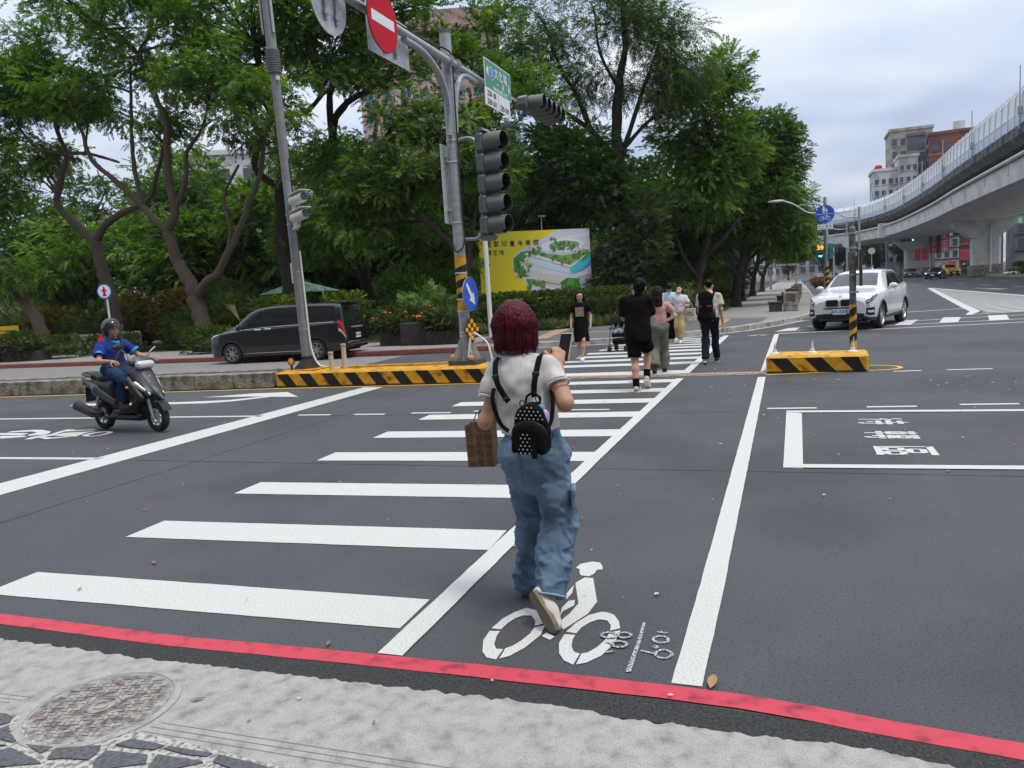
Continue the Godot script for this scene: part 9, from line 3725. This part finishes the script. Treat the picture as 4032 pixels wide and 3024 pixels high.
	for q in [[-.06, 1.0], [.07, .62]]:
		b.flat(circle(.045 * q[1], 10, U(q[0], .04 + .33 * q[1])), I3, .135)
		b.stroke([U(q[0], .04 + .27 * q[1]), U(q[0], .04 + .13 * q[1])], .085 * q[1], I3, .135)
		for e in [-.03, .03]:
			b.stroke([U(q[0] + e * .5, .05 + .13 * q[1]), U(q[0] + e * q[1], .05)], .035 * q[1], I3, .1352)
			b.stroke([U(q[0] + e * 1.5 * q[1], .04 + .26 * q[1]), U(q[0] + e * 2.2 * q[1], .04 + .14 * q[1])], .02, I3, .1354)
	for x in [-.14, .14]:
		var ring := []
		for k in 17:
			ring.append(U(x, -.22) + U(cos(TAU * k / 16), sin(TAU * k / 16)) * .095)
		b.stroke(ring, .02, I3, .135)
	b.stroke([U(-.14, -.22), U(-.06, -.1), U(.1, -.1), U(.02, -.22), U(-.14, -.22)], .02, I3, .1356)
	b.stroke([U(.14, -.22), U(.09, -.06), U(.14, -.05)], .02, I3, .1358)
	put("symbols", b, M.sign_white, o)
	o = thing("priority_plate", "small white plate reading 行人優先 under the blue path sign", "sign", V(1.6, 4.08, -42.85))
	b = MB.new()
	b.prism(rect(.72, .26, .02), .012, face_z(V(0, 0, .12)))
	put("face", b, M.sign_white, o)
	b = MB.new()
	han(b, "行人優先", U(-.31, -.02), .1, .165, .014, I3, .135)
	b.stroke([U(-.3, -.08), U(.3, -.08)], .02, I3, .135)
	put("lettering", b, M.navy, o)
	o = thing("signal_post", "green pedestrian signal post with striped foot behind the SUV", "post", V(1.66, gy(-42.7), -42.7))
	b = MB.new()
	b.tube([V(0, 0, 0), V(0, 3.9, 0)], [.085], 12)
	put("shaft", b, M.galv, o)
	striped_sleeve(o, .09, .6, 2.1, 5.0)
	var sg := mat(lin(.02, .17, .13), .5)
	o = thing("pedestrian_signal", "pedestrian countdown signal showing 39 on the striped post", "traffic signal", V(1.66, 2.62, -42.7))
	b = MB.new()
	b.box(V(-.32, .42, .08), V(.36, .38, .2), B0, .03)
	b.box(V(-.32, .02, .08), V(.36, .38, .2), B0, .03)
	put("housing", b, sg, o)
	b = MB.new()
	b.box(V(-.32, .42, .185), V(.29, .3, .01))
	b.box(V(-.32, .02, .185), V(.29, .3, .01))
	put("dark_face", b, M.signal_in, o)
	latin("digits", "39", .21, glow(lin(.95, .30, .02), 1.6), o, face_z(V(-.32, .42, .195)), 1.0)
	b = MB.new()
	b.stroke([U(-.4, .0), U(-.24, .02)], .06, I3, .195)
	b.stroke([U(-.34, .03), U(-.28, -.06)], .04, I3, .196)
	put("green_figure", b, M.green_on, o)
	for y in [.42, .02]:
		b = MB.new()
		b.prism(P2([.1, y - .2, .22, y - .18, .42, y + .12, .1, y + .2]), .3, face_z(V(0, 0, -.1)))
		put("visor", b, sg, o)
	far_signal("far mast signal with green arrows left of the near pier", V(28.4, gy(-132.0), -132.0), -6.0, 2)
	far_signal("mast signal with green arrows at the right edge", V(28.0, gy(-98.0), -98.0), -3.0, 2)
	far_signal("distant mast signal with one green lamp beyond the bend", V(15.0, gy(-146.0), -146.0), 4.0, 1)
	o = thing("twin_lamp", "dark twin-armed lamp post standing on the planted island", "lamp post", V(24.6, gy(-92.0), -92.0))
	b = MB.new()
	b.tube([V(0, 0, 0), V(0, 6.6, 0)], [.1, .07], 8)
	for s in [-1.0, 1.0]:
		b.tube(bez(V(0, 6.0, 0), V(0, 7.6, 0), V(s * 1.6, 8.0, 0), 6), [.05], 6)
	put("post", b, M.pole_grey, o)
	for q in [[4.6, -75.0, "grey"], [6.6, -100.0, "thin"], [10.3, -118.0, "slender"], [9.0, -132.0, "pale"]]:
		o = thing("round_back_sign", "%s post with a round sign back far down the street" % q[2], "sign", V(q[0], gy(q[1]), q[1]), .0, "distant sign posts")
		b = MB.new()
		b.tube([V(0, 0, 0), V(0, 4.6, 0)], [.06], 6)
		put("post", b, M.galv, o)
		b = MB.new()
		b.prism(circle(.45, 18), .02, face_z(V(0, 4.2, .06)))
		put("disc", b, M.alu, o)
	var ords := ["nearest", "second", "third", "fourth"]
	for i in 4:
		var z: float = [-36.6, -47.0, -56.0, -66.0][i]
		var g := gy(z) + .155
		o = thing("bench", "%s dark bench with a concrete planter block on the footpath" % ords[i], "bench", V(-.42 + .16 * i, g, z), .03, "benches along the footpath")
		b = MB.new()
		b.box(V(.32, .42, 0), V(.62, .84, .62), B0, .03)
		put("concrete_block", b, M.dirty_concrete, o)
		b = MB.new()
		for k in 3:
			b.box(V(.32, .5 + k * .11, .315), V(.4, .07, .03))
		put("vent_slats", b, mat(lin(.1, .07, .05), .8), o)
		for k in 4:
			b = MB.new()
			b.box(V(-.34, .42, -.21 + k * .14), V(.64, .06, .115), B0, .012)
			put("seat_slat", b, mat(lin(.05, .045, .045), .6), o)
		b = MB.new()
		b.box(V(-.32, .2, 0), V(.56, .4, .44), B0, .02)
		put("plinth", b, mat(lin(.035, .035, .037), .7), o)
	for q in [[2.9, -92.0, "left"], [5.8, -92.0, "right"]]:
		o = bush("flower_tub", "%s of two orange flowered tubs on the far corner" % q[2], "planter", V(q[0], gy(q[1]) + .45, q[1]), V(.95, .3, .6), 120, 5, .9, Color(.12, .05, .02), Color(.40, .12, .05), .0, false, "flower tubs")
		b = MB.new()
		b.lathe([U(.6, -.45), U(.9, .2), U(.8, .22)], I3, 16)
		put("tub", b, mat(lin(.12, .06, .04), .9), o)
	o = thing("bus_shelter", "pale flat-roofed shelter at the end of the footpath", "shelter", V(-1.0, gy(-95.0) + .15, -95.0))
	b = MB.new()
	b.box(V(0, 2.7, 0), V(3.2, .2, 2.0))
	put("roof", b, M.concrete, o)
	for x in [-1.4, 1.4]:
		b = MB.new()
		b.box(V(x, 1.3, 0), V(.25, 2.6, .4))
		put("pillar", b, M.concrete, o)
	o = thing("tower_crane", "faint pink tower crane far beyond the trees", "crane", V(2.2, 0, -300), .0)
	b = MB.new()
	b.tube([V(-1, 20, 0), V(1.5, 33, 0)], [.5], 4)
	b.tube([V(-1, 0, 0), V(-1, 24, 0)], [.8], 4)
	put("jib", b, mat(lin(.5, .25, .25), .8), o)

func build_small_things() -> void:
	rng.seed = 31
	var spots := [[-.335, -3.03, .06, "curled brown leaf at the foot of the right white line"], [-2.13, -2.99, .028, "small tan leaf just beyond the red line"], [-2.38, -2.39, .03, "reddish leaf with a stalk on the concrete apron"], [-2.05, -2.31, .016, "tiny brown leaf on the concrete apron"], [-2.83, -2.42, .03, "torn tan leaf on the manhole cover"], [-2.96, -2.13, .024, "yellowish leaf at the manhole rim"], [-1.55, -2.42, .014, "tiny dark red leaf on the apron"], [-4.0, -3.78, .035, "small red leaf between the first two stripes"], [-4.1, -3.3, .025, "small red leaf on the first white stripe"], [-2.6, -13.0, .1, "dry leaf on the crossing behind the man in black"], [-1.4, -14.7, .07, "pale leaf near the tactile strip"]]
	for q in spots:
		var o := thing("fallen_leaf", q[3], "leaf", V(q[0], .017 if q[1] > -2.7 else .0125, q[1]), rng.randf() * TAU, "fallen leaves")
		var b := MB.new()
		var rows := []
		for i in 7:
			var t := i / 6.0
			var w: float = sin(t * PI) * .32 + .01
			rows.append([V((t - .5) * q[2] * 2, .2 * q[2] * absf(t - .4) + w * q[2] * .3, -w * q[2]), V((t - .5) * q[2] * 2, .02 * q[2], 0), V((t - .5) * q[2] * 2, .2 * q[2] * absf(t - .4) + w * q[2] * .4, w * q[2])])
		b.grid(rows)
		var c: Color = [lin(.22, .13, .085), lin(.36, .2, .09), lin(.30, .09, .07)][rng.randi() % 3]
		put("blade", b, mat(c, .8), o)
	var b := MB.new()
	for i in 260:
		var p := V(rng.randf_range(-12, 3), 0, rng.randf_range(-13, -2.2))
		if i % 3 == 0:
			p.z = rng.randf_range(-13.0, -11.8)
		var s := rng.randf_range(.004, .012) * (1.0 + -p.z * .12)
		var g: float = rng.randf()
		b.tint(Color(.5, .48, .42) if g < .5 else (Color(.30, .18, .10) if g < .8 else Color(.55, .08, .09)))
		var bs := Basis(Vector3.UP, rng.randf() * TAU)
		p.y = .0165
		b.quad(p + bs * V(-s, 0, -s * .5), p + bs * V(-s * .4, .002, s * .6), p + bs * V(s, 0, s * .5), p + bs * V(s * .5, .002, -s * .6))
	var o := put("litter", b, vcol(.9))
	o.set_meta("kind", "stuff")
	tag(o, "scattered petals, leaf crumbs and paint flecks on the road", "litter")
